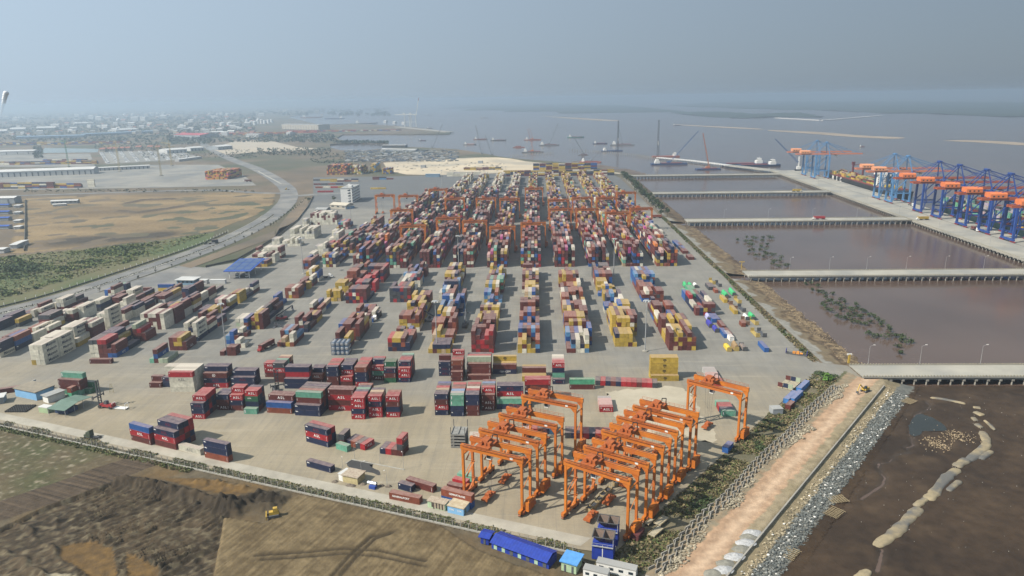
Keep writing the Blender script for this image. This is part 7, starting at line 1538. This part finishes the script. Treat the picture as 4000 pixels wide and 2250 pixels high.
# --- plant: bulldozer and excavator
def tracks(t, L, w, g):
    for s in (-1, 1): m = MB(); P = [(-L/2, .0), (-L/2-.35, .45), (-L/2, .9), (L/2, .9), (L/2+.35, .45), (L/2, 0)]; n = 6; V = [(x, s*g-w/2, z) for x, z in P]+[(x, s*g+w/2, z) for x, z in P]; m.add(V, [(i, (i+1) % n, n+(i+1) % n, n+i) for i in range(n)]+[tuple(range(n-1, -1, -1)), tuple(range(n, 2*n))]); m.build('track', DKG, t)
p = Q13(170, 885, .3); t = thing('bulldozer', 'yellow bulldozer working beside the dark spoil heap', 'bulldozer', (p.x, p.y, .35), R_(200)); tracks(t, 3.2, .6, 1.1); MB().box(-1.8, 1.6, -.8, .8, .7, 2.0, (.1, .1)).build('body', YELV, t); MB().box(-1.4, .2, -.75, .75, 2.0, 3.2, (.1, .1)).build('cab', YELV, t); MB().box(2.3, 2.6, -2, 2, .1, 1.4).build('blade', YELV, t); m = MB(); m.bar((1, 1.1, .6), (2.4, 1.1, .5), .2); m.bar((1, -1.1, .6), (2.4, -1.1, .5), .2); m.build('push_arm', DKG, t)
def excavator(label, p, ang, col, k=1.0):
    t = thing('excavator', label, 'excavator', p, ang); tracks(t, 3.2, .6, 1.2); MB().box(-1.8, 1.6, -1.2, 1.2, 1.0, 2.1, (.1, .1)).build('house', col, t); c = MB().box(.3, 1.7, .2, 1.2, 2.1, 3.2, (.1, .1)).build('cab', GLASS, t); MB().bar((1.4, -.2, 2), (4.6, -.2, 4.6), .4).build('boom', col, t); MB().bar((4.6, -.2, 4.6), (6.2, -.2, 1.6), .32).build('stick', col, t); MB().box(5.7, 6.8, -.7, .3, .7, 1.6, (.2, .1)).build('bucket', DKG, t); t.scale = (k,)*3; return t
excavator('orange excavator digging at the far end of the sandy track', Q32(915, 432, .3), R_(215), YELV)
sg = thing('sign_frame', 'yellow height-limit frame at the yard end of the second trestle', 'gate frame', Q21(2165, 360)); MB().bar((0, 0, 0), (0, 0, 6), .5).build('post', YELV, sg); MB().box(-2.2, 2.2, -.3, .3, 5.4, 6).build('sign_board', YELV, sg); sg2 = thing('sign_frame', 'yellow sign tower at the yard end of the nearest trestle', 'gate frame', Q32(760, 165)); MB().bar((0, 0, 0), (0, 0, 5), .9).build('post', YELV, sg2); MB().box(-1.2, 1.2, -.3, .3, 4.6, 5.3).build('sign_board', WHITEP, sg2)
# --- flat racks and covered cargo on the right side of the yard
GT = mat('green_tarpaulin', (.06, .42, .16), (.05, .34, .13), .4, .6, .3, bscale=1.5); BT = mat('blue_tarpaulin', (.05, .05, .33), (.04, .04, .26), .4, .6, .3, bscale=1.5); WT = mat('white_tarpaulin', (.7, .7, .66), (.6, .6, .56), .4, .6, .3, bscale=1.5)
def cargo(label, p, ang, w, l, h, tarp, deck=None):
    t = thing('flat_rack', label, 'flat rack', p, ang, 'loaded flat racks on the right of the yard'); MB().box(-w/2, w/2, 0, l, .1, .55).build('deck', deck or DKG, t)
    for y in (0, l-.2): MB().box(-w/2, w/2, y, y+.2, .55, 2.4).build('end_wall', deck or DKG, t)
    m = MB(); K = 7; P = []
    for y in (.4, l*.35, l*.65, l-.4):
        hh = h*rnd(.85, 1.1)
        for k in range(K): a = math.pi*k/(K-1); P.append((-w*.5*math.cos(a), y, .55+hh*math.sin(a)**.6))
    m.add(P, [(j*K+k, j*K+k+1, (j+1)*K+k+1, (j+1)*K+k) for j in range(3) for k in range(K-1)]+[tuple(range(K)), tuple(range(4*K-1, 3*K-1, -1))]); m.build('tarped_load', tarp, t); return t
YS = mat('yellow_steel', (.42, .31, .09), (.33, .24, .08), .5, .7)
for lb, (x, y), l, h, tp, dk in [('green covered rack, left of the pair by the weeds', (2025, 640), 10, 3.2, GT, None), ('green covered rack, right of the pair by the weeds', (2095, 620), 11, 3.0, GT, None), ('green covered rack near the weeds, rearmost low one', (2275, 850), 8, 3.4, GT, None), ('white covered rack beside low green one', (2220, 850), 7, 2.2, WT, None), ('two-green-load rack by the red pile, left', (1645, 545), 8, 2.6, GT, None), ('two-green-load rack by the red pile, right', (1690, 545), 8, 2.6, GT, None), ('white covered rack right of two green loads', (1735, 545), 6, 2.6, WT, None), ('blue covered rack at the row end', (1880, 920), 9, 2.4, BT, None), ('second blue covered rack at the row end', (1935, 965), 8, 2.2, BT, None), ('lavender covered rack behind the blue ones', (1860, 855), 7, 3, mat('lavender_tarpaulin', (.4, .4, .62), (.33, .33, .5), .4, .6), None), ('yellow drum load on a brown rack', (2050, 1145), 8, 2.2, mat('yellow_cover', (.62, .48, .06), (.5, .38, .05), .5, .6), YS), ('brown crate load on a rack', (2120, 1140), 7, 3.4, mat('brown_crate', (.30, .2, .1), (.22, .15, .08), .6, .8), YS), ('mixed brown load on a blue-ended rack', (2200, 1140), 8, 2, mat('mixed_load', (.3, .22, .15), (.1, .1, .12), .8, .8), None)]: cargo(lb, Q21(x, y), R_(1), 2.6, l, h, tp, dk)
for i, (x, y) in enumerate([(1905, 510), (1965, 535), (2065, 700), (2150, 690), (2190, 770), (2110, 745), (2320, 1010), (2385, 1010), (2225, 895), (2310, 895)]):
    p = Q21(x, y); t = thing('flat_rack', '%s empty flat rack along the right weeds, counting away from the second trestle' % ORD[i], 'flat rack', p, R_(1), 'empty flat racks'); mt = [YS, DKG, mat('brown_steel', (.2, .11, .07), (.15, .09, .06), .5, .8) if i == 0 else bpy.data.materials['brown_steel'] if 'brown_steel' in bpy.data.materials else YS][i % 3]; MB().box(-1.2, 1.2, 0, 11, .1, .6).build('deck', mt, t)
    for y_ in (0, 10.8): MB().box(-1.2, 1.2, y_, y_+.2, .6, 2.6).build('end_wall', mt, t)
xr = thing('flat_rack', 'blue-ended flat rack carrying orange machine parts near the first trestle', 'flat rack', Q32(165, 75), R_(-28)); MB().box(0, 11, 0, 2.4, .1, .6).build('deck', DKG, xr)
for x in (0, 10.8): MB().box(x, x+.2, 0, 2.4, .6, 2.6).build('end_wall', BT, xr)
m = MB(); m.box(3.5, 5, .4, 2, .6, 1.6); m.box(5.3, 7, .3, 2.1, .6, 1.9, (.2, .2)); m.tube((7.3, .4, 1.2), (8.8, .4, 1.2), .5, 10); m.build('machine_part', mat('bright_orange_part', (.6, .25, .04), (.45, .18, .03), .6, .6), xr)
for i, (x, y, c, lb) in enumerate([(90, 395, 'b', 'maroon'), (140, 405, 'n', 'navy'), (185, 415, 'L', 'pale green')]):
    p = Q32(x, y); t = thing('open_rack', '%s flat rack with raised end walls by the right yard edge' % lb, 'flat rack', p, R_(-38)); mt = mat('rack_paint_'+lb.replace(' ', '_'), PAL[c][0]); MB().box(0, 2.3, 0, 11, .1, .7).build('deck', bpy.data.materials['weathered_timber'], t)
    for y_ in (0, 10.8): MB().box(0, 2.3, y_, y_+.2, .7, 2.9).build('end_wall', mt, t)
for i, (x, y, lb) in enumerate([(262, 440, 'upper'), (140, 545, 'left lower'), (195, 540, 'right lower')]):
    o = link('shipping_container', CM[40]); p = Q32(x, y); a = R_(52); o.location = (p.x+math.cos(a)*6.1-math.sin(a)*-1.2, p.y+math.sin(a)*6.1+math.cos(a)*-1.2, 0); o.rotation_euler.z = a; o.color = (.045, .17, .42, 1); tag(o, '%s of the three bright blue boxes by the right yard edge' % lb, 'container', 'bright blue boxes')
o = link('shipping_container', CM[20]); p = Q32(180, 610); a = R_(52); o.location = (p.x+2, p.y+2.5, 0); o.rotation_euler.z = a; o.color = (*PAL['b'][0], 1); tag(o, 'red-brown short box below the bright blue boxes', 'container')
shed('grey flat shed below the red-brown box', Q32(45, 655), Q32(140, 650), 4, 2.5, WALLG, ROOFG, 0, 'shed', 'shed', flat=True, over=.1)
wa = thing('white_reefer', 'long white box beside the yellow drum load', 'container', Q21(2095, 1045), R_(93)); o = link('body', CM[40], wa); o.color = (.7, .69, .64, 1); o.location = (6.1, 1.2, 0)
# tank containers
tc0 = thing('tank_container', 'tank container', 'tank container')
for x in (-3, 2.85):
    m = MB(); m.box(x, x+.15, -1.2, -1.05, 0, 2.59); m.box(x, x+.15, 1.05, 1.2, 0, 2.59); m.box(x, x+.15, -1.05, 1.05, 0, .15); m.box(x, x+.15, -1.05, 1.05, 2.44, 2.59); m.build('end_frame', mat('frame_blue', (.07, .13, .22), (.05, .09, .16), .6, .6) if 'frame_blue' not in bpy.data.materials else bpy.data.materials['frame_blue'], tc0)
m = MB(); m.tube((-2.75, 0, 1.3), (2.8, 0, 1.3), 1.08, 16); m.tube((-2.95, 0, 1.3), (-2.75, 0, 1.3), .6, 16, 1.08); m.build('barrel', FOIL, tc0); m = MB(); [m.box(-3, 3, y, y+.12, z, z+.12) for y in (-1.2, 1.08) for z in (.02, 2.45)]; m.build('side_rail', bpy.data.materials['frame_blue'], tc0); utc = [0]; p = Q11(712, 1178)
for i in range(4):
    for k in range(3): place(tc0, utc, (p.x+1.25+i*2.52, p.y+3.05, k*2.62), math.pi/2, 'silver tank container, %s column, %s tier, before the rust stack' % (ORD[i], ['lowest', 'middle', 'top'][k]), 'tank containers')
# ================================================================ RIVER CRAFT, PILING RIGS
HGRY = mat('grey_hull', (.16, .17, .18), (.12, .125, .13), .1, .6); HRED = mat('rusty_hull', (.28, .09, .06), (.2, .07, .05), .1, .7); HGRN = mat('sea_green_hull', (.10, .30, .25), (.08, .24, .2), .1, .6); HBLU = mat('blue_hull', (.03, .06, .14), (.025, .045, .11), .1, .6); BOOMR = mat('orange_boom', (.50, .18, .07), (.4, .14, .06), .2, .6); BOOMB = mat('blue_boom', (.07, .14, .30), (.05, .1, .22), .2, .6); BOOMG = mat('grey_boom', (.22, .24, .26), (.16, .17, .18), .2, .6)
def barge(label, p, ang, L, B, hm, house=.8, jib=None, deckload=None, tower=0, box=False):
    t = thing('work_barge' if (jib or tower or box) else 'river_boat', label, 'barge' if (jib or tower or box) else 'boat', (p.x, p.y, WZ), ang); fb = L*.035+.6
    m = MB()
    if jib or tower or box: m.box(-L/2, L/2, -B/2, B/2, -1, fb)
    else: hull(m, L, B, -1, fb, L*.03, fb*.7)
    m.build('hull', hm, t)
    hx = -L*.40
    if house: m = MB(); m.box(hx, hx+L*.13, -B*.34, B*.34, fb, fb+L*.05+1.2); m.box(hx+L*.02, hx+L*.1, -B*.28, B*.28, fb+L*.05+1.2, fb+L*.085+2.2); hs = m.build('wheelhouse', WHITEP, t); m = MB(); m.box(hx+L*.101, hx+L*.104, -B*.24, B*.24, fb+L*.06+1.5, fb+L*.08+1.9); m.build('window', GLASS, hs); m = MB(); m.tube((hx+L*.06, 0, fb+L*.085+2), (hx+L*.06, 0, fb+L*.085+7), .15, 6); m.build('mast', WHITEP, t)
    if not box and not tower: m = MB(); m.box(-L*.22, L*.36, -B*.36, B*.36, fb, fb+.9); m.build('hatch', deckload or REDDK, t)
    if jib:
        dx, dz, mt = jib; m = MB(); m.box(-3, 3, -2.6, 2.6, fb, fb+4.2); m.box(-5, -3, -2, 2, fb+1, fb+3.4); m.build('crane_house', mt, t); m = MB(); lattice(m, (2, 0, fb+2), (2+dx, 0, fb+dz), 1.6, 10, .3); m.build('crane_boom', mt, t); m = MB(); m.bar((-3, 0, fb+4), (-3, 0, fb+9), .4); m.bar((-3, 0, fb+9), (2+dx, 0, fb+dz), .14); m.bar((2+dx, 0, fb+dz), (2+dx, 0, fb+3), .12); m.build('cable', DARKM, t)
    if tower: m = MB(); lattice(m, (L*.3, 0, fb), (L*.3, 0, fb+tower), 3.4, 14, .5); m.bar((L*.3-6, 0, fb), (L*.3-.8, 0, fb+tower*.55), .5); m.build('piling_tower', DKG, t); m = MB(); m.box(L*.3-1.5, L*.3+1.5, -1.5, 1.5, fb+tower*.3, fb+tower*.42); m.build('hammer', WHITEP, t)
    if box: m = MB(); m.box(-L*.3, L*.2, -B*.3, B*.3, fb, fb+3); m.build('deck_cargo', HRED, t)
    return t
d1 = crop(1640, 440, 2.022); d2 = crop(2560, 470, 2.696)
barge('green coaster sailing right of the midstream crane barges', d1(1232, 188), R_(4), 62, 11, HGRN); barge('pale low boat left of the green coaster', d1(620, 212), R_(3), 55, 9, HGRY); barge('small dark boat left of the pale low boat', d1(478, 204), R_(3), 50, 9, HRED); barge('cream and dark boat near the works shore', d1(395, 244), R_(-8), 42, 8, HGRY, deckload=SALM); barge('dark tug at the left of the works cranes', d1(20, 213), R_(0), 26, 8, HBLU); barge('tiny far boat above the unfinished pier', d1(78, 117), R_(0), 30, 8, HGRY); barge('far small boat in midstream haze', d1(510, 38), R_(0), 60, 10, HGRY); barge('faint boat at far left of the stream', d1(70, 18), R_(0), 60, 10, HGRY)
barge('orange hulled crane barge in midstream, left one', d1(890, 208), R_(3), 58, 13, HRED, .8, (-12, 38, BOOMR)); barge('grey crane barge with pale boom leaning right', d1(1020, 248), R_(3), 62, 15, HGRY, .8, (26, 62, BOOMG)); barge('crane barge with orange boom close to the pile row', d1(890, 302), R_(2), 58, 15, HGRY, .8, (-14, 58, BOOMR)); barge('small barge with two spuds left of orange boom', d1(782, 265), R_(0), 34, 9, HRED, 0, None, None, 0, True); barge('small crane barge with boom leaning left', d1(1290, 322), R_(5), 26, 11, HGRY, 0, (-24, 40, BOOMG)); barge('long grey barge behind the left piling rig', Q20(830, 500), R_(-3), 44, 12, HBLU); barge('flat barge with pale stone and crane boom', Q20(1040, 512), R_(-4), 72, 16, HGRY, .5, (-16, 56, BOOMG)); barge('rusty dredger aground on the beach corner', Q20(740, 670), R_(-12), 48, 13, HRED, .8, (20, 22, BOOMG))
barge('left piling rig barge with tall dark tower', Q20(940, 568), R_(8), 56, 16, HBLU, .9, None, None, 78); barge('right piling rig barge with tallest tower and red deckhouse', Q20(1450, 620), R_(180), 64, 17, HRED, .9, None, None, 84); barge('crane barge with dark boom leaning right by unfinished quay', Q20(1480, 690), R_(3), 76, 14, HBLU, .6, (58, 66, BOOMB)); barge('crane barge with orange boom by unfinished quay', Q20(1850, 735), R_(6), 48, 14, HBLU, 0, (-16, 68, BOOMR)); barge('dark dredger with white bridge left of the far quay cranes', Q20(2180, 695), R_(182), 96, 18, HBLU); barge('black bulk barge beside the dredger', Q30(-100, 705), R_(182), 90, 18, HBLU)
barge('small fishing boat right of the far quay cranes', Q30(890, 527), 0, 14, 5, HGRY); barge('small boat near the sand bar', Q20(1555, 332), 0, 40, 9, HBLU)
# --- cranes on the bank and quay
def crawler(label, p, ang, dx, dz, mt):
    t = thing('crawler_crane', label, 'crawler crane', (p.x, p.y, 0), ang); tracks(t, 5, 1., 2.2); MB().box(-4, 2, -1.8, 1.8, 1.1, 3.6).build('house', mt, t); m = MB(); lattice(m, (1.5, 0, 2), (dx, 0, dz), 1.7, 12, .32); m.build('boom', mt, t); m = MB(); m.bar((-3, 0, 3.5), (-3, 0, 9), .35); m.bar((-3, 0, 9), (dx, 0, dz), .14); m.build('cable', DARKM, t); return t
crawler('blue-grey crawler crane on the bank, boom leaning right', d1(100, 276), 0, 32, 66, BOOMG); crawler('grey crawler crane on the works shore, taller boom leaning left', d1(490, 326), R_(180), 14, 72, BOOMG); crawler('grey crawler crane on the works shore, shorter boom', d1(570, 334), R_(180), 16, 50, BOOMG)
mc = thing('mobile_harbour_crane', 'blue mobile harbour crane with raised boom at the far quay end', 'harbour crane', Q30(285, 765, DZ), R_(178)); MB().box(-7, 7, -4, 4, .8, 3).build('carrier', DKG, mc); MB().box(-3, 3, -3, 3, 3, 8).build('machine_house', WHITEP, mc); MB().bar((0, 0, 8), (0, 0, 26), 2).build('tower', WHITEP, mc); m = MB(); lattice(m, (1, 0, 15), (46, 0, 58), 2, 12, .4); m.build('boom', BOOMB, mc)
# --- far pier with white cranes and berthed ships
WSTS = mat('white_crane_paint', (.66, .66, .62), (.56, .56, .53), .05, .6)
for i, (x, jr) in enumerate([(1428, 0), (1488, 1)]):
    p = Q10(x, 352); t = thing('far_quay_crane', ['left white quay crane on the far pier', 'right white quay crane on the far pier with raised red-tipped boom'][i], 'quay crane', (p.x, p.y, 0), R_(2))
    for xx in (-13, 13):
        for yy in (-9, 9): MB().bar((xx, yy, 0), (xx*.9, yy*.9, 62), 2.6).build('leg', WSTS, t)
    for yy in (-9, 9): MB().bar((-13, yy, 25), (13, yy, 25), 2).build('cross_beam', WSTS, t)
    MB().box(-62 if i == 0 else -30, 20, -5, 5, 60, 65).build('boom_girder', WSTS, t); MB().box(-22, -8, -5, 5, 65, 71).build('machinery_house', WSTS, t)
    if jr: MB().bar((16, 0, 65), (30, 0, 132), 3.4).build('raised_boom', WSTS, t); MB().bar((30, 0, 132), (33, 0, 146), 3.2).build('boom_tip', REDW, t)
barge('far grey naval-like ship berthed left of the pier', Q10(1035, 318), R_(4), 150, 22, HGRY); barge('far red hulled freighter at the left berth', Q10(525, 262), 0, 190, 26, HRED); barge('far dark freighter left of the grey ship', Q10(740, 272), R_(175), 170, 24, HBLU)
for i, (x, y) in enumerate([(1215, 318), (1300, 328), (1385, 335)]): shed('%s white port house on the far pier' % ORD[i], Q10(x-12, y), Q10(x+12, y), 20, 14, WALLW, ROOFW, 3, 'port_house', 'building')
pr_ = thing('far_pier', 'long low far pier reaching into the river', 'pier'); a, b = Q10(1330, 352), Q10(1830, 402); MB().bar((a.x, a.y, 0), (b.x, b.y, 0), 40, 2.5).build('deck', CONC, pr_); m = MB(); [m.tube((q.x, q.y-18, -6), (q.x, q.y-18, -1), 1.2, 6) for q, _ in along([a, b], 18)]; o = m.build('pile_row', DCONC, pr_); o['kind'] = 'stuff'
# ================================================================ HAZE
HZ_DENS = 0.00019
hm = bpy.data.materials.new('haze_air'); hm.use_nodes = True; hn = hm.node_tree
for nd in list(hn.nodes):
    if nd.type == 'BSDF_PRINCIPLED': hn.nodes.remove(nd)
pv = hn.nodes.new('ShaderNodeVolumePrincipled'); pv.inputs['Color'].default_value = (.62, .75, .87, 1); pv.inputs['Density'].default_value = HZ_DENS; pv.inputs['Anisotropy'].default_value = .6
hn.links.new(pv.outputs[0], [n for n in hn.nodes if n.type == 'OUTPUT_MATERIAL'][0].inputs['Volume'])
hb = MB(); hb.box(-41000, 41000, -600, 41000, -9, 152)
tag(hb.build('haze', hm), kind='stuff')
